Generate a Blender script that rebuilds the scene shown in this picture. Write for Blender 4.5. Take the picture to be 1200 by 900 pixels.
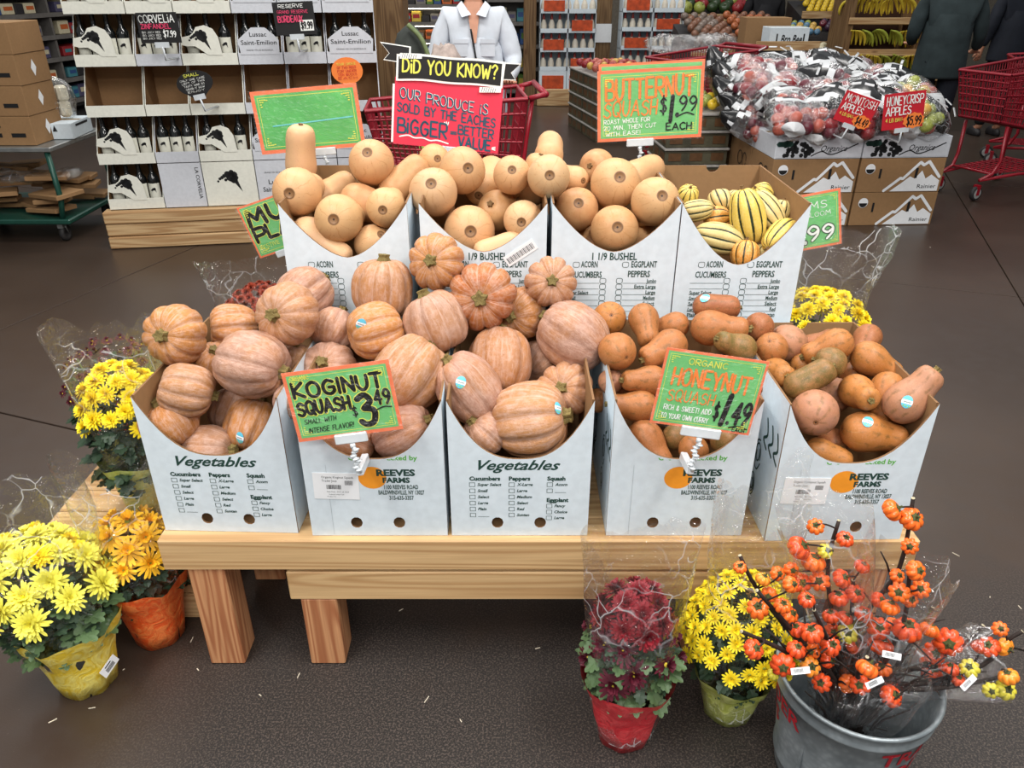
import bpy, math, random
from math import sin, cos, pi, radians, atan2, sqrt, hypot
from mathutils import Vector, Matrix, Euler, Quaternion, noise
from mathutils.geometry import tessellate_polygon
random.seed(11)
for _o in list(bpy.data.objects): bpy.data.objects.remove(_o)
SC = bpy.context.scene; COL = SC.collection

# ---------------------------------------------------------------- camera
CAM_H = 1.58; PITCH = radians(27.9); F = 900.0
cd = bpy.data.cameras.new('camera'); cam = bpy.data.objects.new('camera', cd); COL.objects.link(cam)
cam.location = (0, 0, CAM_H); cam.rotation_euler = (pi/2-PITCH, 0, 0)
cd.sensor_width = 36; cd.lens = F*36/1200; cd.clip_start = .02; cd.clip_end = 200
SC.camera = cam
# ---------------------------------------------------------------- world, lamps, exposure
w = bpy.data.worlds.new('world'); SC.world = w; w.use_nodes = True
bg = w.node_tree.nodes['Background']; bg.inputs[0].default_value = (.93, .97, 1, 1); bg.inputs[1].default_value = .27
SC.view_settings.view_transform = 'Standard'; SC.view_settings.look = 'None'
SC.view_settings.gamma = 1; SC.view_settings.exposure = 0.6
def area(x, y, z, sx, sy, power, col=(1, .97, .93), rot=(0, 0, 0)):
    l = bpy.data.lights.new('ceiling_lamp', 'AREA'); l.shape = 'RECTANGLE'; l.size = sx; l.size_y = sy
    l.energy = power; l.color = col
    o = bpy.data.objects.new('ceiling_lamp', l); COL.objects.link(o); o.location = (x, y, z); o.rotation_euler = rot
area(-1.5, .3, 3.7, .5, 2.4, 84)
area(1.6, .5, 3.7, .5, 2.4, 84)
area(0, 3.4, 4.3, 3.2, .5, 92)
area(0, -2.2, 3.6, 3.2, .6, 95)  # fill lamp added behind the camera to brighten upright fronts and open cases
area(-3, 6.2, 4.6, 2.4, .6, 62)
area(3, 6.8, 4.6, 2.4, .6, 50)
area(0.5, 10.5, 4.8, 5, .8, 85)

# ---------------------------------------------------------------- helpers
R_ = Vector((1, 0, 0)); U_ = Vector((0, sin(PITCH), cos(PITCH))); T_ = Vector((0, -cos(PITCH), sin(PITCH)))
CP = Vector((0, 0, CAM_H))
def ray(px, py): return ((px-600)/F)*R_ - ((py-450)/F)*U_ - T_      # unit optical depth
def at(px, py, Y): r = ray(px, py); return CP + r*(Y/r.y)
def atz(px, py, Z): r = ray(px, py); return CP + r*((Z-CAM_H)/r.z)
def atd(px, py, d): return CP + ray(px, py)*d
def depth(p): return -(Vector(p)-CP).dot(T_)
def sv(r, u, t): return (r*R_+u*U_+t*T_).normalized()               # direction seen from where we stand
def T(x, y, z): return Matrix.Translation((x, y, z))
def RZ(a): return Matrix.Rotation(a, 4, 'Z')
def RX(a): return Matrix.Rotation(a, 4, 'X')
def RY(a): return Matrix.Rotation(a, 4, 'Y')
def SCL(x, y, z): return Matrix.Diagonal((x, y, z, 1))
def frame(o, x, y):
    x = Vector(x).normalized(); y = Vector(y); y = (y-x*y.dot(x)).normalized(); z = x.cross(y)
    M = Matrix((x, y, z)).transposed().to_4x4(); M.translation = Vector(o); return M
def zto(d, roll=0):
    return (Vector(d).to_track_quat('Z', 'Y').to_matrix().to_4x4()) @ RZ(roll)
ORD = ['first', 'second', 'third', 'fourth', 'fifth', 'sixth', 'seventh', 'eighth', 'ninth', 'tenth', 'eleventh', 'twelfth', 'thirteenth', 'fourteenth', 'fifteenth', 'sixteenth', 'seventeenth', 'eighteenth', 'nineteenth', 'twentieth']
def ordn(i):
    if i < 20: return ORD[i]
    return ['twenty', 'thirty', 'forty', 'fifty', 'sixty', 'seventy'][i//10-2+ (0)] + ('-'+ORD[i % 10-1] if i % 10 else '')

class MB:
    def __init__(s): s.v = []; s.f = []; s.m = []; s.s = []
    def add(s, vs, fs, mi=0, M=None, sm=False):
        b = len(s.v)
        if M is not None: vs = [M @ Vector(v) for v in vs]
        s.v.extend([tuple(v) for v in vs])
        for i, f in enumerate(fs):
            s.f.append([b+k for k in f]); s.m.append(mi[i] if isinstance(mi, (list, tuple)) else mi); s.s.append(sm)
        return s
    def box(s, c, d, mi=0, M=None, ch=0):
        x, y, z = [q/2 for q in d]; cx, cy, cz = c
        if not ch:
            vs = [(cx+a*x, cy+b*y, cz+e*z) for a in (-1, 1) for b in (-1, 1) for e in (-1, 1)]
            return s.add(vs, [(0, 1, 3, 2), (4, 6, 7, 5), (0, 4, 5, 1), (2, 3, 7, 6), (0, 2, 6, 4), (1, 5, 7, 3)], mi, M)
        vs = []; idx = {}
        for a in (-1, 1):
            for b in (-1, 1):
                for e in (-1, 1):
                    for k in range(3):
                        p = [x-ch, y-ch, z-ch]; p[k] += ch
                        idx[(a, b, e, k)] = len(vs); vs.append((cx+a*p[0], cy+b*p[1], cz+e*p[2]))
        fs = []
        I = lambda a, b, e, k: idx[(a, b, e, k)]
        for a in (-1, 1):
            q = [I(a, -1, -1, 0), I(a, 1, -1, 0), I(a, 1, 1, 0), I(a, -1, 1, 0)]; fs.append(q if a > 0 else q[::-1])
            q = [I(-1, a, -1, 1), I(-1, a, 1, 1), I(1, a, 1, 1), I(1, a, -1, 1)]; fs.append(q if a > 0 else q[::-1])
            q = [I(-1, -1, a, 2), I(1, -1, a, 2), I(1, 1, a, 2), I(-1, 1, a, 2)]; fs.append(q if a > 0 else q[::-1])
        for a in (-1, 1):
            for b in (-1, 1):
                q = [I(a, b, -1, 0), I(a, b, -1, 1), I(a, b, 1, 1), I(a, b, 1, 0)]; fs.append(q if a*b > 0 else q[::-1])
                q = [I(a, -1, b, 0), I(a, 1, b, 0), I(a, 1, b, 2), I(a, -1, b, 2)]; fs.append(q if a*b > 0 else q[::-1])
                q = [I(-1, a, b, 1), I(-1, a, b, 2), I(1, a, b, 2), I(1, a, b, 1)]; fs.append(q if a*b > 0 else q[::-1])
                for e in (-1, 1):
                    q = [I(a, b, e, 0), I(a, b, e, 1), I(a, b, e, 2)]; fs.append(q if a*b*e > 0 else q[::-1])
        return s.add(vs, fs, mi, M)
    def lathe(s, prof, n=16, mi=0, M=None, sm=True, fn=None, closed=False):
        vs = []; fs = []; k = len(prof)
        for i in range(n):
            a = 2*pi*i/n
            for j, (r, z) in enumerate(prof):
                p = (r*cos(a), r*sin(a), z)
                if fn: p = fn(a, j, r, z)
                vs.append(p)
        for i in range(n):
            i2 = (i+1) % n
            for j in range(k-1):
                fs.append((i*k+j, i2*k+j, i2*k+j+1, i*k+j+1))
        return s.add(vs, fs, mi, M, sm)
    def tube(s, pts, r, n=6, mi=0, M=None, sm=True, cap=True):
        pts = [Vector(p) for p in pts]; rs = r if isinstance(r, (list, tuple)) else [r]*len(pts)
        vs = []; fs = []; up = None
        for i, p in enumerate(pts):
            d = (pts[min(i+1, len(pts)-1)]-pts[max(i-1, 0)])
            if d.length < 1e-9: d = Vector((0, 0, 1))
            d.normalize()
            if up is None: up = Vector((0, 0, 1)) if abs(d.z) < .9 else Vector((1, 0, 0))
            a = d.cross(up)
            if a.length < 1e-4: a = d.orthogonal()
            a.normalize(); b = a.cross(d); up = b
            for k in range(n):
                t = 2*pi*k/n; vs.append(p+(a*cos(t)+b*sin(t))*rs[i])
        for i in range(len(pts)-1):
            for k in range(n):
                k2 = (k+1) % n; fs.append((i*n+k, i*n+k2, (i+1)*n+k2, (i+1)*n+k))
        if cap: fs.append(tuple(range(n))[::-1]); fs.append(tuple((len(pts)-1)*n+k for k in range(n)))
        return s.add(vs, fs, mi, M, sm)
    def poly(s, outer, z0, z1, holes=(), M=None, mi=(0, 0, 0)):     # flat shape in XY pulled from z0 to z1: top, bottom, side slots
        loops = [outer]+list(holes); allp = [p for l in loops for p in l]; n = len(allp)
        tri = tessellate_polygon([[Vector((p[0], p[1], 0)) for p in l] for l in loops])
        vs = [(p[0], p[1], z1) for p in allp]+[(p[0], p[1], z0) for p in allp]; fs = []; ms = []
        for t in tri:
            a, b, c = [Vector(allp[i]) for i in t]
            if (b-a).cross(c-a) < 0: t = (t[0], t[2], t[1])
            fs.append(tuple(t)); ms.append(mi[0])
            if z1 > z0: fs.append(tuple(i+n for i in t)[::-1]); ms.append(mi[1])
        if z1 > z0:
            b = 0
            for l in loops:
                k = len(l)
                for i in range(k):
                    j = (i+1) % k; fs.append((b+i, b+j, b+j+n, b+i+n)); ms.append(mi[2])
                b += k
        return s.add(vs, fs, ms, M)
    def mesh(s, name, mats):
        me = bpy.data.meshes.new(name); me.from_pydata(s.v, [], s.f)
        if not isinstance(mats, (list, tuple)): mats = [mats]
        for m in mats: me.materials.append(m)
        me.polygons.foreach_set('material_index', s.m); me.polygons.foreach_set('use_smooth', s.s)
        me.update(); return me
    def build(s, name, mats, parent=None, M=None, **kw):
        return link(name, s.mesh(name, mats), parent, M, **kw)
def link(name, me, parent=None, M=None, **kw):
    o = bpy.data.objects.new(name, me); COL.objects.link(o)
    if parent is not None: o.parent = parent
    if M is not None: o.matrix_local = M
    for k, v in kw.items(): o[k] = v
    return o
def thing(name, label, cat, M=None, group=None):
    o = link(name, None, None, M); o.empty_display_size = .05
    return tag(o, label, cat, group)
def tag(o, label, cat, group=None):
    o['label'] = label; o['category'] = cat
    if group: o['group'] = group
    return o
KIDS = {}
def copy_thing(src, M, label, group=None, color=None):
    c = src.copy(); COL.objects.link(c); c.matrix_world = M; c['label'] = label
    if group: c['group'] = group
    for ch in [q for q in SRCK(src)]:
        d = ch.copy(); COL.objects.link(d); d.parent = c
        if color: d.color = color
        for g in SRCK(ch):
            e = g.copy(); COL.objects.link(e); e.parent = d
    return c
_kc = {}
def SRCK(o):
    if o.name not in _kc: _kc[o.name] = list(o.children)
    return _kc[o.name]

# ---------------------------------------------------------------- materials
def nd(nt, t, **kw):
    n = nt.nodes.new(t)
    for k, v in kw.items():
        if k.startswith('i_'): n.inputs[int(k[2:])].default_value = v
        else: setattr(n, k, v)
    return n
def c4(c): return (c[0], c[1], c[2], 1)
def base(name, rough=.6, spec=.4, metal=0):
    m = bpy.data.materials.new(name); m.use_nodes = True; nt = m.node_tree; p = nt.nodes['Principled BSDF']
    p.inputs['Roughness'].default_value = rough; p.inputs['Specular IOR Level'].default_value = spec; p.inputs['Metallic'].default_value = metal
    return m, nt, p
def mixc(nt, fac, a, b, blend='MIX'):
    n = nt.nodes.new('ShaderNodeMix'); n.data_type = 'RGBA'; n.blend_type = blend
    for k, v in ((0, fac), (6, a), (7, b)):
        if hasattr(v, 'is_output') or isinstance(v, bpy.types.NodeSocket): nt.links.new(v, n.inputs[k])
        elif k == 0: n.inputs[0].default_value = v
        else: n.inputs[k].default_value = c4(v)
    return n.outputs[2]
def noi(nt, vec, scale, detail=3, rough=.5, dist=0):
    n = nd(nt, 'ShaderNodeTexNoise'); n.inputs['Scale'].default_value = scale; n.inputs['Detail'].default_value = detail
    n.inputs['Roughness'].default_value = rough; n.inputs['Distortion'].default_value = dist
    if vec is not None: nt.links.new(vec, n.inputs['Vector'])
    return n.outputs['Fac']
def ramp(nt, fac, a, b, ca=0., cb=1.):
    n = nd(nt, 'ShaderNodeMapRange'); n.inputs[1].default_value = a; n.inputs[2].default_value = b; n.inputs[3].default_value = ca; n.inputs[4].default_value = cb
    nt.links.new(fac, n.inputs[0]); return n.outputs[0]
def math_(nt, op, a, b=None, c=None):
    n = nd(nt, 'ShaderNodeMath'); n.operation = op
    for i, v in enumerate((a, b, c)):
        if v is None: continue
        if isinstance(v, (int, float)): n.inputs[i].default_value = v
        else: nt.links.new(v, n.inputs[i])
    return n.outputs[0]
def bump(nt, p, h, strength=.3, dist=.002):
    b = nd(nt, 'ShaderNodeBump'); b.inputs['Strength'].default_value = strength; b.inputs['Distance'].default_value = dist
    nt.links.new(h, b.inputs['Height']); nt.links.new(b.outputs[0], p.inputs['Normal'])
def objc(nt): return nd(nt, 'ShaderNodeTexCoord').outputs['Object']
_mc = {}
def mat(name, col, rough=.6, spec=.4, metal=0, var=.12, scale=30, bmp=0, emit=0, bdist=.002):
    if name in _mc: return _mc[name]
    m, nt, p = base(name, rough, spec, metal); tc = objc(nt)
    f = noi(nt, tc, scale, 3)
    d = tuple(c*(1-var*1.6) for c in col); h = tuple(min(1, c*(1+var)) for c in col)
    nt.links.new(mixc(nt, ramp(nt, f, .3, .7), d, h), p.inputs['Base Color'])
    if bmp: bump(nt, p, f, bmp, bdist)
    if emit: p.inputs['Emission Color'].default_value = c4(col); p.inputs['Emission Strength'].default_value = emit
    _mc[name] = m; return m
def srgb(r, g, b):
    f = lambda c: (c/255/12.92) if c <= 10 else ((c/255+.055)/1.055)**2.4
    return (f(r), f(g), f(b))
def wood(name, lt, dk, axis=0, sc=1.0, knots=True):
    m, nt, p = base(name, .55, .3); tc = objc(nt)
    mp = nd(nt, 'ShaderNodeMapping'); s = [15*sc, 15*sc, 15*sc]; s[axis] = .8*sc; mp.inputs['Scale'].default_value = s
    nt.links.new(tc, mp.inputs['Vector'])
    oi = nd(nt, 'ShaderNodeObjectInfo'); av = nd(nt, 'ShaderNodeVectorMath'); av.operation = 'ADD'
    cx = nd(nt, 'ShaderNodeCombineXYZ'); r10 = math_(nt, 'MULTIPLY', oi.outputs['Random'], 17.0)
    for i in range(3): nt.links.new(r10, cx.inputs[i])
    nt.links.new(mp.outputs[0], av.inputs[0]); nt.links.new(cx.outputs[0], av.inputs[1]); v = av.outputs[0]
    n1 = noi(nt, v, .55, 2, .4, .4)
    rings = math_(nt, 'SINE', math_(nt, 'MULTIPLY', n1, 75.0))
    rr = ramp(nt, rings, -.6, 1.0)
    mp2 = nd(nt, 'ShaderNodeMapping'); s2 = [160, 160, 160]; s2[axis] = 4; mp2.inputs['Scale'].default_value = s2; nt.links.new(tc, mp2.inputs['Vector'])
    fine = noi(nt, mp2.outputs[0], 1, 3)
    c = mixc(nt, math_(nt, 'MULTIPLY', rr, .75), lt, dk)
    c = mixc(nt, ramp(nt, fine, .35, .75, 0, .35), c, tuple(q*.6 for q in dk))
    if knots:
        vo = nd(nt, 'ShaderNodeTexVoronoi'); mp3 = nd(nt, 'ShaderNodeMapping'); s3 = [9, 9, 9]; s3[axis] = 3.2; mp3.inputs['Scale'].default_value = s3
        nt.links.new(tc, mp3.inputs['Vector']); nt.links.new(mp3.outputs[0], vo.inputs['Vector']); vo.inputs['Scale'].default_value = .7
        c = mixc(nt, ramp(nt, vo.outputs['Distance'], .05, .13, .85, 0), c, (.09, .035, .015))
    nt.links.new(c, p.inputs['Base Color']); bump(nt, p, fine, .25, .001)
    return m
def film(name, tint=(1, 1, 1), lo=.07, hi=.75, rough=.12, creased=True):
    m = bpy.data.materials.new(name); m.use_nodes = True; nt = m.node_tree; nt.nodes.remove(nt.nodes['Principled BSDF'])
    out = nt.nodes['Material Output']; tr = nd(nt, 'ShaderNodeBsdfTransparent'); tr.inputs[0].default_value = c4(tint)
    gl = nd(nt, 'ShaderNodeBsdfGlossy'); gl.inputs['Roughness'].default_value = rough; gl.inputs['Color'].default_value = (1, 1, 1, 1)
    lw = nd(nt, 'ShaderNodeLayerWeight'); lw.inputs['Blend'].default_value = .35
    tc = objc(nt); n = noi(nt, tc, 34, 3, .55, 2.2)
    b = nd(nt, 'ShaderNodeBump'); b.inputs['Strength'].default_value = .9; b.inputs['Distance'].default_value = .01
    nt.links.new(n, b.inputs['Height']); nt.links.new(b.outputs[0], gl.inputs['Normal'])
    f = ramp(nt, lw.outputs['Facing'], 0, 1, lo, hi)
    mx = nd(nt, 'ShaderNodeMixShader'); nt.links.new(f, mx.inputs[0]); nt.links.new(tr.outputs[0], mx.inputs[1]); nt.links.new(gl.outputs[0], mx.inputs[2])
    vo = nd(nt, 'ShaderNodeTexVoronoi'); vo.feature = 'DISTANCE_TO_EDGE'; vo.inputs['Scale'].default_value = 13
    wv = nd(nt, 'ShaderNodeVectorMath'); wv.operation = 'ADD'; nn = nd(nt, 'ShaderNodeTexNoise'); nn.inputs['Scale'].default_value = 9; sc_ = nd(nt, 'ShaderNodeVectorMath'); sc_.operation = 'SCALE'; sc_.inputs['Scale'].default_value = .12
    nt.links.new(tc, nn.inputs['Vector']); nt.links.new(nn.outputs['Color'], sc_.inputs[0]); nt.links.new(tc, wv.inputs[0]); nt.links.new(sc_.outputs[0], wv.inputs[1]); nt.links.new(wv.outputs[0], vo.inputs['Vector'])
    cr = math_(nt, 'MULTIPLY', ramp(nt, vo.outputs['Distance'], .035, .0, 0, .5), ramp(nt, noi(nt, tc, 5, 2), .46, .6))
    df = nd(nt, 'ShaderNodeBsdfDiffuse'); df.inputs[0].default_value = (.9, .92, .95, 1); m2 = nd(nt, 'ShaderNodeMixShader')
    nt.links.new(cr, m2.inputs[0]); nt.links.new(mx.outputs[0], m2.inputs[1]); nt.links.new(df.outputs[0], m2.inputs[2])
    nt.links.new((m2 if creased else mx).outputs[0], out.inputs['Surface']); return m

# ---------------------------------------------------------------- lettering
GL = {'A': (.7, "0,0 .35,1 .7,0|.12,.35 .58,.35"), 'B': (.6, "0,0 0,1|~0,1 .5,.95 .5,.58 0,.52|~0,.52 .6,.45 .6,.05 0,0"),
'C': (.6, "~.6,.85 .35,1 .05,.75 .02,.35 .25,0 .6,.12"), 'D': (.62, "0,0 0,1|~0,1 .45,.9 .62,.5 .45,.1 0,0"),
'E': (.55, ".55,1 0,1 0,0 .55,0|0,.52 .45,.52"), 'F': (.5, ".55,1 0,1 0,0|0,.5 .45,.5"),
'G': (.64, "~.6,.85 .3,1 .03,.65 .1,.15 .4,0 .62,.2|.62,.2 .62,.48 .35,.48"), 'H': (.55, "0,0 0,1|.55,0 .55,1|0,.5 .55,.5"),
'I': (.06, ".03,0 .03,1"), 'i': (.06, ".03,0 .03,.65|.03,.9 .03,.96"), 'J': (.45, "~.45,1 .45,.25 .25,0 0,.2"), 'K': (.58, "0,0 0,1|.55,1 0,.45 .6,0"),
'L': (.48, "0,1 0,0 .5,0"), 'M': (.78, "0,0 .08,1 .38,.35 .68,1 .76,0"), 'N': (.56, "0,0 0,1 .55,0 .55,1"),
'O': (.66, "~.32,1 .05,.8 0,.45 .12,.1 .35,0 .58,.15 .66,.5 .56,.85 .32,1"), 'P': (.55, "0,0 0,1|~0,1 .55,.95 .55,.5 0,.45"),
'Q': (.66, "~.32,1 .05,.8 0,.45 .12,.1 .35,0 .58,.15 .66,.5 .56,.85 .32,1|.4,.25 .7,-.08"), 'R': (.6, "0,0 0,1|~0,1 .55,.95 .55,.5 0,.45|.2,.46 .6,0"),
'S': (.58, "~.55,.85 .3,1 .05,.8 .15,.58 .45,.45 .58,.2 .3,0 0,.15"), 'T': (.6, "0,1 .6,1|.3,1 .3,0"), 'U': (.56, "~0,1 .02,.3 .28,0 .54,.3 .56,1"),
'V': (.6, "0,1 .3,0 .6,1"), 'W': (.8, "0,1 .18,0 .4,.7 .6,0 .8,1"), 'X': (.6, "0,0 .6,1|0,1 .6,0"), 'Y': (.6, "0,1 .3,.5 .6,1|.3,.5 .3,0"),
'Z': (.55, "0,1 .55,1 0,0 .55,0"), '0': (.55, "~.27,1 .03,.8 0,.45 .1,.08 .3,0 .48,.12 .55,.5 .48,.88 .27,1"), '1': (.22, "0,.8 .2,1 .2,0"),
'2': (.55, "~0,.8 .25,1 .5,.75 .3,.4 0,0|0,0 .55,0"), '3': (.55, "~0,.88 .3,1 .5,.78 .2,.55|~.2,.55 .58,.45 .5,.08 .2,0 0,.12"),
'4': (.56, ".4,0 .4,1 0,.35 .58,.35"), '5': (.55, ".5,1 .08,1 .05,.55|~.05,.55 .4,.62 .55,.3 .3,0 0,.1"), '7': (.5, "0,1 .55,1 .2,0"),
'9': (.52, "~.5,.65 .25,.45 .02,.7 .25,1 .5,.8 .48,.4 .2,0"), '$': (.5, "~.5,.82 .28,.95 .05,.78 .15,.58 .42,.45 .52,.2 .28,.05 0,.15|.27,1.15 .27,-.15"),
'!': (.08, ".04,1 .04,.3|.04,.06 .04,0"), '|': (.1, ".05,0 .05,1"), '?': (.5, "~0,.8 .25,1 .5,.8 .3,.5 .25,.3|.25,.06 .25,0"), '.': (.12, ".06,.06 .06,0"),
'&': (.6, "~.6,0 .15,.7 .3,1 .45,.75 .05,.3 .25,0 .55,.35"), '=': (.5, "0,.62 .5,.62|0,.35 .5,.35"), '-': (.4, "0,.5 .4,.5"), "'": (.08, ".05,1 .03,.8"), ',': (.1, ".06,.06 .02,-.12"), '%': (.1, ".0,.0 .05,.0"), '/': (.4, "0,0 .4,1")}
def cat(pts, n=5):
    P = [Vector(p) for p in pts]; out = []
    for i in range(len(P)-1):
        a, b, c, d = P[max(i-1, 0)], P[i], P[i+1], P[min(i+2, len(P)-1)]
        for k in range(n):
            t = k/n; out.append(.5*((2*b)+(c-a)*t+(2*a-5*b+4*c-d)*t*t+(3*b-a-3*c+d)*t**3))
    out.append(P[-1]); return out
def strokes(mb, lines, w, z, mi, M=None, n=5):      # brush strokes; each dab lies a hair above the last, like paint
    q_ = 0
    for L in lines:
        L = [Vector((p[0], p[1])) for p in L]
        for i in range(len(L)-1):
            a, b = L[i], L[i+1]; d = b-a
            if d.length < 1e-7: continue
            q_ += 1; z_ = z+(q_ % 11)*2.2e-5
            d.normalize(); q = Vector((-d.y, d.x))*w/2
            mb.add([(*(a-q), z_), (*(b-q), z_), (*(b+q), z_), (*(a+q), z_)], [(0, 1, 2, 3)], mi, M)
        for p in ([L[0], L[-1]] if w > 0 else [])+L[1:-1]:
            q_ += 1; z_ = z+(q_ % 11)*2.2e-5
            mb.add([(p.x+w/2*cos(k*pi/3), p.y+w/2*sin(k*pi/3), z_) for k in range(6)], [tuple(range(6))], mi, M)
def hand(mb, text, x, y, h, width=None, sw=.14, z=0, mi=0, M=None, slant=0, jit=.04, asp=1., rise=0, rnd=None):
    rnd = rnd or random.Random(hash_(text)); ws = []
    for ch in text: ws.append(.35 if ch == ' ' else GL[ch][0])
    gap = .22; tot = sum(ws)+gap*(len(text)-1); kx = (width/(tot*h)) if width else asp
    X = 0; L = []
    for ch, wd in zip(text, ws):
        if ch != ' ':
            dy = rnd.uniform(-jit, jit); sc = 1+rnd.uniform(-jit, jit)
            for part in GL[ch][1].split('|'):
                if not part: continue
                cv = part[0] == '~'; pts = [tuple(map(float, q.split(','))) for q in part.lstrip('~').split()]
                pts = cat(pts, 4) if cv else [Vector(p) for p in pts]
                L.append([(x+(X+p[0]+slant*p[1])*h*kx, y+(p[1]*sc+dy+rise*(X+p[0])/max(tot, .1))*h) for p in pts])
        X += wd+gap
    strokes(mb, L, sw*h, z, mi, M)
    return L
def hash_(s):
    k = 7
    for c in s: k = (k*31+ord(c)) % 100003
    return k
_tc = {}
def text_geo(s, bold=0, shear=0):
    key = (s, bold, shear)
    if key not in _tc:
        cu = bpy.data.curves.new('t', 'FONT'); cu.body = s; cu.size = 1; cu.offset = bold; cu.shear = shear; cu.resolution_u = 2
        o = bpy.data.objects.new('t', cu); me = bpy.data.meshes.new_from_object(o)
        vs = [tuple(v.co) for v in me.vertices]; fs = [tuple(p.vertices) for p in me.polygons]
        bpy.data.objects.remove(o); bpy.data.curves.remove(cu); bpy.data.meshes.remove(me)
        x0 = min(v[0] for v in vs); x1 = max(v[0] for v in vs)
        _tc[key] = ([(v[0]-x0, v[1], 0) for v in vs], fs, x1-x0)
    return _tc[key]
def prt(mb, s, x, y, h, width=None, z=0, mi=0, M=None, bold=.0, shear=0, align=0):   # printed type, cap height h
    vs, fs, wd = text_geo(s, bold, shear); k = h/.7; kx = k if not width else width/wd
    x -= align*wd*kx
    mb.add([(x+v[0]*kx, y+v[1]*k, z) for v in vs], fs, mi, M)
def rect(mb, x0, y0, x1, y1, z=0, mi=0, M=None): mb.add([(x0, y0, z), (x1, y0, z), (x1, y1, z), (x0, y1, z)], [(0, 1, 2, 3)], mi, M)
def rrect(x0, y0, x1, y1, r, n=4):
    P = []
    for cx, cy, a0 in ((x1-r, y1-r, 0), (x0+r, y1-r, pi/2), (x0+r, y0+r, pi), (x1-r, y0+r, 3*pi/2)):
        for k in range(n+1): a = a0+k*pi/2/n; P.append((cx+r*cos(a), cy+r*sin(a)))
    return P
# ================================================================ SETTING
def floor_mat():
    m, nt, p = base('polished_brown_concrete', .34, .45); g = nd(nt, 'ShaderNodeNewGeometry').outputs['Position']
    n1 = noi(nt, g, 1.1, 4); n2 = noi(nt, g, 210, 2, .7); n3 = noi(nt, g, 14, 4, .6)
    c = mixc(nt, ramp(nt, n1, .3, .7), srgb(55, 43, 35), srgb(70, 57, 48))
    c = mixc(nt, ramp(nt, n3, .42, .7, 0, .5), c, srgb(62, 53, 48))
    # worn, exposed aggregate near the display front
    sx = nd(nt, 'ShaderNodeSeparateXYZ'); nt.links.new(g, sx.inputs[0])
    nw = noi(nt, g, 3, 3); yy = math_(nt, 'ADD', sx.outputs[1], math_(nt, 'MULTIPLY', nw, 1.2))
    worn = math_(nt, 'MULTIPLY', ramp(nt, yy, 2.6, 2.0), ramp(nt, sx.outputs[0], -1.0, -.7))
    sp = ramp(nt, n2, .48, .62)
    wc = mixc(nt, sp, srgb(30, 26, 24), srgb(78, 68, 62))
    c = mixc(nt, worn, c, wc); sc2 = noi(nt, g, 90, 2); c = mixc(nt, ramp(nt, sc2, .72, .78, 0, .5), c, srgb(112, 102, 92))
    nt.links.new(c, p.inputs['Base Color']); nt.links.new(ramp(nt, worn, 0, 1, .33, .6), p.inputs['Roughness'])
    bump(nt, p, n2, .12, .002); return m
FLOORM = floor_mat()
DARKJ = mat('joint_filler', srgb(26, 21, 19), .8)
fb = MB(); fb.box((0, 7, -.06), (24, 22, .06)); fo = fb.build('floor', DARKJ, kind='structure')
ang = radians(-20); ms = [-8.61, -3.66, 1.29, 6.24, 11.19]; ns = [-3.95, -1.05, 1.85, 4.75, 7.65, 10.55, 13.45, 16.35]
e1 = Vector((cos(ang), sin(ang), 0)); e2 = Vector((-sin(ang), cos(ang), 0))
for i in range(len(ms)-1):
    for j in range(len(ns)-1):
        cx, cy = (ms[i]+ms[i+1])/2, (ns[j]+ns[j+1])/2
        b = MB(); b.box((0, 0, -.015), (ms[i+1]-ms[i]-.008, ns[j+1]-ns[j]-.008, .03), ch=.002)
        o = b.build('slab', FLOORM, fo); P = e1*cx+e2*cy; o.matrix_local = T(P.x, P.y, 0) @ RZ(ang)
WALLM = mat('painted_wall', srgb(120, 112, 100), .8)
for nm, c, d in (('wall_back', (0, 16.1, 2.3), (24, .2, 4.8)), ('wall_left', (-11, 7, 2.3), (.2, 20, 4.8)), ('wall_right', (11, 7, 2.3), (.2, 20, 4.8))):
    b = MB(); b.box((0, 0, 0), d); b.build(nm, WALLM, None, T(*c), kind='structure')

# ================================================================ WOOD
cedar_x = wood('cedar_along', srgb(212, 176, 128), srgb(178, 136, 90), 0)
cedar_z = wood('fir_post_upright', srgb(206, 150, 106), srgb(156, 90, 56), 2, 1.6, False)
pine_x = wood('pine_along', srgb(204, 172, 128), srgb(160, 118, 76), 0)
pine_y = wood('pine_deep', srgb(190, 156, 112), srgb(150, 112, 74), 1)
pillar_z = wood('pillar_wood', srgb(128, 100, 68), srgb(88, 62, 38), 2)
def beam(name, c, d, m, parent, ch=.003, M=None):
    b = MB(); b.box((0, 0, 0), d, ch=ch); return b.build(name, m, parent, T(*c) if M is None else M)
bench = thing('display_bench', 'long low wooden timber bench carrying the white squash boxes', 'bench', T(.05, 1.42, 0))
BX = lambda x: x-.05; BY = lambda y: y-1.42
def bb(name, x0, x1, y0, y1, z0, z1, m): return beam(name, (BX((x0+x1)/2), BY((y0+y1)/2), (z0+z1)/2), (x1-x0, y1-y0, z1-z0), m, bench)
bb('top_beam', -.835, .96, 1.42, 1.509, .322, .411, cedar_x)
bb('lower_beam', -.546, .80, 1.424, 1.512, .224, .312, cedar_x)
for x0, top in ((-.783, .321), (-.522, .223), (.45, .223), (.82, .321)): bb('leg', x0, x0+.089, 1.426, 1.514, .001, top, cedar_z)
for x0 in (-.76, .75): bb('leg', x0, x0+.089, 1.74, 1.83, .001, .36, cedar_z); bb('leg', x0, x0+.089, 2.25, 2.33, .001, .36, cedar_z)
for k in range(8): bb('plank', -.835, .96, 1.513+k*.105, 1.513+k*.105+.1, .365, .41, cedar_x)
plat = thing('low_platform', 'low pinkish timber platform behind the left end of the bench, under potted mums', 'platform', T(-1.03, 1.9, 0))
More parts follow.
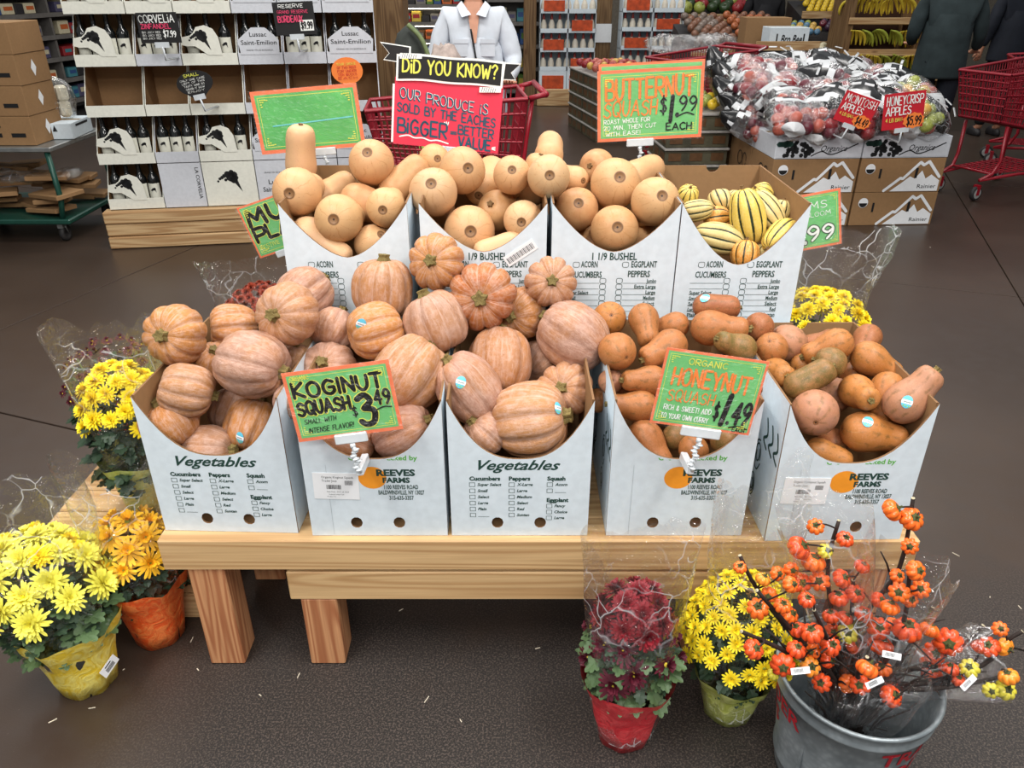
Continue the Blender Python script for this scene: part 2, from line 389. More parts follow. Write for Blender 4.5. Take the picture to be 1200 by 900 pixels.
for k in range(3): beam('timber', (0, -.27, .045+k*.09), (.36, .085, .086), cedar_x, plat); beam('timber', (0, .3, .045+k*.09), (.36, .085, .086), cedar_x, plat)
for k in range(3): beam('timber', (0, .015, .045+k*.09), (.34, .35, .04), cedar_x, plat)
for k in range(7): beam('plank', (0, -.27+k*.097, .2875), (.40, .092, .03), cedar_x, plat)

# ================================================================ WHITE BOXES
def carton(name, col, r=.75):
    m, nt, p = base(name, r, .25); tc = objc(nt); n = noi(nt, tc, 55, 4); n2 = noi(nt, tc, 6, 3)
    c = mixc(nt, ramp(nt, n, .35, .65), tuple(q*.93 for q in col), col); c = mixc(nt, ramp(nt, n2, .5, .8, 0, .25), c, tuple(q*.75 for q in col))
    nt.links.new(c, p.inputs['Base Color']); bump(nt, p, n, .3, .001); return m
WHITE = carton('white_board', srgb(214, 225, 232)); KRAFT = carton('kraft_board', srgb(150, 116, 80)); KRAFTD = carton('kraft_board_dark', srgb(126, 94, 64))
CREAM = carton('cream_board', srgb(226, 226, 214)); GREYW = carton('pale_grey_board', srgb(205, 208, 214))
INKG = mat('dark_green_ink', srgb(34, 66, 58), .6, var=.0); INKGR = mat('bright_green_ink', srgb(92, 176, 60), .6, var=0); INKO = mat('orange_ink', srgb(240, 152, 40), .6, var=.05)
INKK = mat('black_ink', srgb(22, 22, 24), .6, var=0); PAPER = mat('white_paper', srgb(236, 238, 240), .5, var=.02)
BW, BD, BH, BT = .32, .44, .365, .005
def scoop(kind, W=BW, H=BH, dep=.15, n=22):
    ex = 2.6 if kind == 'u' else 1.7
    return [(W*(1-i/n), H-dep*(1-abs(1-2*i/n)**ex)) for i in range(n+1)]
def hole(cx, cz, rx, rz, n=14): return [(cx+rx*cos(2*pi*k/n), cz+rz*sin(2*pi*k/n)) for k in range(n)]
def oblong(cx, cz, hw, hh, n=5):
    P = []
    for s, a0 in ((1, 0), (-1, pi)):
        for k in range(n+1): a = a0+pi*k/n; P.append((cx+hw*cos(a), cz+s*(hh-hw)+hw*sin(a)))
    return P
def squiggles(mb, W, z0, rnd, mi=0):     # pepper and leaf sketches
    for cx, cy, s in ((.25*W, z0+.2, .035), (.3*W, z0+.12, .05), (.28*W, z0+.05, .03), (.7*W, z0+.16, .045), (.68*W, z0+.07, .035)):
        L = []
        for k in range(3):
            a0 = rnd.uniform(0, 6); L.append(cat([(cx+s*(.9-.25*k)*cos(a0+t*.9)*(.55), cy+s*(.9-.25*k)*sin(a0+t*.9)) for t in range(6)], 4))
        strokes(mb, L, .004, 0, mi)
SCRIPT_CACHE = {}
def check_items(mb, x, z, items, dz, bw=.0125, th=.0075, blankline=True):
    for k, t in enumerate(items):
        zz = z-k*dz; strokes(mb, [[(x, zz), (x+bw, zz), (x+bw, zz+bw*.85), (x, zz+bw*.85), (x, zz)]], .0011, 0, 0)
        if t: prt(mb, t, x+.018, zz+.002, th, bold=.03, shear=.25)
        else: rect(mb, x+.018, zz, x+.044, zz+.001)
DEPS = {'bush': .14, 'bushc': .125, 'bushd': .16, 'veg': .15, 'farm': .15}
def print_front(kind, W):
    g = MB()      # slots: 0 dark green, 1 bright green, 2 orange
    if kind == 'veg':
        prt(g, 'Vegetables', .066, .187, .026, .185, bold=.02, shear=.45)
        for x, z, h in ((.045, .158, 'Cucumbers'), (.135, .158, 'Peppers'), (.222, .158, 'Squash'), (.222, .098, 'Eggplant')): prt(g, h, x, z, .0105, bold=.045)
        check_items(g, .045, .141, ['Super Select', 'Small', 'Select', 'Large', 'Plain', ''], .0172)
        check_items(g, .135, .141, ['X-Large', 'Large', 'Medium', 'Select', 'Red', 'Suntan'], .0172)
        check_items(g, .222, .141, ['Acorn', ''], .0172); check_items(g, .222, .081, ['Fancy', 'Choice', 'Large'], .0172)
    elif kind == 'farm':
        prt(g, 'Grown & Packed by', .105, .213, .0125, .155, mi=1, bold=.02)
        pts = hole(.155, .165, .032, .030, 28); g.add([(p[0], p[1], -.0003) for p in pts], [tuple(range(28))], 2)
        prt(g, 'REEVES', .165, .171, .0165, .088, bold=.045); prt(g, 'FARMS', .178, .152, .0135, .062, bold=.045)
        prt(g, '1100 REEVES ROAD', .18, .134, .0115, .078, bold=.025); prt(g, 'BALDWINSVILLE, NY 13027', .166, .119, .0115, .105, bold=.025); prt(g, '315-635-3357', .19, .104, .0115, .056, bold=.025)
        rect(g, .052, .004, .0526, .2, mi=3)
    else:
        if kind == 'bushc': prt(g, '1 1/9 BUSHEL', .105, .219, .019, .115, bold=.02)
        for x, z, t, w_, bx in ((.077, .199, 'ACORN', .043, .057), (.207, .199, 'EGGPLANT', .066, .184)):
            prt(g, t, x, z, .0165, w_, bold=.02); strokes(g, [rrect(bx, z, bx+.016, z+.014, .004, 2)+[(bx+.016, z+.01)]], .0012, 0, 0)
        prt(g, 'CUCUMBERS', .052, .171, .0165, .08, bold=.022); prt(g, 'PEPPERS', .2, .173, .0165, .057, bold=.022)
        for k, t in enumerate(['Jumbo', 'Extra Large', 'Large', 'Medium', 'Select', 'Red', 'Suntan']):
            z = .156-k*.0158
            for bx in (.128, .171): strokes(g, [rrect(bx, z-.001, bx+.0155, z+.013, .004, 2)+[(bx+.0155, z+.01)]], .0012, 0, 0)
            prt(g, t, .275, z+.001, .0105, len(t)*.0051, align=1, bold=.02); rect(g, .188, z-.001, .275, z); rect(g, .04, z-.001, .126, z)
        for k, t in enumerate(['Super Select', 'Small', 'Select', 'Large', 'Plain']): prt(g, t, .042, .124-k*.0158, .0105, len(t)*.0048, bold=.02)
    if 1:
        dp = DEPS.get(kind, .15); ex = 1.7 if kind.startswith('bush') else 2.6; nf = []; nm_ = []; ns_ = []
        for f, m_, s_ in zip(g.f, g.m, g.s):
            if all(g.v[i][1] < BH-dp*(1-abs(1-2*min(1, max(0, g.v[i][0]/W)))**ex)-.002 for i in f): nf.append(f); nm_.append(m_); ns_.append(s_)
        g.f, g.m, g.s = nf, nm_, ns_
    return g.mesh('print', [INKG, INKGR, INKO, mat('fold_line_grey', srgb(150, 160, 166), .7, var=0)])
PRINTS = {k: print_front(k, BW) for k in ('veg', 'farm', 'bush', 'bushc', 'bushd')}
def side_print():
    g = MB(); squiggles(g, BD, 0, random.Random(3)); [strokes(g, [cat([(.33+.035*k, .27), (.345+.035*k, .235), (.325+.035*k, .215), (.35+.035*k, .20)])], .007, 0, 0) for k in range(3)]; return g.mesh('side_print', INKG)
SIDEP = side_print()
def panels(kind):
    W, D, H, t = BW, BD, BH, BT; out = {}
    b = MB(); b.poly([(0, 0), (W, 0)]+scoop('v' if kind.startswith('bush') else 'u', dep=DEPS[kind]), 0, t, [oblong(.108, .038, .0135, .0155), oblong(.208, .038, .0135, .0155)], mi=(0, 1, 2)); out['front_panel'] = b.mesh('front_panel', [WHITE, KRAFT, KRAFTD])
    b = MB(); b.poly([(0, 0), (D-2*t, 0), (D-2*t, H), (0, H)], 0, t, [oblong(D*.5, H-.07, .04, .0145) if 0 else [(D*.5+.045*cos(2*pi*k/14), H-.07+.014*sin(2*pi*k/14)) for k in range(14)]], mi=(0, 1, 2)); out['side_panel'] = b.mesh('side_panel', [WHITE, KRAFT, KRAFTD])
    nt_ = [(W, 0), (W, H)]+[(W*.45+.02*cos(a), H-.02*sin(a)) for a in [k*pi/8 for k in range(9)]]+[(0, H), (0, 0)]
    b = MB(); b.poly(nt_, 0, t, mi=(0, 1, 2)); out['back_panel'] = b.mesh('back_panel', [WHITE, KRAFT, KRAFTD])
    b = MB(); b.box((W/2, D/2, .004), (W-2*t, D-2*t, .006)); out['base_panel'] = b.mesh('base_panel', KRAFT); return out
PAN = {k: panels(k) for k in ('veg', 'bush', 'bushc', 'bushd')}
def produce_box(label, x, y, z, yaw=0, kind='veg', group='white produce boxes on the bench'):
    t = thing('produce_box', label, 'box', T(x, y, z+.001) @ RZ(yaw), group)
    P = PAN[kind if kind.startswith('bush') else 'veg']
    Fm = Matrix(((1, 0, 0, 0), (0, 0, -1, BT), (0, 1, 0, 0), (0, 0, 0, 1)))
    f = link('front_panel', P['front_panel'], t, Fm); link('print', PRINTS[kind], f, T(0, 0, BT+.0006))
    Lm = Matrix(((0, 0, -1, BT), (-1, 0, 0, BD-BT), (0, 1, 0, 0), (0, 0, 0, 1)))       # left side, outside facing -x
    s = link('side_panel', P['side_panel'], t, Lm); link('side_print', SIDEP, s, T(0, 0, BT+.0006))
    Rm = Matrix(((0, 0, 1, BW-BT), (1, 0, 0, BT), (0, 1, 0, 0), (0, 0, 0, 1)))
    s = link('side_panel', P['side_panel'], t, Rm); link('side_print', SIDEP, s, T(0, 0, BT+.0006))
    Bm = Matrix(((-1, 0, 0, BW), (0, 0, 1, BD-BT), (0, 1, 0, 0), (0, 0, 0, 1)))
    link('back_panel', P['back_panel'], t, Bm); link('base_panel', P['base_panel'], t)
    return t
FY = 1.44
fronts = [(-.828, 1.46, -.035, 'veg', 'leftmost white front-row box, vegetable checklist on its front, ribbed squash heaped in it'),
 (-.472, FY, 0, 'farm', 'second white front-row box from the left, behind the lower green sign, farm address on it'),
 (-.142, FY, 0, 'veg', 'middle white front-row box with vegetable checklist below its scooped front'),
 (.222, FY, .0, 'farm', 'fourth white front-row box from the left, behind the green sign with orange lettering'),
 (.592, FY-.02, .02, 'farm', 'rightmost white front-row box, sticky label beside the orange circle')]
FB = [produce_box(l, x, y, .411, a, k) for x, y, a, k, l in fronts]
for x, y, a in ((-.60, 1.895, 0), (-.25, 1.895, 0), (.1, 1.895, 0), (.44, 1.895, 0)):
    pass
backs = [(-.582, 'leftmost white back-row bushel box, full of pale tan squash'), (-.232, 'second white back-row bushel box from the left, pale tan squash inside'),
 (.101, 'third white back-row bushel box, tan squash under the orange-bordered price sign'), (.424, 'rightmost back-row bushel box, striped yellow squash against bare brown cardboard')]
BY0 = 1.895
BBX = [produce_box(l, x, BY0,   .718, 0, k, 'white bushel boxes in the back row') for (x, l), k in zip(backs, ('bush', 'bushc', 'bushc', 'bushd'))]
# riser crates under the back row
rc = thing('riser_crate', 'plain white carton riser under the back row of bushel boxes', 'crate', T(-.59, 1.9, .412))
b = MB(); b.box((.67, .22, .004), (1.34, .43, .008)); b.build('base_panel', KRAFT, rc)
for x in (0, .33, .67, 1.0, 1.33): b = MB(); b.box((x, .22, .155), (.01, .43, .29)); b.build('divider', WHITE, rc)
for y in (.01, .43): b = MB(); b.box((.67, y, .155), (1.34, .008, .29)); b.build('side_panel', WHITE, rc)
b = MB(); b.box((.67, .22, .301), (1.34, .44, .008)); b.build('lid', WHITE, rc)
# sticky shipping labels
def ship_label(boxo, x, z, text, rot=0):
    g = MB(); g.box((.052, .036, .0004), (.104, .072, .0008), 0)
    prt(g, text, .02, .058, .006, .072, z=.001, mi=1); prt(g, 'Trader Joes', .02, .048, .006, .034, z=.001, mi=1)
    prt(g, 'Pack Date:  OCT 16, 2024', .03, .019, .0035, .05, z=.001, mi=1); prt(g, 'Produced in New York', .034, .012, .003, .035, z=.001, mi=1); prt(g, 'Produce Inc', .03, .006, .003, .02, z=.001, mi=1)
    r = random.Random(2); q = .03
    while q < .062: ww = r.choice((.0006, .001, .0016)); rect(g, q, .028, q+ww, .04, .001, 1); q += ww+r.choice((.0006, .001))
    q = .072
    while q < .09: ww = r.choice((.0006, .001)); rect(g, q, .04, q+ww, .052, .001, 1); q += ww+.0008
    fp = boxo.children[0]
    for c in boxo.children:
        if c.name.startswith('front_panel'): fp = c
    g.build('sticky_label', [PAPER, INKK], fp, T(x, z, BT+.0008) @ RZ(rot))
ship_label(FB[1], .018, .108, 'Organic Koginut Squash', -.03)
ship_label(FB[4], .018, .108, 'Organic Honeynut Squash', -.03)
b = MB(); b.box((.045, .015, .0004), (.09, .03, .0008), 0)
for k in range(24): rect(b, .006+k*.0033, .006, .006+k*.0033+(.0012 if k % 3 else .002), .022, .001, 1)
for c in BBX[1].children:
    if c.name.startswith('front_panel'): b.build('sticky_label', [PAPER, INKK], c, T(.225, .2, BT+.0008) @ RZ(.6))

# ================================================================ SQUASH
def surf_tex(nt): return objc(nt)
def attr(nt, n): a = nd(nt, 'ShaderNodeAttribute'); a.attribute_name = n; return a.outputs['Fac']
def kogi_mat():
    m, nt, p = base('ribbed_squash_skin', .5, .35); tc = objc(nt); oi = nd(nt, 'ShaderNodeObjectInfo'); oc = oi.outputs['Color']
    g = attr(nt, 'g'); av = nd(nt, 'ShaderNodeVectorMath'); av.operation = 'ADD'; cx = nd(nt, 'ShaderNodeCombineXYZ')
    rr = math_(nt, 'MULTIPLY', oi.outputs['Random'], 31.)
    for i in range(3): nt.links.new(rr, cx.inputs[i])
    nt.links.new(tc, av.inputs[0]); nt.links.new(cx.outputs[0], av.inputs[1]); v = av.outputs[0]
    big = noi(nt, v, 1.3, 3); fine = noi(nt, v, 22, 3, .65); med = noi(nt, v, 6, 4, .6)
    pale = srgb(198, 164, 148)
    c = mixc(nt, ramp(nt, big, .42, .62, 0, .55), oc, srgb(174, 116, 62))
    c = mixc(nt, ramp(nt, med, .42, .7, 0, .5), c, pale)
    sx_ = nd(nt, 'ShaderNodeSeparateXYZ'); nt.links.new(tc, sx_.inputs[0]); thn = math_(nt, 'ARCTAN2', sx_.outputs[1], sx_.outputs[0]); cc_ = nd(nt, 'ShaderNodeCombineXYZ')
    nt.links.new(math_(nt, 'ADD', math_(nt, 'MULTIPLY', math_(nt, 'COSINE', thn), 5.), rr), cc_.inputs[0]); nt.links.new(math_(nt, 'MULTIPLY', math_(nt, 'SINE', thn), 5.), cc_.inputs[1]); nt.links.new(math_(nt, 'MULTIPLY', sx_.outputs[2], .9), cc_.inputs[2])
    stk_ = noi(nt, cc_.outputs[0], 2.2, 4, .65); c = mixc(nt, ramp(nt, stk_, .50, .66, 0, .6), c, pale); c = mixc(nt, ramp(nt, stk_, .42, .32, 0, .35), c, srgb(150, 96, 58))
    c = mixc(nt, ramp(nt, g, .10, .0, 0, .5), c, pale)                  # pale seam down each groove
    c = mixc(nt, ramp(nt, fine, .55, .72, 0, .4), c, srgb(140, 92, 60))
    mk = noi(nt, v, 3.4, 2); c = mixc(nt, ramp(nt, mk, .70, .74, 0, .35), c, srgb(150, 100, 62))
    nt.links.new(c, p.inputs['Base Color']); bump(nt, p, fine, .3, .008); return m
def nut_mat(name, blem, pale, scar, sr):
    m, nt, p = base(name, .46, .35); tc = objc(nt); oi = nd(nt, 'ShaderNodeObjectInfo'); oc = oi.outputs['Color']
    av = nd(nt, 'ShaderNodeVectorMath'); av.operation = 'ADD'; cx = nd(nt, 'ShaderNodeCombineXYZ'); rr = math_(nt, 'MULTIPLY', oi.outputs['Random'], 31.)
    for i in range(3): nt.links.new(rr, cx.inputs[i])
    nt.links.new(tc, av.inputs[0]); nt.links.new(cx.outputs[0], av.inputs[1]); v = av.outputs[0]
    s = nd(nt, 'ShaderNodeSeparateXYZ'); nt.links.new(tc, s.inputs[0])
    rad = math_(nt, 'SQRT', math_(nt, 'ADD', math_(nt, 'MULTIPLY', s.outputs[0], s.outputs[0]), math_(nt, 'MULTIPLY', s.outputs[1], s.outputs[1])))
    th = math_(nt, 'ARCTAN2', s.outputs[1], s.outputs[0]); wob = noi(nt, v, 2.5, 2)
    ln = math_(nt, 'SINE', math_(nt, 'ADD', math_(nt, 'MULTIPLY', th, 10.), math_(nt, 'MULTIPLY', wob, 5.)))
    low = ramp(nt, s.outputs[2], .1, -.7)
    med = noi(nt, v, 2.2, 3); fine = noi(nt, v, 14, 4, .6); sp = noi(nt, v, 17, 2, .5)
    c = mixc(nt, ramp(nt, med, .3, .7, 0, .4), oc, pale)
    lnf = math_(nt, 'MULTIPLY', math_(nt, 'MULTIPLY', ramp(nt, ln, .86, 1., 0, .6), ramp(nt, noi(nt, v, 1.7, 2), .4, .62)), low); c = mixc(nt, lnf, c, srgb(176, 128, 78))
    c = mixc(nt, ramp(nt, sp, .66, .72, 0, blem), c, srgb(120, 76, 40))
    sc = math_(nt, 'MULTIPLY', ramp(nt, rad, sr, sr*.82), ramp(nt, s.outputs[2], -.5, -.6)); ringf = math_(nt, 'MULTIPLY', ramp(nt, rad, sr*.78, sr*.6, 1, 0), sc)
    if sr < .15:
        grn = math_(nt, 'MULTIPLY', ramp(nt, noi(nt, v, 3.2, 3), .45, .62), ramp(nt, ln, .0, .9, 0, .55)); c = mixc(nt, grn, c, srgb(92, 72, 36)); c = mixc(nt, ramp(nt, fine, .5, .7, 0, .35), c, srgb(196, 140, 104))
    c = mixc(nt, sc, c, scar); c = mixc(nt, math_(nt, 'MULTIPLY', ringf, .5), c, srgb(70, 44, 26))
    c = mixc(nt, math_(nt, 'MULTIPLY', ramp(nt, rad, .05, .035), ramp(nt, s.outputs[2], -.5, -.6)), c, srgb(50, 30, 18))
    nt.links.new(c, p.inputs['Base Color']); bump(nt, p, fine, .10, .004); return m
def deli_mat():
    m, nt, p = base('striped_squash_skin', .42, .4); tc = objc(nt); oi = nd(nt, 'ShaderNodeObjectInfo'); oc = oi.outputs['Color']
    g = attr(nt, 'g'); n = noi(nt, tc, 9, 4, .6); n2 = noi(nt, tc, 3, 2); c = mixc(nt, ramp(nt, n, .4, .7, 0, .45), oc, srgb(214, 200, 140))
    gg = math_(nt, 'ADD', g, math_(nt, 'MULTIPLY', n, .13)); st = ramp(nt, gg, .30, .22)
    c = mixc(nt, math_(nt, 'MULTIPLY', st, ramp(nt, n2, .3, .45, .75, 1)), c, srgb(34, 44, 26)); dots = ramp(nt, noi(nt, tc, 20, 2), .64, .7, 0, .6)
    c = mixc(nt, math_(nt, 'MULTIPLY', dots, ramp(nt, g, .75, .4)), c, srgb(70, 80, 40))
    nt.links.new(c, p.inputs['Base Color']); return m
KM = kogi_mat(); BM_ = nut_mat('tan_squash_skin', .5, srgb(208, 170, 122), srgb(132, 96, 62), .25)
HM = nut_mat('small_orange_squash_skin', .35, srgb(184, 122, 78), srgb(140, 92, 56), .12); DM = deli_mat()
STEM = mat('cut_stem', srgb(122, 106, 60), .8, var=.35, scale=50, bmp=.5); STEMK = mat('corky_stem', srgb(120, 92, 58), .85, var=.3, scale=40, bmp=.5)
def nz(p, s): return noise.noise(Vector(p)*s)
def kogi_mesh(seed, n=10, asp=.85, nu=70, nv=26, lobe=.085, dent=.16, pw=2.25):
    r = random.Random(seed); off = Vector((r.uniform(0, 50), r.uniform(0, 50), r.uniform(0, 50))); vs = []; gs = []; ph = [r.uniform(-.12, .12) for _ in range(n)]
    for j in range(nv+1):
        t = pi*j/nv; st, ct = sin(t), cos(t)
        rr = abs(st)**(2/pw)*1.0; zz = (1 if ct > 0 else -1)*abs(ct)**(2/pw)*asp
        for i in range(nu):
            a = 2*pi*i/nu; u = a*n/(2*pi); k = int(u) % n; fr = u-int(u)+ph[k]*sin(pi*(u-int(u))); d = min(fr, 1-fr)*2
            gr = 1-(1-min(1, max(0, d)))**3; f = 1-lobe*(1-sqrt(max(0, 1-(1-d)**2)))*(.45+.55*st)
            end = math.exp(-((rr/.42)**2)); z = zz*(1-dent*end)
            p = Vector((rr*f*cos(a), rr*f*sin(a), z*(1-.10*(1-f)/max(lobe, .01)*.4)))
            q = 1+.07*noise.noise(p*1.1+off)+.015*noise.noise(p*5+off); p = p*q; vs.append(tuple(p)); gs.append(min(1, max(0, d)))
    fs = [(j*nu+i, (j+1)*nu+i, (j+1)*nu+(i+1) % nu, j*nu+(i+1) % nu) for j in range(nv) for i in range(nu)]
    b = MB(); b.add(vs, fs, 0, None, True); return b, gs
def withg(b, gs, name, m):
    me = b.mesh(name, m); a = me.attributes.new('g', 'FLOAT', 'POINT'); a.data.foreach_set('value', gs); return me
KOGI = [withg(*kogi_mesh(s, n, a, lobe=l), 'kogi', KM) for s, n, a, l in ((1, 10, .84, .13), (2, 11, .86, .10), (3, 10, 1.0, .12), (4, 9, 1.12, .10), (5, 10, 1.25, .09))]
KASP = [.84, .86, 1.0, 1.12, 1.25]
def nut_mesh(seed, prof, bend=.1, nu=36):
    r = random.Random(seed); off = Vector((r.uniform(0, 50),)*3); P = cat([(a, b) for a, b in prof], 3); L = P[-1].y
    vs = []
    for p in P:
        for i in range(nu):
            a = 2*pi*i/nu; v = Vector((p.x*cos(a), p.x*sin(a), p.y)); q = 1+.03*noise.noise(v*.9+off)
            if p.y > 0: v.x += bend*(p.y/L)**2*L*.5
            vs.append((v.x*q, v.y*q, v.z*(1+.01*q)))
    k = len(P); fs = [(j*nu+i, j*nu+(i+1) % nu, (j+1)*nu+(i+1) % nu, (j+1)*nu+i) for j in range(k-1) for i in range(nu)]
    fs.append(tuple(range(nu))[::-1]); fs.append(tuple((k-1)*nu+i for i in range(nu)))
    return vs, fs
PB = [(.02, -.93), (.12, -.945), (.22, -.975), (.5, -.88), (.78, -.64), (.96, -.28), (1.0, .05), (.95, .4), (.82, .78), (.69, 1.15), (.64, 1.55), (.64, 1.95), (.62, 2.3), (.5, 2.6), (.3, 2.74), (.15, 2.76)]
PH = [(.02, -.92), (.1, -.93), (.3, -.93), (.66, -.74), (.92, -.36), (1.0, 0), (.97, .35), (.86, .75), (.74, 1.1), (.70, 1.45), (.68, 1.75), (.55, 2.0), (.34, 2.1), (.2, 2.08)]
PR = [(.02, -.92), (.1, -.93), (.3, -.93), (.66, -.74), (.92, -.36), (1.0, 0), (.97, .3), (.84, .65), (.66, .85), (.4, .98), (.2, .97)]
PC = [(.02, -.9), (.12, -.93), (.4, -.86), (.74, -.62), (.95, -.25), (1.0, .15), (.97, .6), (.93, 1.1), (.92, 1.6), (.9, 2.0), (.78, 2.4), (.5, 2.62), (.2, 2.66)]
NUT = {}
for k, (pr, mt, bd) in {'b': (PB, BM_, .12), 'h': (PH, HM, .12), 'r': (PR, HM, 0), 'c': (PC, HM, .1), 'bc': (PC, BM_, .06), 'br': (PR, BM_, 0)}.items():
    b = MB(); vs, fs = nut_mesh(hash_(k), pr, bd); b.add(vs, fs, 0, None, True); NUT[k] = b.mesh('nut', mt)
def deli_mesh(seed, asp):
    b, gs = kogi_mesh(seed, 10, asp, 60, 26, .09, .05, 2.15); return withg(b, gs, 'deli', DM)
DELI = {1.0: deli_mesh(1, 1.0), 1.6: deli_mesh(2, 1.6), 1.9: deli_mesh(3, 1.9)}
def stem_mesh(r, h, m, star=5, name='stem'):
    b = MB(); prof = [(r*1.5, -h*.35), (r*1.15, h*.1), (r*.85, h*.6), (r*1.0, h*.97), (r*.85, h), (r*.3, h*.9), (.001, h*.88)]
    b.lathe(prof, 20, 0, None, False, lambda a, j, rr, z: (rr*cos(a)*(1+.22*cos(star*a)), rr*sin(a)*(1+.22*cos(star*a)), z)); return b.mesh(name, m)
KST = stem_mesh(.17, .22, STEM); HST = stem_mesh(.16, .26, STEM); BST = stem_mesh(.14, .16, STEMK); DST = stem_mesh(.1, .2, STEMK)
STK1 = mat('sticker_blue', srgb(96, 186, 212), .4, var=.02); STK2 = mat('sticker_green', srgb(140, 196, 110), .4, var=.02)
def sticker_mesh():   # curved oval sticker: blue top, white word band, green foot
    b = MB(); n = 10
    for i in range(-n, n):
        y0, y1 = i/n, (i+1)/n; w0, w1 = sqrt(max(0, 1-y0*y0))*.8, sqrt(max(0, 1-y1*y1))*.8; mi = 1 if abs((y0+y1)/2) < .28 else (0 if y0 > 0 else 0)
        vs = []; fs = []
        for k in range(9):
            for y, w_ in ((y0, w0), (y1, w1)):
                x = w_*(k/4-1); vs.append((x, y, -.5*(x*x+y*y)*.28))
        fs = [(2*k, 2*k+2, 2*k+3, 2*k+1) for k in range(8)]; b.add(vs, fs, mi, None, True)
    for x, s in ((-.4, 'H'), (0, 'E'), (.3, 'Y')): pass
    prt(b, 'ORGANIC', -.55, -.1, .2, 1.1, z=.02, mi=2, bold=.02)
    for sx in (-.35, .05, .4): b.add([(sx-.14, -.75, -.05), (sx+.14, -.75, -.05), (sx, -.4, .0)], [(0, 1, 2)], 3)
    return b.mesh('sticker', [STK1, PAPER, INKG, STK2])
STICK = sticker_mesh()
K_G = srgb(178, 118, 58); K_O = srgb(168, 94, 40); K_P = srgb(164, 124, 104); K_T = srgb(170, 122, 84)
def C(c, r): k = 1+r.uniform(-.08, .08); return (min(1, c[0]*k), min(1, c[1]*k*(1+r.uniform(-.04, .04))), min(1, c[2]*k), 1)
# kind, px, py, radius px, direction of the stem end (right, up, toward us), colour, variant/aspect, sticker(px,py), order nudge
KOG = [
 (206, 392, 37, (-.15, -.12, .98), K_G, 0, 0, 0), (274, 384, 29, (.9, .1, -.35), K_G, 2, 0, -30), (337, 368, 37, (-.3, -.12, .93), K_T, 1, 0, 0), (357, 345, 33, (.6, .6, -.4), K_P, 2, 0, -20),
 (296, 427, 40, (.92, -.22, .2), K_P, 3, 0, 10), (219, 458, 33, (.9, -.2, -.3), K_T, 2, 0, 0), (198, 494, 34, (-.3, .78, .5), K_G, 1, 0, 0), (270, 480, 26, (.3, .9, -.2), K_P, 2, 0, -25),
 (297, 500, 34, (.25, .9, -.3), K_G, 2, (281, 513), 0), (244, 528, 31, (.95, .05, .2), K_P, 3, 0, 5), (344, 420, 22, (.2, .8, .3), K_T, 1, 0, -30),
 (392, 386, 30, (.3, .85, -.2), K_P, 1, 0, -20), (440, 388, 34, (.85, .3, -.3), K_G, 2, (423, 380), 10), (386, 432, 33, (-.1, .25, .9), K_P, 1, 0, -10),
 (448, 338, 37, (.08, .93, .25), K_T, 2, 0, 0), (512, 307, 34, (-.2, -.1, .96), K_G, 0, 0, 0), (565, 347, 41, (-.05, -.22, .97), K_O, 0, 0, 10),
 (609, 367, 31, (-.45, -.25, .85), K_G, 1, 0, -20), (646, 331, 31, (0, -.05, .99), K_T, 0, 0, 0), (510, 378, 38, (-.35, .85, .2), K_P, 2, 0, 0),
 (672, 394, 40, (-.75, .55, -.25), K_P, 3, 0, 10), (480, 438, 43, (.5, .78, -.2), K_T, 3, 0, 10), (586, 424, 38, (0, .93, -.25), K_T, 3, 0, 0),
 (549, 455, 37, (-.55, .72, .2), K_P, 4, (540, 448), 25), (622, 492, 46, (.93, .12, .25), K_T, 2, (654, 478), 10), (662, 457, 34, (-.25, .1, .95), K_T, 0, 0, 0),
 (632, 425, 27, (.5, .6, -.4), K_P, 1, 0, -40), (568, 508, 29, (-.5, .5, .3), K_P, 1, 0, -20), (474, 507, 35, (.8, .4, .3), K_P, 3, 0, 0), (405, 512, 34, (-.6, .3, .5), K_T, 3, 0, 0),
 (345, 470, 24, (.2, .8, .3), K_P, 1, 0, -30), (430, 460, 34, (.3, .8, .1), K_T, 1, 0, -20), (250, 425, 26, (.2, .5, .5), K_G, 1, 0, -60), (600, 470, 30, (.2, .5, .5), K_P, 1, 0, -60)]
B1 = srgb(196, 152, 108); B2 = srgb(184, 134, 90); B3 = srgb(202, 162, 122)
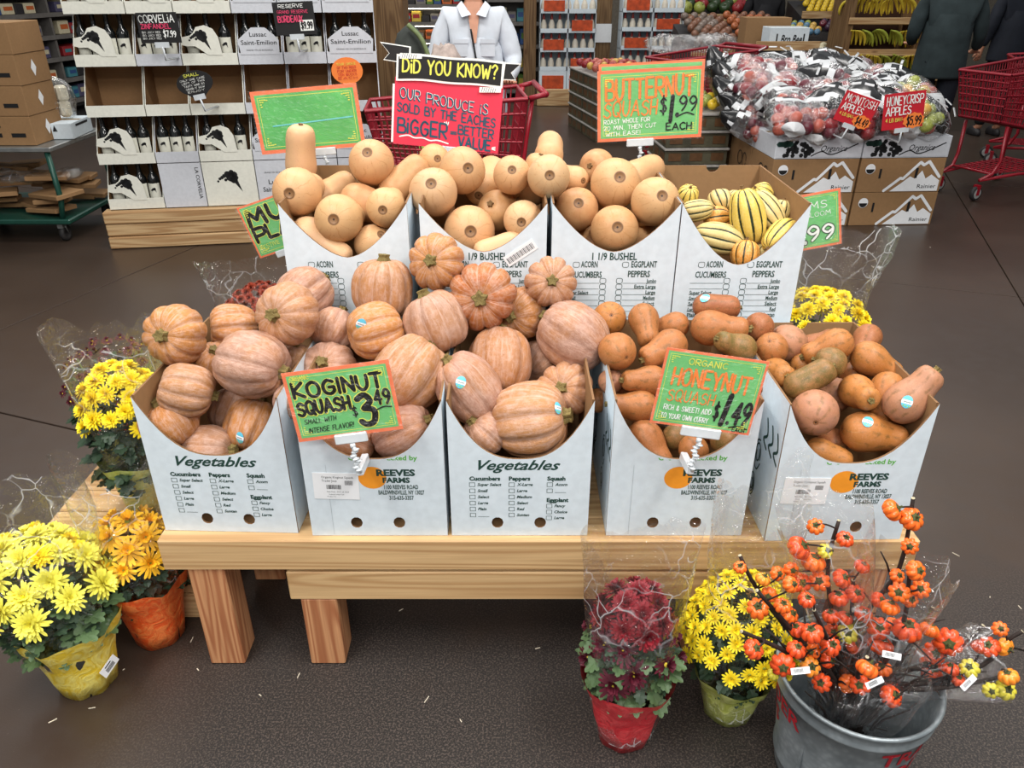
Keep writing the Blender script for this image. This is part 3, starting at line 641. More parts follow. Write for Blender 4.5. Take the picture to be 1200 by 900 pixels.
BUT = [
 (348, 225, 28, (.05, .3, -.95), B1, 'b', 0, 5), (353, 196, 18, (.1, .8, .5), B3, 'bc', 0, -10), (435, 190, 26, (0, -.15, -.98), B1, 'b', 0, 0), (397, 256, 28, (0, .25, -.96), B1, 'b', 0, 5),
 (452, 243, 23, (0, .35, -.93), B1, 'b', 0, 5), (462, 222, 19, (.65, .7, -.2), B2, 'bc', 0, -10), (418, 235, 21, (.9, -.3, -.2), B2, 'bc', 0, -10), (376, 232, 17, (.7, .5, -.2), B1, 'bc', 0, -20),
 (362, 275, 21, (.8, -.5, .1), B3, 'b', 0, -5), (438, 285, 22, (-.5, -.3, -.7), B1, 'br', 0, 0), (432, 264, 18, (.3, .3, .3), B2, 'br', 0, -40),
 (508, 225, 28, (0, -.1, -.98), B3, 'b', 0, 5), (542, 200, 27, (-.3, .15, -.93), B1, 'b', 0, 0), (509, 187, 18, (-.3, .2, -.9), B1, 'br', 0, -20), (550, 271, 30, (-.1, .2, -.96), B1, 'b', 0, 5),
 (566, 220, 22, (.2, .6, -.7), B1, 'bc', 0, -20), (584, 248, 24, (-.35, .15, .9), B2, 'br', 0, -10), (600, 205, 22, (0, .0, -.98), B1, 'b', 0, 0), (643, 207, 25, (0, .2, -.97), B3, 'b', 0, 0),
 (643, 183, 17, (.1, .6, -.7), B1, 'bc', 0, -25), (613, 258, 23, (.1, .3, -.94), B3, 'b', 0, 5), (622, 226, 17, (.2, .6, .4), B1, 'bc', 0, -25), (600, 288, 17, (-.93, -.25, .1), B3, 'bc', 0, 0),
 (676, 245, 25, (0, -.05, -.98), B2, 'b', 0, 0), (721, 215, 29, (-.05, .0, -.98), B1, 'b', 0, 0), (720, 269, 28, (0, .1, -.98), B2, 'b', 0, 5), (768, 236, 28, (-.1, -.0, -.98), B1, 'b', 0, 0),
 (700, 195, 20, (-.5, -.2, .8), B2, 'br', 0, -20), (675, 210, 15, (-.5, .3, -.7), B1, 'bc', 0, -30), (758, 281, 17, (-.8, -.4, .1), B2, 'bc', 0, -10), (690, 283, 18, (.7, -.6, .1), B2, 'bc', 0, -15),
 (742, 207, 18, (.6, .4, -.5), B1, 'bc', 0, -30), (480, 250, 16, (.6, .4, -.5), B1, 'br', 0, -60), (660, 232, 15, (.6, .4, -.5), B1, 'br', 0, -60), (748, 262, 16, (.6, .4, -.5), B1, 'br', 0, -60)]
D1 = srgb(208, 178, 76); D2 = srgb(198, 174, 112); D3 = srgb(208, 138, 50)
DEL = [(806, 229, 13, (.05, .5, .85), D1, 1.0, 0, 0), (815, 247, 13, (.8, .1, .2), D2, 1.6, 0, 5), (844, 236, 15, (.2, -.8, .4), D2, 1.0, 0, -10), (876, 254, 21, (-.25, .85, .25), D1, 1.6, 0, 15),
 (899, 247, 17, (-.5, .7, -.1), D2, 1.6, 0, 0), (893, 227, 13, (-.5, .3, .3), D1, 1.0, 0, -20), (840, 257, 16, (.9, .1, .2), D3, 1.0, 0, -5), (843, 280, 19, (-.9, .28, -.25), D2, 1.6, 0, 10),
 (916, 277, 18, (-.68, -.55, .4), D1, 1.6, 0, 10), (915, 247, 13, (.2, .8, .2), D2, 1.0, 0, -10), (873, 298, 17, (.1, .9, .1), D3, 1.0, 0, -5), (893, 300, 14, (.3, .8, .1), D2, 1.0, 0, -20),
 (860, 235, 12, (.3, .8, .1), D2, 1.0, 0, -40), (800, 246, 12, (.3, .8, .1), D2, 1.0, 0, -20)]
H1 = srgb(156, 98, 50); H2 = srgb(168, 108, 48); H3 = srgb(162, 116, 92); H4 = srgb(100, 86, 40); H5 = srgb(138, 80, 46)
HON = [
 (714, 373, 20, (0, -.1, -.98), H2, 'r', 0, 0), (754, 373, 18, (.1, -.75, .55), H1, 'h', 0, 0), (792, 381, 16, (-.8, -.2, -.3), H1, 'h', 0, -20), (826, 359, 15, (.97, .02, .0), H5, 'c', (826, 349), 0),
 (830, 384, 21, (.93, -.08, .1), H1, 'h', 0, 10), (890, 383, 17, (-.75, -.1, .6), H5, 'r', 0, 5), (724, 412, 22, (-.3, .3, -.7), H1, 'r', 0, 0), (786, 405, 20, (-.82, -.42, .3), H1, 'h', 0, 10),
 (716, 447, 15, (0, -.1, -.98), H3, 'r', 0, 0), (765, 446, 18, (-.95, .0, .2), H1, 'h', 0, 5), (752, 476, 19, (-.95, .0, .1), H1, 'h', 0, 0), (755, 512, 21, (.5, -.72, .3), H1, 'h', 0, 5),
 (792, 512, 16, (.8, .2, .3), H4, 'r', 0, 0), (812, 526, 17, (.3, -.5, .5), H1, 'r', 0, 5), (849, 516, 17, (.3, .5, .5), H4, 'r', 0, 0), (870, 408, 17, (-.8, .2, .3), H4, 'h', 0, -10),
 (908, 437, 18, (.0, -.08, .98), H2, 'h', 0, 15), (904, 408, 19, (.3, -.3, -.6), H1, 'r', 0, -5), (924, 403, 22, (-.8, .3, .2), H3, 'r', 0, -15), (950, 407, 15, (.86, .42, -.1), H5, 'h', 0, -20),
 (981, 403, 19, (-.8, -.35, -.2), H2, 'h', 0, 0), (974, 425, 18, (-.8, .2, -.4), H4, 'r', 0, 5), (1017, 395, 16, (-.3, -.4, .3), H5, 'h', 0, -10), (1017, 419, 20, (.8, -.5, .1), H2, 'h', 0, 0),
 (935, 452, 17, (.8, .5, .1), H4, 'c', 0, 10), (1003, 458, 20, (-.02, -.3, .95), H2, 'h', 0, 20), (955, 484, 27, (.3, .4, -.85), H3, 'r', 0, 20), (1040, 455, 20, (-.35, -.86, .2), H2, 'h', 0, 5),
 (1059, 473, 24, (.6, .7, .25), H3, 'h', (1063, 471), 30), (1010, 506, 24, (.95, -.15, .1), H2, 'h', (1017, 494), 20), (905, 475, 13, (-.2, .9, .1), H5, 'h', 0, -10), (975, 518, 17, (.2, -.3, .8), H5, 'r', 0, 0),
 (958, 527, 15, (.9, -.35, .1), H2, 'c', 0, 10), (978, 463, 20, (.6, .2, -.4), H3, 'r', 0, -10), (940, 428, 14, (.6, .2, -.4), H2, 'r', 0, -30), (1000, 440, 16, (.6, .2, -.4), H1, 'r', 0, -60),
 (700, 470, 14, (.3, .8, -.2), H1, 'r', 0, -60), (735, 452, 14, (.3, .8, -.2), H5, 'r', 0, -60), (850, 470, 22, (.8, .3, 0), H1, 'h', 0, -30), (800, 460, 22, (.8, .3, 0), H1, 'h', 0, -30), (830, 500, 20, (.8, .3, 0), H1, 'h', 0, -30)]
def surf(px, py, front):
    r = ray(px, py); a, b = ((.62, .80), 1.5) if front else ((.945, .50), 1.95)
    z0, k = a
    d = (z0-k*b-CP.z)/(r.z-k*r.y)
    y = r.y*d; lo, hi = (1.50, 1.82) if front else (1.96, 2.24)
    y = min(hi, max(lo, y)); return y/r.y
def spheres(kind, c, R, ax, var):
    if kind == 'k': a = KASP[var]; return [(c, R*.97)] if a < 1.05 else [(c+ax*R*(a-.9), R*.93), (c-ax*R*(a-.9), R*.93)]
    if kind == 'd': return [(c+ax*R*q, R*.9) for q in ((0,) if var == 1.0 else (-.6, 0, .6))]
    if var in ('r', 'br'): return [(c, R*.95)]
    if var in ('c', 'bc'): return [(c+ax*R*q, R*.93) for q in (0, .8, 1.6)]
    L = 1.0 if kind == 'h' else 1.25; return [(c, R*.97)]+[(c+ax*R*q, R*.66) for q in (1.1, 1.1*L+.5)]
ITEMS = []; PULL = {(549, 455): .07, (480, 438): .04, (198, 494): .04, (586, 424): .02, (348, 225): .06, (643, 207): .05, (1059, 473): .03, (955, 484): .02, (908, 437): .05, (206, 392): .03}
for kind, lst in (('k', KOG), ('b', BUT), ('d', DEL), ('h', HON)):
    for it in lst: ITEMS.append((kind,)+it)
ITEMS.sort(key=lambda q: -(q[2]+q[8]+(1000 if q[0] in 'kh' else 0)))
D0 = []; LO = []; HI = []; AX = []
for kind, px, py, W, dr, col, var, stk, nudge in ITEMS:
    front = kind in 'kh'; r_ = ray(px, py); d0 = surf(px, py, front)-PULL.get((px, py), 0); ax = sv(*dr); AX.append(ax); R = W*d0/F; z = CAM_H+r_.z*d0
    y0, y1 = (1.445, 1.885) if front else (1.90, 2.32); lowz = .74 if front else 1.05
    rear = 0 if var in ('r', 'br') or kind in 'kd' else max(0, ax.y)*R*1.6
    fore = 0 if var in ('r', 'br') or kind in 'kd' else max(0, -ax.y)*R*1.6
    lo = (y0+R*(.97 if z < lowz else .3)+fore*.6)/r_.y; hi = (y1-R*.9-rear*.8)/r_.y
    if px > 897 and kind == 'h': hi = min(hi, (.905-.35*R)/r_.x)
    if px < 352 and kind == 'k': hi = min(hi, (-.828+.0*R)/r_.x if z > .8 else (-.80+.75*R)/r_.x)
    if kind == 'd': hi = min(hi, (.74-.6*R)/r_.x)
    hi = max(hi, lo+.005); LO.append(lo); HI.append(hi); D0.append(min(hi, max(lo, d0)))
DD = list(D0); NI = len(ITEMS); PAIRS = []
def sph(i, d): it = ITEMS[i]; R = it[3]*d/F; return spheres(it[0], atd(it[1], it[2], d), R, AX[i], it[6])
for i in range(NI):
    for j in range(i+1, NI):
        a, b_ = ITEMS[i], ITEMS[j]
        if (a[0] in 'kh') != (b_[0] in 'kh'): continue
        if hypot(a[1]-b_[1], a[2]-b_[2]) < (a[3]+b_[3])*2.2: PAIRS.append((i, j))
for it in range(110):
    S = [sph(i, DD[i]) for i in range(NI)]; mv = [0]*NI
    for i, j in PAIRS:
        o_ = 0
        for p, r1 in S[i]:
            for q, r2 in S[j]:
                e = r1+r2-(p-q).length
                if e > o_: o_ = e
        if o_ > .001: mv[i] -= o_*.45; mv[j] += o_*.45
    for i in range(NI): DD[i] = min(HI[i], max(LO[i], DD[i]+max(-.02, min(.02, mv[i]))+(D0[i]-DD[i])*.02))
RES = [(it[0], it[1], it[2], it[3], AX[i], it[5], it[6], it[7], DD[i]) for i, it in enumerate(ITEMS)]
def panel_top(x, front):      # height of the scooped front edge at x, and its depth
    if front:
        for (bx, by, ya, kd, lb_) in fronts:
            if bx-.004 <= x <= bx+BW+.004: return .412+BH-.15*(1-abs(1-2*min(1, max(0, (x-bx)/BW)))**2.6), by
        return None, None
    for (bx, lb_), kd in zip(backs, ('bush', 'bushc', 'bushc', 'bushd')):
        if bx-.004 <= x <= bx+BW+.004: return .719+BH-DEPS[kd]*(1-abs(1-2*min(1, max(0, (x-bx)/BW)))**1.7), BY0
    return None, None
for i, it in enumerate(ITEMS):
    for k in range(24):
        bad = False
        for p, r in sph(i, DD[i]):
            for dx in (-.7*r, 0, .7*r):
                zt, yp = panel_top(p.x+dx, it[0] in 'kh')
                rr_ = sqrt(max(0, r*r-dx*dx))*1.06
                if zt is None or p.z-.75*r > zt: continue
                dz = max(0, p.z-zt); ry = sqrt(max(0, rr_*rr_-dz*dz))
                if p.y-ry < yp+.006: bad = True
        if not bad: break
        DD[i] += .006
RES = [(it[0], it[1], it[2], it[3], AX[i], it[5], it[6], it[7], DD[i]) for i, it in enumerate(ITEMS)]
def where(kind, px, py):
    if kind in 'kh':
        i = 0 if px < 352 else 1 if px < 522 and kind == 'k' else 2 if kind == 'k' else 3 if px < 897 else 4
        return 'F', i, ['the leftmost front box', 'the second front box', 'the middle front box', 'the fourth front box', 'the rightmost front box'][i]
    i = 3 if kind == 'd' else 0 if px < 484 else 1 if px < 645 else 2
    return 'B', i, ['the left back box', 'the second back box', 'the third back box', 'the right back box'][i]
CN = {K_G: 'golden', K_O: 'deep orange', K_P: 'pale pink', K_T: 'peach', B1: 'tan', B2: 'darker tan', B3: 'cream', D1: 'yellow', D2: 'pale yellow', D3: 'orange', H1: 'orange-brown', H2: 'amber', H3: 'pinkish', H4: 'green-streaked', H5: 'rusty brown'}
groups = {}
for r in RES: groups.setdefault(where(r[0], r[1], r[2])[:2], []).append(r)
lab = {}
for k, L in groups.items():
    L.sort(key=lambda r: r[2]); n = len(L); rows = max(1, round(n/4)); per = math.ceil(n/rows)
    for j in range(rows):
        row = sorted(L[j*per:(j+1)*per], key=lambda r: r[1])
        rn = ['top', 'upper middle', 'lower middle', 'bottom'] if rows == 4 else ['top', 'middle', 'bottom'] if rows == 3 else ['upper', 'lower'] if rows == 2 else ['only'] if rows == 1 else ['top', 'upper', 'middle', 'lower', 'bottom', 'deepest', 'last', 'final', 'end', 'extra']
        for i, r in enumerate(row): lab[id(r)] = (rn[j], ordn(i))
GRP = {'k': 'ribbed squash in the front boxes', 'b': 'pale tan squash in the back boxes', 'd': 'striped squash in the right back box', 'h': 'small orange squash in the front boxes'}
rs = random.Random(5); SQ = []
for r in RES:
    kind, px, py, W, ax, col, var, stk, d = r; R = W*d/F; c = atd(px, py, d); rn, on = lab[id(r)]; wh = where(kind, px, py)[2]
    fc = ax.dot(T_); shape = {'k': 'round ribbed squash', 'b': 'smooth squash', 'd': 'striped ribbed squash', 'h': 'small necked squash'}[kind]
    if kind == 'h' and var == 'r': shape = 'small round squash'
    extra = ' with blue sticker' if stk else (' stem facing out' if fc > .8 else (' round base facing out' if fc < -.8 else ''))
    label = f"{CN[col]} {shape}{extra}, {on} in {rn} row, {wh}"
    nm = {'k': 'ribbed_squash', 'b': 'butternut_squash', 'd': 'striped_squash', 'h': 'honeynut_squash'}[kind]
    M = T(*c) @ zto(ax, rs.uniform(0, 6.28)); t = thing(nm, label, 'squash', M, GRP[kind])
    if kind == 'k':
        o = link('flesh', KOGI[var], t, SCL(R, R, R)); zt = KASP[var]*.86; st = KST
    elif kind == 'd': o = link('flesh', DELI[var], t, SCL(R, R, R)); zt = var*.97; st = DST
    else:
        o = link('flesh', NUT[var], t, SCL(R, R, R)); st = BST if kind == 'b' else HST
        zt = {'b': 2.74, 'h': 2.06, 'r': .95, 'c': 2.62, 'bc': 2.62, 'br': .95}[var]
    o.name = 'body'; o.color = C(col, rs)
    off = 0 if kind in 'kd' or var in ('r', 'br') else {'b': .12*2.76*.5, 'h': .12*2.08*.5, 'c': .1*2.66*.5, 'bc': .06*2.66*.5}[var]
    link('stem', st, t, T(off*R, 0, zt*R) @ SCL(R, R, R))
    if stk:
        q = ray(*stk); # put the sticker where the line of sight meets the skin
        hit = None; Mi = (M @ SCL(R, R, R)).inverted(); o0 = Mi @ CP; dd = (Mi.to_3x3() @ q).normalized()
        from mathutils.bvhtree import BVHTree
        me = o.data; bv = BVHTree.FromPolygons([v.co for v in me.vertices], [p.vertices for p in me.polygons])
        h = bv.ray_cast(o0, dd)
        if h[0]:
            s = .0145; nn = h[1]; Lo = T(*(h[0]*R+nn*.0012)) @ zto(nn); wz = (M @ Lo).to_3x3() @ Vector((0, 1, 0)); up = (U_*.9+R_*.3)
            l3 = (M @ Lo).to_3x3().inverted() @ up; a = atan2(-l3.x, l3.y); link('sticker', STICK, t, Lo @ RZ(a) @ SCL(s, s, s))
    SQ.append(t)
# ================================================================ SIGNS
S_OR = mat('sign_orange_border', srgb(238, 124, 84), .45, var=.04); S_GR = mat('sign_green', srgb(114, 192, 118), .45, var=.05, scale=12); S_GR2 = mat('sign_green_faded', srgb(96, 182, 100), .45, var=.12, scale=9)
S_YE = mat('sign_yellow_ink', srgb(226, 226, 96), .5, var=0); S_BK = mat('sign_black_ink', srgb(16, 16, 18), .5, var=0); S_WH = mat('sign_white_ink', srgb(240, 242, 238), .5, var=0)
S_RD = mat('sign_red', srgb(222, 58, 82), .45, var=.04, scale=10); S_RED2 = mat('sign_deep_red', srgb(200, 34, 48), .45, var=.04); S_TEAL = mat('sign_teal_ink', srgb(24, 84, 104), .5, var=0); S_OI = mat('sign_orange_ink', srgb(246, 134, 60), .5, var=0)
S_BLU = mat('sign_pale_blue_line', srgb(110, 200, 200), .5, var=0); BLKB = mat('chalk_black', srgb(30, 29, 30), .6, var=.1); PINK = mat('sign_pink_ink', srgb(226, 70, 110), .5, var=0)
CLEAR = film('clear_sleeve', lo=.012, hi=.25, rough=.32, creased=False); CLIPM = mat('clear_plastic_clip', srgb(206, 212, 216), .18, .6, var=.05)
SM = [S_GR, S_OR, S_YE, S_BK, S_WH, S_OI, S_RD, S_TEAL, S_RED2, S_BLU, BLKB, PINK, S_GR2]
def signM(TL, TR, BL, Yt, Yb, Ytr=None):
    a, b, c = at(*TL, Yt), at(*TR, Ytr or Yt), at(*BL, Yb); x = (b-a); y = (a-c); wd = x.length; xn = x.normalized(); hh = (y-xn*y.dot(xn)).length
    bl = a-(y-xn*y.dot(xn)); return frame(bl, x, y), wd, hh
def corner_dots(g, x, y, sx, sy, s, mi=2):
    for i, (a, b) in enumerate(((0, 0), (1, 0), (0, 1), (2, 0), (0, 2), (1, 1), (3, .2), (.2, 3))):
        strokes(g, [[(x+sx*a*s, y+sy*b*s), (x+sx*(a*s+.5*s), y+sy*b*s)]], s*.5, .0016, mi)
def green_card(w, h, faded=False, b=.035):
    g = MB(); g.box((w/2, h/2, -.0006), (w, h, .0012), 1); rect(g, b*w, b*w, w-b*w, h-b*w, .0003, 12 if faded else 0)
    i = (b+.025)*w; strokes(g, [[(i, i), (w-i, i), (w-i, h-i), (i, h-i), (i, i)]], .0045*w, .0006, 2)
    for x, y, sx, sy in ((i, i, 1, 1), (w-i, i, -1, 1), (i, h-i, 1, -1), (w-i, h-i, -1, -1)): corner_dots(g, x+sx*.02*w, y+sy*.02*w, sx, sy, .02*w)
    return g
def clip_holder(parent, x, y, bottom, wd=.07, clampz=-.065):
    b = MB(); b.box((x, y, .002), (wd, .022, .008), 0, ch=.002); b.tube([(x, y-.012, .003), (x, y-.022, .003)], .006, 10); b.build('clip', CLIPM, parent)
    b = MB(); n = 9; pts = [(x+.004*sin(k*1.6), y-.02-(bottom)*k/n, .003+.003*cos(k*1.6)) for k in range(n+1)]
    b.tube(pts, .0045, 8)
    for k in range(1, n): b.lathe([(.0045, -.002), (.0085, 0), (.0045, .002)], 10, 0, T(*pts[k]) @ RX(pi/2))
    b.box((x, y-.02-bottom, clampz/2), (.016, .02, abs(clampz)+.006), 0, ch=.002); b.build('clip_stem', CLIPM, parent)
def mk_sign(name, label, TL, TR, BL, Yt, Yb, draw, group=None, clip=None, sleeve=True, Ytr=None):
    M, wd, hh = signM(TL, TR, BL, Yt, Yb, Ytr); t = thing(name, label, 'sign', M, group)
    draw(t, wd, hh)
    if sleeve:
        b = MB(); b.box((wd/2, hh/2, .004), (wd*1.03, hh*1.03, .0006)); b.build('sleeve', CLEAR, t)
    if clip: clip_holder(t, *[clip[0]*wd, clip[1]*hh, clip[2]], wd=clip[3] if len(clip) > 3 else .07, clampz=-.065 if Yt < 2 else .05)
    return t
def letters(t, name, fn, label=None):
    g = MB(); fn(g); o = g.build(name, SM, t)
    if label: o['label'] = label
    return o
def d_kog(t, w, h):
    green_card(w, h).build('card', SM, t)
    def big(g):
        hand(g, 'ORGANIC', .07*w, .88*h, .055*h, .17*w, .16, .0010, 2)
        for z, mi, k, ox in ((.0010, 2, 1.45, .004), (.0014, 3, 1, 0)):
            hand(g, 'KOGINUT', (.07+ox)*w, (.63-ox)*h, .20*h, .83*w, .24*k, z, mi, rise=.06)
            hand(g, 'SQUASH', (.07+ox)*w, (.38-ox)*h, .18*h, .49*w, .25*k, z, mi, rise=.05)
    letters(t, 'lettering', big)
    def pr(g):
        for z, mi, k in ((.0011, 2, 1.3), (.0016, 3, 1)):
            hand(g, '3', .635*w, .13*h, .42*h, .13*w, .2*k, z, mi); hand(g, '49', .80*w, .40*h, .2*h, .14*w, .2*k, z, mi)
        hand(g, '$', .57*w, .28*h, .13*h, .04*w, .14, .0016, 3); strokes(g, [cat([(.80*w, .33*h), (.87*w, .36*h), (.94*w, .35*h)])], .003, .0016, 3)
    letters(t, 'price', pr)
    letters(t, 'small_lettering', lambda g: (hand(g, 'SMALL WITH', .10*w, .245*h, .065*h, .30*w, .13, .0016, 3, slant=.2, rise=.2), hand(g, 'INTENSE FLAVOR!', .12*w, .115*h, .07*h, .43*w, .13, .0016, 3, slant=.2, rise=.2)))
mk_sign('price_sign', 'lower green card with orange border and fat black lettering, clipped to second front box', (329, 438), (455, 421), (353, 518), 1.40, 1.38, d_kog, clip=(.5, -.03, .06))
def d_hon(t, w, h):
    green_card(w, h, b=.025).build('card', SM, t)
    def big(g):
        hand(g, 'ORGANIC', .24*w, .83*h, .075*h, .37*w, .17, .0012, 2)
        hand(g, 'HONEYNUT', .12*w, .545*h, .22*h, .76*w, .145, .0012, 5); hand(g, 'SQUASH', .11*w, .33*h, .15*h, .46*w, .1, .0012, 5, slant=.05)
    letters(t, 'lettering', big)
    def pr(g):
        hand(g, '|', .675*w, .10*h, .40*h, None, .17, .0014, 3, slant=.12); hand(g, '.49', .745*w, .13*h, .28*h, .20*w, .15, .0014, 3, slant=.1); hand(g, '$', .60*w, .17*h, .2*h, .04*w, .13, .0014, 3)
        strokes(g, [cat([(.78*w, .075*h), (.86*w, .105*h), (.96*w, .08*h)])], .003, .0014, 3); hand(g, 'EACH', .82*w, .03*h, .05*h, .12*w, .18, .0014, 3)
    letters(t, 'price', pr)
    letters(t, 'small_lettering', lambda g: (hand(g, 'RICH & SWEET! ADD', .10*w, .21*h, .065*h, .47*w, .15, .0014, 4), hand(g, 'TO YOUR OWN CURRY', .09*w, .095*h, .065*h, .47*w, .15, .0014, 4)))
mk_sign('price_sign', 'green card with thin orange lettering and black price, clipped to fourth front box', (782, 407), (902, 424), (762, 495), 1.40, 1.38, d_hon, clip=(.52, -.04, .07, .085))
def d_but(t, w, h):
    g = MB(); g.box((w/2+.003, h/2+.008, -.004), (w*.99, h*.99, .001), 1); rect(g, .04*w, .04*w, w*.98, h-.0*w, -.0034, 0); g.build('card', SM, t, T(0, 0, 0), label='second green card behind the front one')
    green_card(w, h*.95, b=.03).build('card', SM, t)
    def big(g):
        for z, mi, ox in ((.0010, 2, .006), (.0011, 7, .004), (.0014, 5, 0)): hand(g, 'BUTTERNUT', (.08+ox)*w, (.56-ox)*h, .26*h, .82*w, .13, z, mi, rise=.1)
        hand(g, 'SQUASH', .06*w, .33*h, .2*h, .50*w, .11, .0014, 5, slant=.1, rise=.05)
    letters(t, 'lettering', big)
    def pr(g):
        hand(g, '$', .60*w, .36*h, .2*h, .05*w, .12, .0016, 3); hand(g, '|', .685*w, .24*h, .33*h, None, .17, .0016, 3, slant=.08); hand(g, '.', .75*w, .31*h, .2*h, .02*w, .3, .0016, 3)
        hand(g, '99', .78*w, .38*h, .19*h, .16*w, .13, .0016, 3); strokes(g, [cat([(.78*w, .31*h), (.85*w, .345*h), (.92*w, .31*h)])], .004, .0016, 3); hand(g, 'EACH', .66*w, .12*h, .09*h, .24*w, .2, .0016, 3)
    letters(t, 'price', pr)
    letters(t, 'small_lettering', lambda g: (hand(g, 'ROAST WHOLE FOR', .06*w, .24*h, .055*h, .44*w, .16, .0016, 4, rise=.3), hand(g, '20 MIN. THEN CUT', .06*w, .155*h, .055*h, .5*w, .16, .0016, 4, rise=.3), hand(g, 'WITH EASE!', .08*w, .07*h, .055*h, .33*w, .16, .0016, 4, rise=.3)))
mk_sign('price_sign', 'green card with orange shadowed lettering standing above the third back box', (700, 79), (826, 72), (698, 167), 2.37, 2.36, d_but, clip=(.41, -.03, .09, .08))
def d_blank(t, w, h):
    green_card(w, h, True, b=.035).build('card', SM, t); letters(t, 'blue_line', lambda g: strokes(g, [[(.16*w, .44*h), (.5*w, .46*h), (.92*w, .49*h)]], .004, .0012, 9))
mk_sign('blank_sign', 'blank green card with orange border standing above the left back box', (292, 108), (417, 97), (312, 181), 2.37, 2.36, d_blank, clip=(.6, -.03, .1))
def d_mum(t, w, h):
    green_card(w, h, b=.02).build('card', SM, t)
    def big(g):
        for z, mi, k in ((.001, 2, 1.35), (.0014, 3, 1)): hand(g, 'MUM', .06*w, .60*h, .28*h, .62*w, .28*k, z, mi, rise=.05); hand(g, 'PLANTS', .06*w, .30*h, .25*h, .86*w, .26*k, z, mi, rise=.2)
    letters(t, 'lettering', big); letters(t, 'small_lettering', lambda g: hand(g, 'FESTIVE & BRIGHT', .06*w, .14*h, .07*h, .5*w, .12, .0014, 2, rise=.5))
mk_sign('price_sign', 'green card with black lettering half hidden behind the left back box', (277, 244), (380, 208), (287, 309), 2.39, 2.38, d_mum, clip=(.3, -.03, .1))
def d_799(t, w, h):
    green_card(w, h, b=.035).build('card', SM, t)
    def pr(g):
        for z, mi, k in ((.001, 3, 1.7), (.0014, 4, 1)): hand(g, '$', .05*w, .15*h, .3*h, .12*w, .16*k, z, mi); hand(g, '7', .24*w, .10*h, .42*h, .2*w, .16*k, z, mi); hand(g, '.', .46*w, .12*h, .3*h, .03*w, .2*k, z, mi); hand(g, '99', .52*w, .16*h, .25*h, .36*w, .17*k, z, mi)
    letters(t, 'price', pr); letters(t, 'small_lettering', lambda g: (hand(g, 'MUMS', .3*w, .72*h, .12*h, .5*w, .12, .0012, 4), hand(g, 'IN BLOOM', .35*w, .58*h, .08*h, .5*w, .12, .0012, 4)))
mk_sign('price_sign', 'green card with white price half hidden behind the right back box', (902, 236), (985, 220), (908, 300), 2.41, 2.40, d_799)
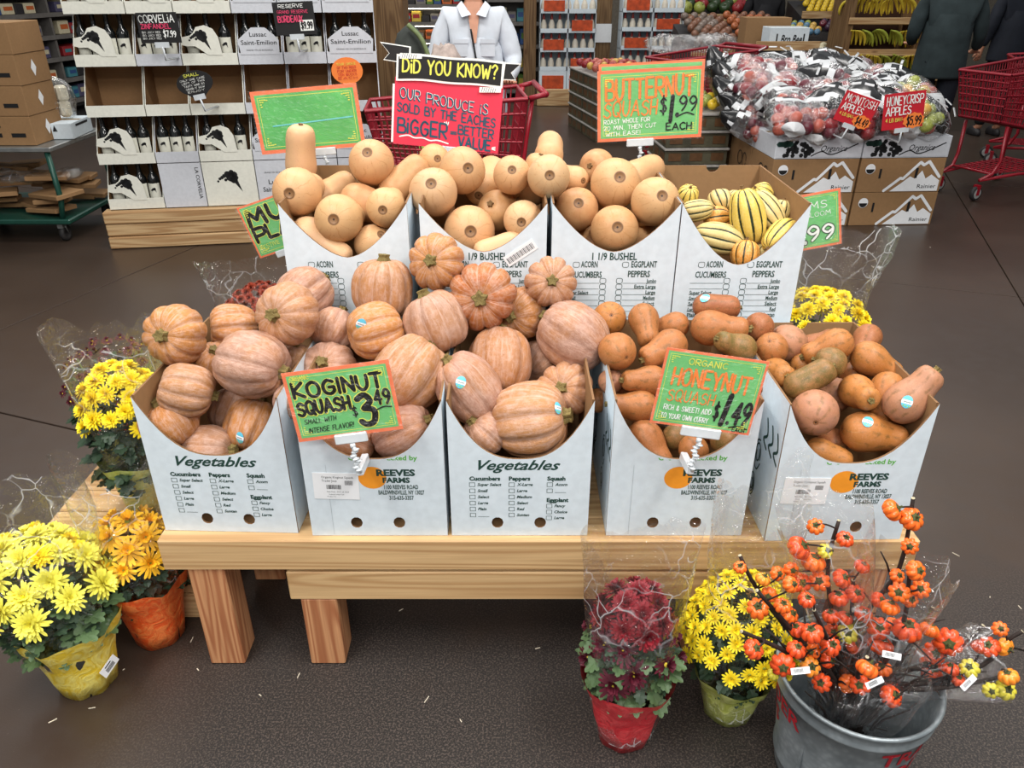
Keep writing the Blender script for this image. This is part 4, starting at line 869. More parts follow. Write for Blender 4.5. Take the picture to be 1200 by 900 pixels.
def d_know(t, w, h):
    g = MB(); g.box((w/2, h/2, -.0015), (w, h, .003), 6); rect(g, -.02*w, .02*h, 0, h*.9, -.001, 4); g.build('card', SM, t)
    def tx(g):
        hand(g, 'OUR PRODUCE iS', .05*w, .70*h, .15*h, .82*w, .17, .0012, 7, rise=-.9); hand(g, 'OUR PRODUCE iS', .055*w, .71*h, .15*h, .82*w, .04, .0014, 4, rise=-.9)
        hand(g, 'SOLD BY THE EACHES', .03*w, .505*h, .13*h, .92*w, .16, .0012, 7, rise=-.85)
        hand(g, 'BiGGER', .04*w, .19*h, .22*h, .46*w, .14, .0012, 7, rise=-.15); hand(g, '=', .54*w, .20*h, .1*h, .05*w, .2, .0012, 7)
        hand(g, 'BETTER', .61*w, .25*h, .13*h, .33*w, .17, .0012, 7, rise=-.2); hand(g, 'VALUE', .62*w, .05*h, .16*h, .30*w, .17, .0012, 7, rise=-.1)
        strokes(g, [cat([(.06*w, .12*h), (.14*w, .15*h), (.2*w, .12*h), (.28*w, .13*h), (.35*w, .10*h), (.42*w, .115*h), (.52*w, .08*h)])], .004, .0012, 4)
        for a in (.3, .7, 1.1): strokes(g, [[(.5*w+.02*cos(a+1)*w, .36*h+.0*h), (.5*w+.05*w*cos(a+1), .36*h+.05*h*sin(a+1))]], .003, .0012, 4); strokes(g, [[(.94*w, .05*h+.03*h*a), (.97*w, .03*h+.06*h*a)]], .003, .0012, 4)
    letters(t, 'lettering', tx)
    # ribbon banner cut out of black card with white edge
    def rib(off):
        top = cat([(.03, .0), (.25, .035), (.5, .03), (.75, .05), (.97, .045)], 5); P = [(w*p.x, h*.98+h*p.y*1.0) for p in top]; hgt = h*.32
        up = [(p[0], p[1]+hgt) for p in P]; return P, up
    lo, up = rib(0); e = .012*w/.28*1.0
    b = MB(); O = [(p[0], p[1]-.006) for p in lo]+[(p[0]+(.004 if i == 0 else 0), p[1]+.006) for i, p in enumerate(up[::-1])]; O = [(x+(.006 if x > w*.5 else -.006)*(abs(x-w/2) > w*.45), y) for x, y in O]
    b.poly(O, .004, .006, mi=(4, 4, 4)); b.poly(lo+up[::-1], .006, .0068, mi=(10, 10, 10)); bo = b.build('banner', SM, t, label='black ribbon banner with pale yellow lettering')
    g = MB(); hand(g, 'DiD YOU KNOW?', .07*w, h*1.085, h*.19, .86*w, .15, .0072, 2, rise=.18); g.build('lettering', SM, bo)
    for s, x0, y0 in ((-1, .0, 1.22), (1, 1.0, 1.12)):
        b = MB(); X = lambda u: w*(x0+s*u); tail = [(X(-.12), h*y0), (X(.10), h*(y0+.02)), (X(.055), h*(y0+.11)), (X(.13), h*(y0+.24)), (X(-.12), h*(y0+.22))]
        if s < 0: tail = tail[::-1]
        cxx = sum(p[0] for p in tail)/5; cyy = sum(p[1] for p in tail)/5; out = [(cxx+(p[0]-cxx)*1.12, cyy+(p[1]-cyy)*1.14) for p in tail]
        b.poly(out, .001, .0022, mi=(4, 4, 4)); b.poly(tail, .0022, .003, mi=(10, 10, 10)); b.build('banner_tail', SM, t)
    for x0, y0 in ((.04, 1.27), (.78, .90)):
        b = MB(); b.poly([(w*x0, h*y0), (w*(x0+.2), h*(y0+.03)), (w*(x0+.2), h*(y0+.1)), (w*x0, h*(y0+.08))], .0062, .0075, mi=(4, 4, 4))
        strokes(b, [[(w*(x0+.02+.02*k), h*(y0+.015)), (w*(x0+.03+.02*k), h*(y0+.08))] for k in range(7)], .0012, .0078, 3); b.build('banner_fold', SM, t)
mk_sign('information_sign', 'red hand-lettered board with black ribbon banner above the second back box', (463, 90), (590, 103), (461, 168), 2.42, 2.41, d_know, sleeve=False, clip=(.5, -.02, .1))

# ================================================================ POTTED MUMS
LEAFM = []
def leaf_mat(name, c):
    m, nt, p = base(name, .5, .4); tc = objc(nt); oi = nd(nt, 'ShaderNodeObjectInfo')
    f = noi(nt, tc, 40, 3); a = mixc(nt, ramp(nt, f, .3, .7), tuple(q*.7 for q in c), tuple(q*1.25 for q in c)); nt.links.new(mixc(nt, math_(nt, 'MULTIPLY', oi.outputs['Random'], .4), a, tuple(q*1.6 for q in c)), p.inputs['Base Color']); return m
LEAF1 = leaf_mat('mum_leaf_green', srgb(74, 96, 62)); LEAF2 = leaf_mat('mum_leaf_dark', srgb(44, 62, 44))
def leaf_mesh(m):
    out = []; outl = [(0, 0), (.10, .06), (.27, .1), (.34, .2), (.27, .3), (.40, .36), (.47, .47), (.40, .56), (.28, .58), (.34, .7), (.28, .82), (.14, .82), (.11, .93), (0, 1.0)]
    full = outl+[(-x, y) for x, y in outl[1:-1]][::-1]
    b = MB(); vs = [(x, y, .12*abs(x)-.35*(y-.4)**2) for x, y in full]+[(0, .45, .02)]; n = len(full)
    b.add(vs, [(i, (i+1) % n, n) for i in range(n)], 0, None, False); return b.mesh('leaf', m)
LF1, LF2 = leaf_mesh(LEAF1), leaf_mesh(LEAF2)
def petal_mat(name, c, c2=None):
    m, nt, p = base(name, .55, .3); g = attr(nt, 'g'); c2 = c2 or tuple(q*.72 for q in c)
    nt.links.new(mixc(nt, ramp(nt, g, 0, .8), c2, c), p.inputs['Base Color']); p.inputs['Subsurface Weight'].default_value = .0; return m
def bloom(name, pm, cm, layers, n, wid, cup, center=.0, seed=1):
    r = random.Random(seed); b = MB(); gs = []
    for L in range(layers):
        el = cup+L*(1.25-cup)/max(1, layers-1)*.9 if layers > 1 else cup; ln = 1.0-.42*L/max(1, layers)
        for k in range(n):
            a = 2*pi*(k+.5*L)/n+r.uniform(-.12, .12); e = el+r.uniform(-.15, .15); l = ln*r.uniform(.85, 1.05); pts = []
            for t, ww in ((.06, .25), (.55, 1.), (.9, .8), (1.0, .1)):
                rr = l*t*cos(e); z = l*t*sin(e)-.12*t*t+ .04*L
                for s in (-1, 1): pts.append((rr*cos(a)-s*wid*ww*sin(a), rr*sin(a)+s*wid*ww*cos(a), z)); gs.append(t)
            b.add(pts, [(0, 2, 3, 1), (2, 4, 5, 3), (4, 6, 7, 5)], 0, None, False)
    if center:
        b.lathe([(center, .02), (center*.9, .1), (center*.4, .16), (.001, .17)], 10, 1, None, True); gs += [1]*40
    me = b.mesh(name, [pm, cm]); at_ = me.attributes.new('g', 'FLOAT', 'POINT'); at_.data.foreach_set('value', gs[:len(me.vertices)]+[1]*max(0, len(me.vertices)-len(gs))); return me
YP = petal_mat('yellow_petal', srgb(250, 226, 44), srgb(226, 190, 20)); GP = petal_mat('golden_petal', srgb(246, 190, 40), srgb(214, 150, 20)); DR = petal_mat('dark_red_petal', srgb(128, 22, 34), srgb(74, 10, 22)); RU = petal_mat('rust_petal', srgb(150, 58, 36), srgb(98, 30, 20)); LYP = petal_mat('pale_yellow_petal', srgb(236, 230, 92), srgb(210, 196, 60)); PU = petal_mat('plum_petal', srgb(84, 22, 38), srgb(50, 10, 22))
CY = mat('flower_eye_yellow', srgb(216, 190, 60), .8, var=.2, scale=200); CG = mat('flower_eye_green', srgb(140, 150, 50), .8, var=.2, scale=200)
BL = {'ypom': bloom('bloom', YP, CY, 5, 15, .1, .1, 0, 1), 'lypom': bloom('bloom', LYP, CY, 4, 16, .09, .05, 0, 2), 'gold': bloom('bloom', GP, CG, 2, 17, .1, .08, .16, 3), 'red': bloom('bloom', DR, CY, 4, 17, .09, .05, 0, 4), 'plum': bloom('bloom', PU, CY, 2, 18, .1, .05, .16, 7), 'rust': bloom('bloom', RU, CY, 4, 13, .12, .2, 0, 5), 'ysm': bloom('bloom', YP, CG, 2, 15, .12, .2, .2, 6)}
FILM = film('cellophane', lo=.02, hi=.6, rough=.07); FILMR = film('cellophane_warm', (1, .97, .93), lo=.05, hi=.5)
def wrap_mat(name, c, c2):
    m, nt, p = base(name, .35, .5); tc = objc(nt); n = noi(nt, tc, 22, 4, .7, 2); nt.links.new(mixc(nt, ramp(nt, n, .42, .58), c, c2), p.inputs['Base Color']); bump(nt, p, n, .5, .01); return m
STEMG = mat('green_stalk', srgb(84, 100, 60), .6, var=.2); SOIL = mat('potting_soil', srgb(38, 30, 24), .95, var=.3, scale=80, bmp=.5)
def mum(label, x, y, z, pot, wrapm, fol, blooms, sleeve=None, seed=1, lm=LF1, lean=(0, 0), nleaf=60, leafs=.045, group=None, zone=None, bz=None):
    r = random.Random(seed); t = thing('potted_mum', label, 'plant', T(x, y, z), group); r0, r1, h = pot
    Lx = lambda zz: lean[0]*max(0, zz); Ly = lambda zz: lean[1]*max(0, zz)
    b = MB(); b.lathe([(.001, .003), (r0, .003), (r0+(r1-r0)*.5, h*.5), (r1, h*.9)], 24, 0, None); b.lathe([(.001, h*.82), (r1*.97, h*.82)], 24, 1, None); b.build('pot', [mat('pot_plastic', srgb(60, 60, 56), .6), SOIL], t)
    off = Vector((seed*7.3,)*3); n = 48
    def wf(a, j, rr, zz):
        u = j/7; q = 1+.06*noise.noise(Vector((cos(a)*3, sin(a)*3, zz*16))+off)+.03*cos(7*a+seed); jag = (.09*h*abs(sin(2.5*a+seed))) if j == 7 else 0; return (rr*q*cos(a), rr*q*sin(a), zz+jag)
    b = MB(); b.lathe([(r0*.3, .0015), (r0*1.04, .002), (r0+(r1-r0)*.3+.003, h*.3), (r0+(r1-r0)*.55+.004, h*.55), (r0+(r1-r0)*.8+.005, h*.8), (r1+.008, h*.95), (r1*1.12+.008, h*1.08), (r1*1.22+.008, h*1.2)], n, 0, None, True, wf); b.build('pot_wrap', wrapm, t)
    fr, fz0, fz1 = fol     # foliage: radius, from height, to height
    b = MB()
    for k in range(14):
        a = r.uniform(0, 6.28); q = fr*sqrt(r.random())*.9; zt = fz1*r.uniform(.9, 1.0)
        b.tube([(Lx(h)*.3+.3*q*cos(a), .3*q*sin(a), h*.8), (Lx(fz1*.6)+.7*q*cos(a), .7*q*sin(a)+Ly(fz1*.6), (h+fz1)/2), (Lx(zt)+q*cos(a), q*sin(a)+Ly(zt), zt)], .0022, 5)
    b.build('stalk', STEMG, t, kind='stuff')
    b = MB(); me = lm; lv = [v.co.copy() for v in me.vertices]; lf = [tuple(p.vertices) for p in me.polygons]
    for k in range(260):   # small inner leaves nobody could count
        a = r.uniform(0, 6.28); q = fr*.86*sqrt(r.random()); zz = r.uniform(fz0, fz1*.97); s = leafs*r.uniform(.5, .8); q *= .75+.25*sin(pi*min(1, (zz-fz0)/(fz1-fz0)))
        M = T(Lx(zz)+q*cos(a), q*sin(a)+Ly(zz), zz) @ RZ(a-pi/2+r.uniform(-.6, .6)) @ RX(r.uniform(-.9, .6)) @ SCL(s, s, s); b.add(lv, lf, 0, M)
    b.build('foliage', LEAF2, t, kind='stuff')
    for k in range(nleaf):
        a = r.uniform(0, 6.28); u = r.random(); zz = fz0+(fz1-fz0)*.85*u; q = fr*(.62+.38*sin(pi*(.15+.6*u)))*r.uniform(.85, 1.05); s = leafs*r.uniform(.8, 1.2)
        link('leaf', lm, t, T(Lx(zz)+q*.8*cos(a), q*.8*sin(a)+Ly(zz), zz) @ RZ(a-pi/2+r.uniform(-.5, .5)) @ RX(r.uniform(-.75, .25)) @ SCL(s, s, s))
    for kind, cnt, size, rad, zlo, zhi, mina in blooms:
        pts = []; tries = 0
        while len(pts) < cnt and tries < cnt*60:
            tries += 1; a = r.uniform(0, 6.28); q = rad*sqrt(r.random())
            zz = zlo+(zhi-zlo)*sqrt(max(0, 1-(q/rad)**2)); p = Vector((q*cos(a), q*sin(a), zz))
            if any((p-o).length < size*mina for o in pts): continue
            pts.append(p)
        for p in pts:
            nrm = Vector((p.x, p.y, (rad*.9)*(p.z-zlo+rad*.35)/(rad*.5+zhi-zlo))); nrm = (nrm.normalized()+Vector((0, -.35, .25))+Vector((r.uniform(-.25, .25),)*3)).normalized(); s = size*r.uniform(.85, 1.12)
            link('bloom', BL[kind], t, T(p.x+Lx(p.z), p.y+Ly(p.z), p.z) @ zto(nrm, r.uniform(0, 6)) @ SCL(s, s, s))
    if sleeve:
        sr0, sr1, sz0, sz1, ex, sharp = sleeve; K = 9
        def sf(a, j, rr, zz):
            u = j/(K-1); q = 1+(.08+.16*u)*noise.noise(Vector((cos(a)*1.8, sin(a)*1.8, zz*6))+off)+(.03+.03*u)*noise.noise(Vector((cos(a)*7, sin(a)*7, zz*22))+off)
            top = sharp*max(0, cos(2*(a-ex)))*u**3+.03*u*noise.noise(Vector((cos(a)*3, sin(a)*3, 1))+off)
            sq = 1-.32*u*abs(sin(a-ex))
            return (rr*q*cos(a)*1.0*(1 if 1 else 1)*sq+Lx(zz), rr*q*sin(a)*sq+Ly(zz), zz+top)
        b = MB(); b.lathe([(sr0+(sr1-sr0)*(k/(K-1))**.8, sz0+(sz1-sz0)*k/(K-1)) for k in range(K)], 64, 0, None, True, sf); b.build('sleeve', FILM, t)
    return t
W_Y = wrap_mat('yellow_wrap', srgb(236, 202, 52), srgb(246, 228, 120)); W_O = wrap_mat('orange_wrap', srgb(238, 92, 36), srgb(250, 136, 70)); W_R = wrap_mat('red_wrap', srgb(204, 42, 52), srgb(222, 72, 76)); W_G = wrap_mat('lime_wrap', srgb(176, 184, 84), srgb(202, 208, 128))
mum('tall yellow mum in a lime wrap on the low platform beside the leftmost box', -.985, 1.70, .304, (.055, .075, .14), W_G, (.11, .10, .34), [('ypom', 34, .030, .095, .27, .42, 1.15)], (.07, .125, .10, .50, .3, .06), 2, LF2, (-.02, 0), 60)
mum('dark red small-flowered mum behind the tall yellow one, left edge of the platform', -1.17, 1.98, .304, (.055, .075, .13), W_R, (.14, .08, .30), [('plum', 44, .016, .14, .20, .36, 1.3)], None, 3, LF2, (.02, .05), 60, .035)
mum('yellow mum in a yellow barcode-labelled wrap on the floor, leftmost plant', -1.075, 1.375, 0, (.062, .09, .17), W_Y, (.13, .15, .34), [('lypom', 30, .042, .145, .27, .41, 1.1), ('ypom', 10, .03, .14, .27, .42, 1.0)], (.095, .17, .12, .52, .2, .05), 4, LF1, (-.16, .08), 60, .055)
mum('golden daisy-like mum in an orange wrap on the floor by the left bench leg', -.955, 1.53, 0, (.058, .08, .17), W_O, (.10, .13, .32), [('gold', 20, .04, .10, .27, .36, 1.15)], (.085, .125, .14, .50, 0, .06), 5, LF2, (-.08, .05), 40, .04)
mum('dark red mum in a red wrap on the floor before the middle of the bench', .262, 1.225, 0, (.058, .085, .17), W_R, (.10, .15, .34), [('red', 18, .036, .075, .34, .42, 1.1), ('plum', 26, .036, .10, .24, .38, 1.1)], (.07, .125, .03, .54, .1, .06), 6, LF1, (.0, .02), 70, .045)
mum('bright yellow mum in a pale lime wrap on the floor beside the metal bucket', .525, 1.29, 0, (.055, .075, .12), W_G, (.11, .12, .33), [('ysm', 90, .021, .125, .2, .39, 1.35)], (.07, .115, .03, .58, .4, .12), 7, LF2, (.0, .03), 50, .035)
mum('yellow mum in clear film behind the rightmost front box', .915, 2.12, .411, (.05, .07, .11), W_G, (.10, .08, .27), [('ypom', 50, .028, .14, .2, .34, 1.15)], (.07, .15, .05, .50, -.2, .05), 8, LF2, (.06, .05), 40, .03)
mum('rust red mum in clear film behind the leftmost front box', -.715, 2.10, .411, (.05, .065, .11), W_R, (.09, .08, .26), [('rust', 80, .020, .12, .26, .37, 1.0)], (.07, .17, .05, .42, .2, .04), 9, LF2, (-.05, .03), 40, .03)

for o_ in [q for q in bpy.data.objects if str(q.get('label', '')).startswith('yellow mum in a yellow barcode')]:
    b = MB(); b.box((0, 0, 0), (.05, .0012, .028)); 
    for k in range(12): b.box((-.012+k*.0022, -.0009, -.003), (.0012, .0004, .012), 1)
    b.box((0, -.0009, .008), (.02, .0004, .003), 1)
    a = atan2(-1.375, 1.075)+.55; b.build('barcode_label', [PAPER, INKK], o_, T(.092*cos(a), .092*sin(a), .085) @ RZ(a+pi/2) @ RY(-.35) @ RX(-.12))
# ================================================================ PUMPKIN BRANCHES IN A BUCKET
def zinc():
    m, nt, p = base('galvanised_zinc', .42, .5, .45); tc = objc(nt); vo = nd(nt, 'ShaderNodeTexVoronoi'); vo.inputs['Scale'].default_value = 70; nt.links.new(tc, vo.inputs['Vector']); n = noi(nt, tc, 16, 4)
    c = mixc(nt, ramp(nt, n, .3, .7), srgb(118, 126, 130), srgb(158, 166, 170)); c = mixc(nt, ramp(nt, vo.outputs['Distance'], .2, .6, 0, .3), c, srgb(96, 104, 108)); nt.links.new(c, p.inputs['Base Color']); nt.links.new(ramp(nt, n, .3, .7, .3, .5), p.inputs['Roughness']); return m
ZN = zinc(); bx_, by_ = .72, 1.13
bk = thing('metal_bucket', 'galvanised metal bucket with red lettering standing on the floor at right front', 'bucket', T(bx_, by_, .001))
r_at = lambda z: .122+(.158-.122)*z/.30
b = MB(); pr = [(.001, .012), (.118, .012), (.122, .0)]+[(r_at(z)+d, z) for z, d in ((.02, 0), (.045, 0), (.05, .004), (.056, .004), (.061, 0), (.2, 0), (.256, 0), (.26, .005), (.266, .005), (.27, 0), (.29, 0), (.296, .006), (.302, .006), (.304, 0), (.30, -.004), (.05, -.004), (.014, -.004), (.014, -.1), )]
b.lathe(pr, 56, 0, None, True); b.build('pail', ZN, bk)
b = MB(); az = atan2(-by_, -bx_)
def onb(a, z, d=.001): rr = r_at(z)+d; return (rr*cos(a), rr*sin(a), z)
b.box((0, 0, 0), (.006, .004, .27), 0, T(*onb(az-.42, .15, .001)) @ RZ(az-.42+pi/2)); b.build('seam', ZN, bk)
g = MB(); RI = mat('red_stencil_paint', srgb(164, 28, 40), .6, var=.1)
for ln, z0, h_, a0 in (('TRADER', .205, .040, az+.56), ("JOE'S", .150, .040, az+.66), ('TRADER', .205, .040, az+.56-2.6), ("JOE'S", .150, .040, az+.66-2.6)):
    vs, fs, wd = text_geo(ln, .02, 0); k = h_/.7; g.add([onb(a0+v[0]*k/.14, z0+v[1]*k, .0012) for v in vs], fs)
g.build('painted_lettering', RI, bk)
for s in (-1, 1):
    b = MB(); b.box((0, 0, 0), (.04, .004, .05), 0, T(*onb(az+1.9*s, .275, .006)) @ RZ(az+1.9*s+pi/2), ch=.001); b.build('handle_ear', ZN, bk)
b = MB(); pp = []
for k in range(21):
    a = pi*k/20; c1 = Vector(onb(az+1.9, .28, .012)); c2 = Vector(onb(az-1.9, .28, .012)); m_ = (c1+c2)/2; pp.append(m_+(c1-m_)*cos(a)+Vector((cos(az+pi), sin(az+pi), -.15)).normalized()*.17*sin(a))
b.tube(pp, .003, 6); b.build('handle', ZN, bk)
def mini_mesh(seed, m, m2):
    b, gs = kogi_mesh(seed, 8, .72, 32, 12, .2, .3, 2.1); st = MB(); prof = [(.42, .44), (.34, .62), (.12, .66), (.1, .95), (.001, .97)]
    st.lathe(prof, 15, 1, None, False, lambda a, j, rr, z: (rr*cos(a)*(1+(.3*cos(5*a) if j < 2 else 0)), rr*sin(a)*(1+(.3*cos(5*a) if j < 2 else 0)), z))
    b.add(st.v, st.f, 1, None, False); return withg(b, gs+[1]*len(st.v), 'mini_pumpkin', [m, m2])
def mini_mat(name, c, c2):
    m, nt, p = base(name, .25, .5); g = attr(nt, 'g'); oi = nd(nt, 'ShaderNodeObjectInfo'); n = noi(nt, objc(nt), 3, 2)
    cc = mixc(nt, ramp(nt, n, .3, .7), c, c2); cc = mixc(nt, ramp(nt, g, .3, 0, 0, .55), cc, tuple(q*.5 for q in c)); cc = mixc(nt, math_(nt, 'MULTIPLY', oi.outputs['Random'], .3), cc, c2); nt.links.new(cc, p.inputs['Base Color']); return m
CALYX = mat('green_calyx', srgb(70, 74, 34), .8, var=.3, scale=30); TWIG = mat('dark_woody_branch', srgb(44, 34, 30), .7, .3, var=.3, scale=60, bmp=.4)
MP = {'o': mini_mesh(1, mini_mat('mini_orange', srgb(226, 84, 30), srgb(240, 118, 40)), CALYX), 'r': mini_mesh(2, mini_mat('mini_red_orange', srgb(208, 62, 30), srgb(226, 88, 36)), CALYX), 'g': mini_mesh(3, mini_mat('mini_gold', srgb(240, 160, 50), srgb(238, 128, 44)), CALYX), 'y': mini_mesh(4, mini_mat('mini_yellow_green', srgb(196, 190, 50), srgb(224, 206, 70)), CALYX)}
BR = [('tallest forked pumpkin branch rising at the right of the bucket', [(1070, 584, 1.16), (1054, 665, 1.16), (1013, 722, 1.14), (985, 790, 1.13)]),
 ('pumpkin branch standing upright in the middle right of the bucket', [(1066, 669, 1.08), (1059, 728, 1.09), (1030, 790, 1.12)]),
 ('pumpkin branch leaning left over the yellow mum, upper one', [(887, 692, 1.06), (942, 754, 1.08), (985, 800, 1.12)]),
 ('lowest pumpkin branch leaning left over the yellow mum', [(869, 740, 1.02), (924, 765, 1.05), (980, 800, 1.1)]),
 ('tall pumpkin branch in clear film before the rightmost box label', [(983, 610, 1.18), (970, 665, 1.17), (978, 740, 1.15), (990, 790, 1.14)]),
 ('pumpkin branch reaching right from the bucket, upper one', [(1152, 733, 1.12), (1127, 758, 1.12), (1080, 780, 1.12), (1025, 806, 1.12)]),
 ('farthest right-reaching pumpkin branch with yellow tips', [(1198, 740, 1.10), (1180, 751, 1.10), (1152, 779, 1.10), (1088, 800, 1.10), (1020, 812, 1.11)]),
 ('short pumpkin branch at the right of the bucket middle', [(1093, 712, 1.14), (1080, 737, 1.13), (1045, 790, 1.13)]),
 ('short pumpkin branch at the left of the bucket middle', [(954, 715, 1.06), (970, 750, 1.07), (990, 795, 1.11)]),
 ('slender green-tipped pumpkin branch by the top of the yellow mum', [(867, 651, 1.16), (887, 690, 1.15), (930, 745, 1.14), (985, 795, 1.13)]),
 ('lowest right-reaching pumpkin branch with yellow fruit', [(1173, 793, 1.06), (1130, 802, 1.07), (1088, 808, 1.08), (1020, 815, 1.1)]),
 ('pumpkin branch bending forward over the bucket rim', [(1016, 770, 1.0), (1005, 790, 1.02), (1003, 806, 1.08)]),
 ('pumpkin branch in the centre of the bucket', [(1000, 680, 1.16), (998, 730, 1.15), (1000, 790, 1.13)])]
MINI = [(1045, 598, 13, 'o'), (1068, 608, 14, 'o'), (1066, 640, 10, 'o'), (956, 617, 10, 'o'), (990, 632, 10, 'r'), (936, 642, 14, 'r'), (953, 659, 14, 'o'), (967, 646, 9, 'y'), (867, 665, 8, 'o'), (894, 679, 9, 'g'), (911, 672, 9, 'o'), (927, 667, 9, 'o'), (926, 685, 10, 'o'), (938, 683, 12, 'r'), (960, 681, 12, 'o'), (986, 678, 11, 'r'), (983, 701, 11, 'r'), (1002, 696, 11, 'r'), (1029, 703, 9, 'r'), (1051, 675, 9, 'o'), (1073, 669, 12, 'o'), (1079, 690, 11, 'o'), (1054, 694, 12, 'o'), (1066, 702, 10, 'o'), (1043, 712, 11, 'o'), (1063, 738, 16, 'r'), (1046, 732, 9, 'o'), (1029, 736, 13, 'r'), (993, 742, 12, 'y'), (1032, 756, 14, 'r'), (999, 756, 10, 'r'), (952, 742, 13, 'r'), (917, 710, 10, 'o'), (925, 721, 11, 'o'), (888, 713, 13, 'o'), (883, 761, 12, 'r'), (901, 697, 10, 'o'), (933, 761, 11, 'r'), (952, 762, 10, 'o'), (973, 757, 12, 'r'), (917, 779, 14, 'r'), (949, 781, 12, 'g'), (963, 800, 11, 'r'), (906, 790, 7, 'y'), (993, 801, 11, 'o'), (1008, 802, 12, 'r'), (1016, 784, 13, 'o'), (1035, 784, 10, 'o'), (1044, 816, 13, 'r'), (970, 773, 10, 'r'), (1089, 738, 11, 'o'), (1111, 752, 16, 'r'), (1095, 765, 13, 'r'), (1091, 783, 14, 'r'), (1114, 784, 9, 'r'), (1136, 783, 11, 'y'), (1123, 797, 8, 'r'), (1159, 758, 12, 'r'), (1177, 758, 11, 'g'), (1172, 737, 9, 'o'), (1146, 757, 9, 'r'), (1182, 793, 11, 'g'), (1178, 808, 12, 'y'), (1161, 809, 9, 'y'), (974, 722, 10, 'r'), (945, 703, 10, 'r'), (990, 724, 9, 'r'), (976, 738, 9, 'r'), (1012, 720, 10, 'r'), (935, 738, 10, 'r'), (1010, 664, 9, 'r')]
BT_ = []; rp = random.Random(8)
for lb, pts in BR:
    P = [at(*p) for p in pts]; P.append(Vector((bx_+(P[-1].x-bx_)*.3, by_, .03))); P = [Vector(q) for q in cat(P, 4)]
    t = thing('pumpkin_branch', lb, 'branch', T(*P[-1]), 'pumpkin branches in the metal bucket'); o0 = P[-1]
    b = MB(); n = len(P); b.tube([p-o0 for p in P], [.0036+.0030*k/n for k in range(n)], 7); stw = b.build('branch_wood', TWIG, t)
    b = MB(); k0 = P[0]-o0; b.lathe([(.001, .0), (.0035, 0), (.0035, .001), (.001, .0012)], 8, 0, T(*(k0)) @ zto(P[0]-P[1])); b.build('cut_end', mat('pale_cut_wood', srgb(190, 180, 150), .8), t)
    for q in range(7):
        i0 = rp.randrange(len(P)//3, len(P)-2); p = P[i0]-o0; dv = Vector((rp.uniform(-1, 1), rp.uniform(-1, .6), rp.uniform(.1, 1.2))).normalized()*rp.uniform(.04, .09)
        b = MB(); b.tube([p, p+dv*.5+Vector((0, 0, .006)), p+dv], [.0026, .002, .0014], 5); b.build('twig', TWIG, t)
    BT_.append((t, P, o0, [(sum(((ray_p.x-600)**2 for ray_p in []), 0))]))
def proj(p): d = depth(p); q = Vector(p)-CP; return (600+F*q.dot(R_)/d, 450-F*q.dot(U_)/d)
mpl = []
for px, py, rr, k in MINI:
    best = None
    for t, P, o0, _ in BT_:
        for i, p in enumerate(P[:-3]):
            a = proj(p); dd = hypot(a[0]-px, a[1]-py)
            if best is None or dd < best[0]: best = (dd, t, p, o0)
    dd, t, p, o0 = best; d = depth(p)-.022; 
    for it in range(14):
        c = atd(px, py, d); R = rr*d/F
        if all((c-c2).length > .82*(R+r2) for c2, r2 in mpl): break
        d += .01 if it % 2 else -.0
    mpl.append((c, R)); out = (c-p); up = Vector((rp.uniform(-.5, .5), rp.uniform(-.9, .2), rp.uniform(.1, 1))).normalized()
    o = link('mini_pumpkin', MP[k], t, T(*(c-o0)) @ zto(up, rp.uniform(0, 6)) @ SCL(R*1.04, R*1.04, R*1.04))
    st = c+up*R*.8; b = MB(); md = (st+p)/2+up*.012; b.tube([q-o0 for q in cat([st, md, p], 3)], .0018, 5); b.build('twig', CALYX if k == 'y' else TWIG, t)
b = MB()
for q in range(70):
    a = rp.uniform(0, 6.28); r0 = rp.uniform(.0, .06); p = Vector((r0*cos(a), r0*sin(a), .1)); a += rp.uniform(-.5, .5); r1 = rp.uniform(.05, .125); e = Vector((r1*cos(a), r1*sin(a), rp.uniform(.27, .36)))
    b.tube([p, (p+e)/2+Vector((0, 0, .03)), e], [.003, .0025, .0015], 5)
b.build('twig', TWIG, BT_[12][0], T(*(Vector((bx_, by_, 0))-BT_[12][2])), kind='stuff')
# clear film sleeves of the branch bunches
def cone_film(label, a, b_, r0, r1, seed, parent):
    A, B = at(*a), at(*b_); off = Vector((seed*3.1,)*3); L = (B-A).length; K = 9
    def sf(an, j, rr, zz): q = 1+.22*noise.noise(Vector((cos(an)*1.8, sin(an)*1.8, zz*7))+off)+.05*noise.noise(Vector((cos(an)*8, sin(an)*8, zz*25))+off); return (rr*q*cos(an), rr*q*sin(an), zz+(.05*noise.noise(Vector((cos(an)*2, sin(an)*2, 3))+off) if j == K-1 else 0))
    m = MB(); m.lathe([(r0+(r1-r0)*k/(K-1), L*k/(K-1)) for k in range(K)], 48, 0, T(*(A-parent.matrix_world.translation if 0 else A-Vector(parent.location))) @ zto(B-A), True, sf); m.build('film_sleeve', FILM, parent)
for t, P, o0, _ in BT_: t.location = o0
cone_film('', (1000, 815, 1.12), (965, 610, 1.17), .035, .085, 1, BT_[4][0]); cone_film('', (1020, 815, 1.12), (1062, 668, 1.13), .035, .085, 2, BT_[7][0]); cone_film('', (1040, 805, 1.11), (1165, 772, 1.09), .03, .075, 3, BT_[6][0])
fm = MB(); off = Vector((3, 3, 3))
fm.lathe([(.03, .16), (.07, .2), (.10, .25), (.125, .30), (.13, .34), (.12, .37)], 40, 0, None, True, lambda a, j, r, z: (r*cos(a)*(1+.25*noise.noise(Vector((cos(a)*2, sin(a)*2, z*12)))), r*sin(a)*(1+.25*noise.noise(Vector((cos(a)*2+5, sin(a)*2, z*12)))), z+.05*noise.noise(Vector((cos(a)*3, sin(a)*3, z*9)))))
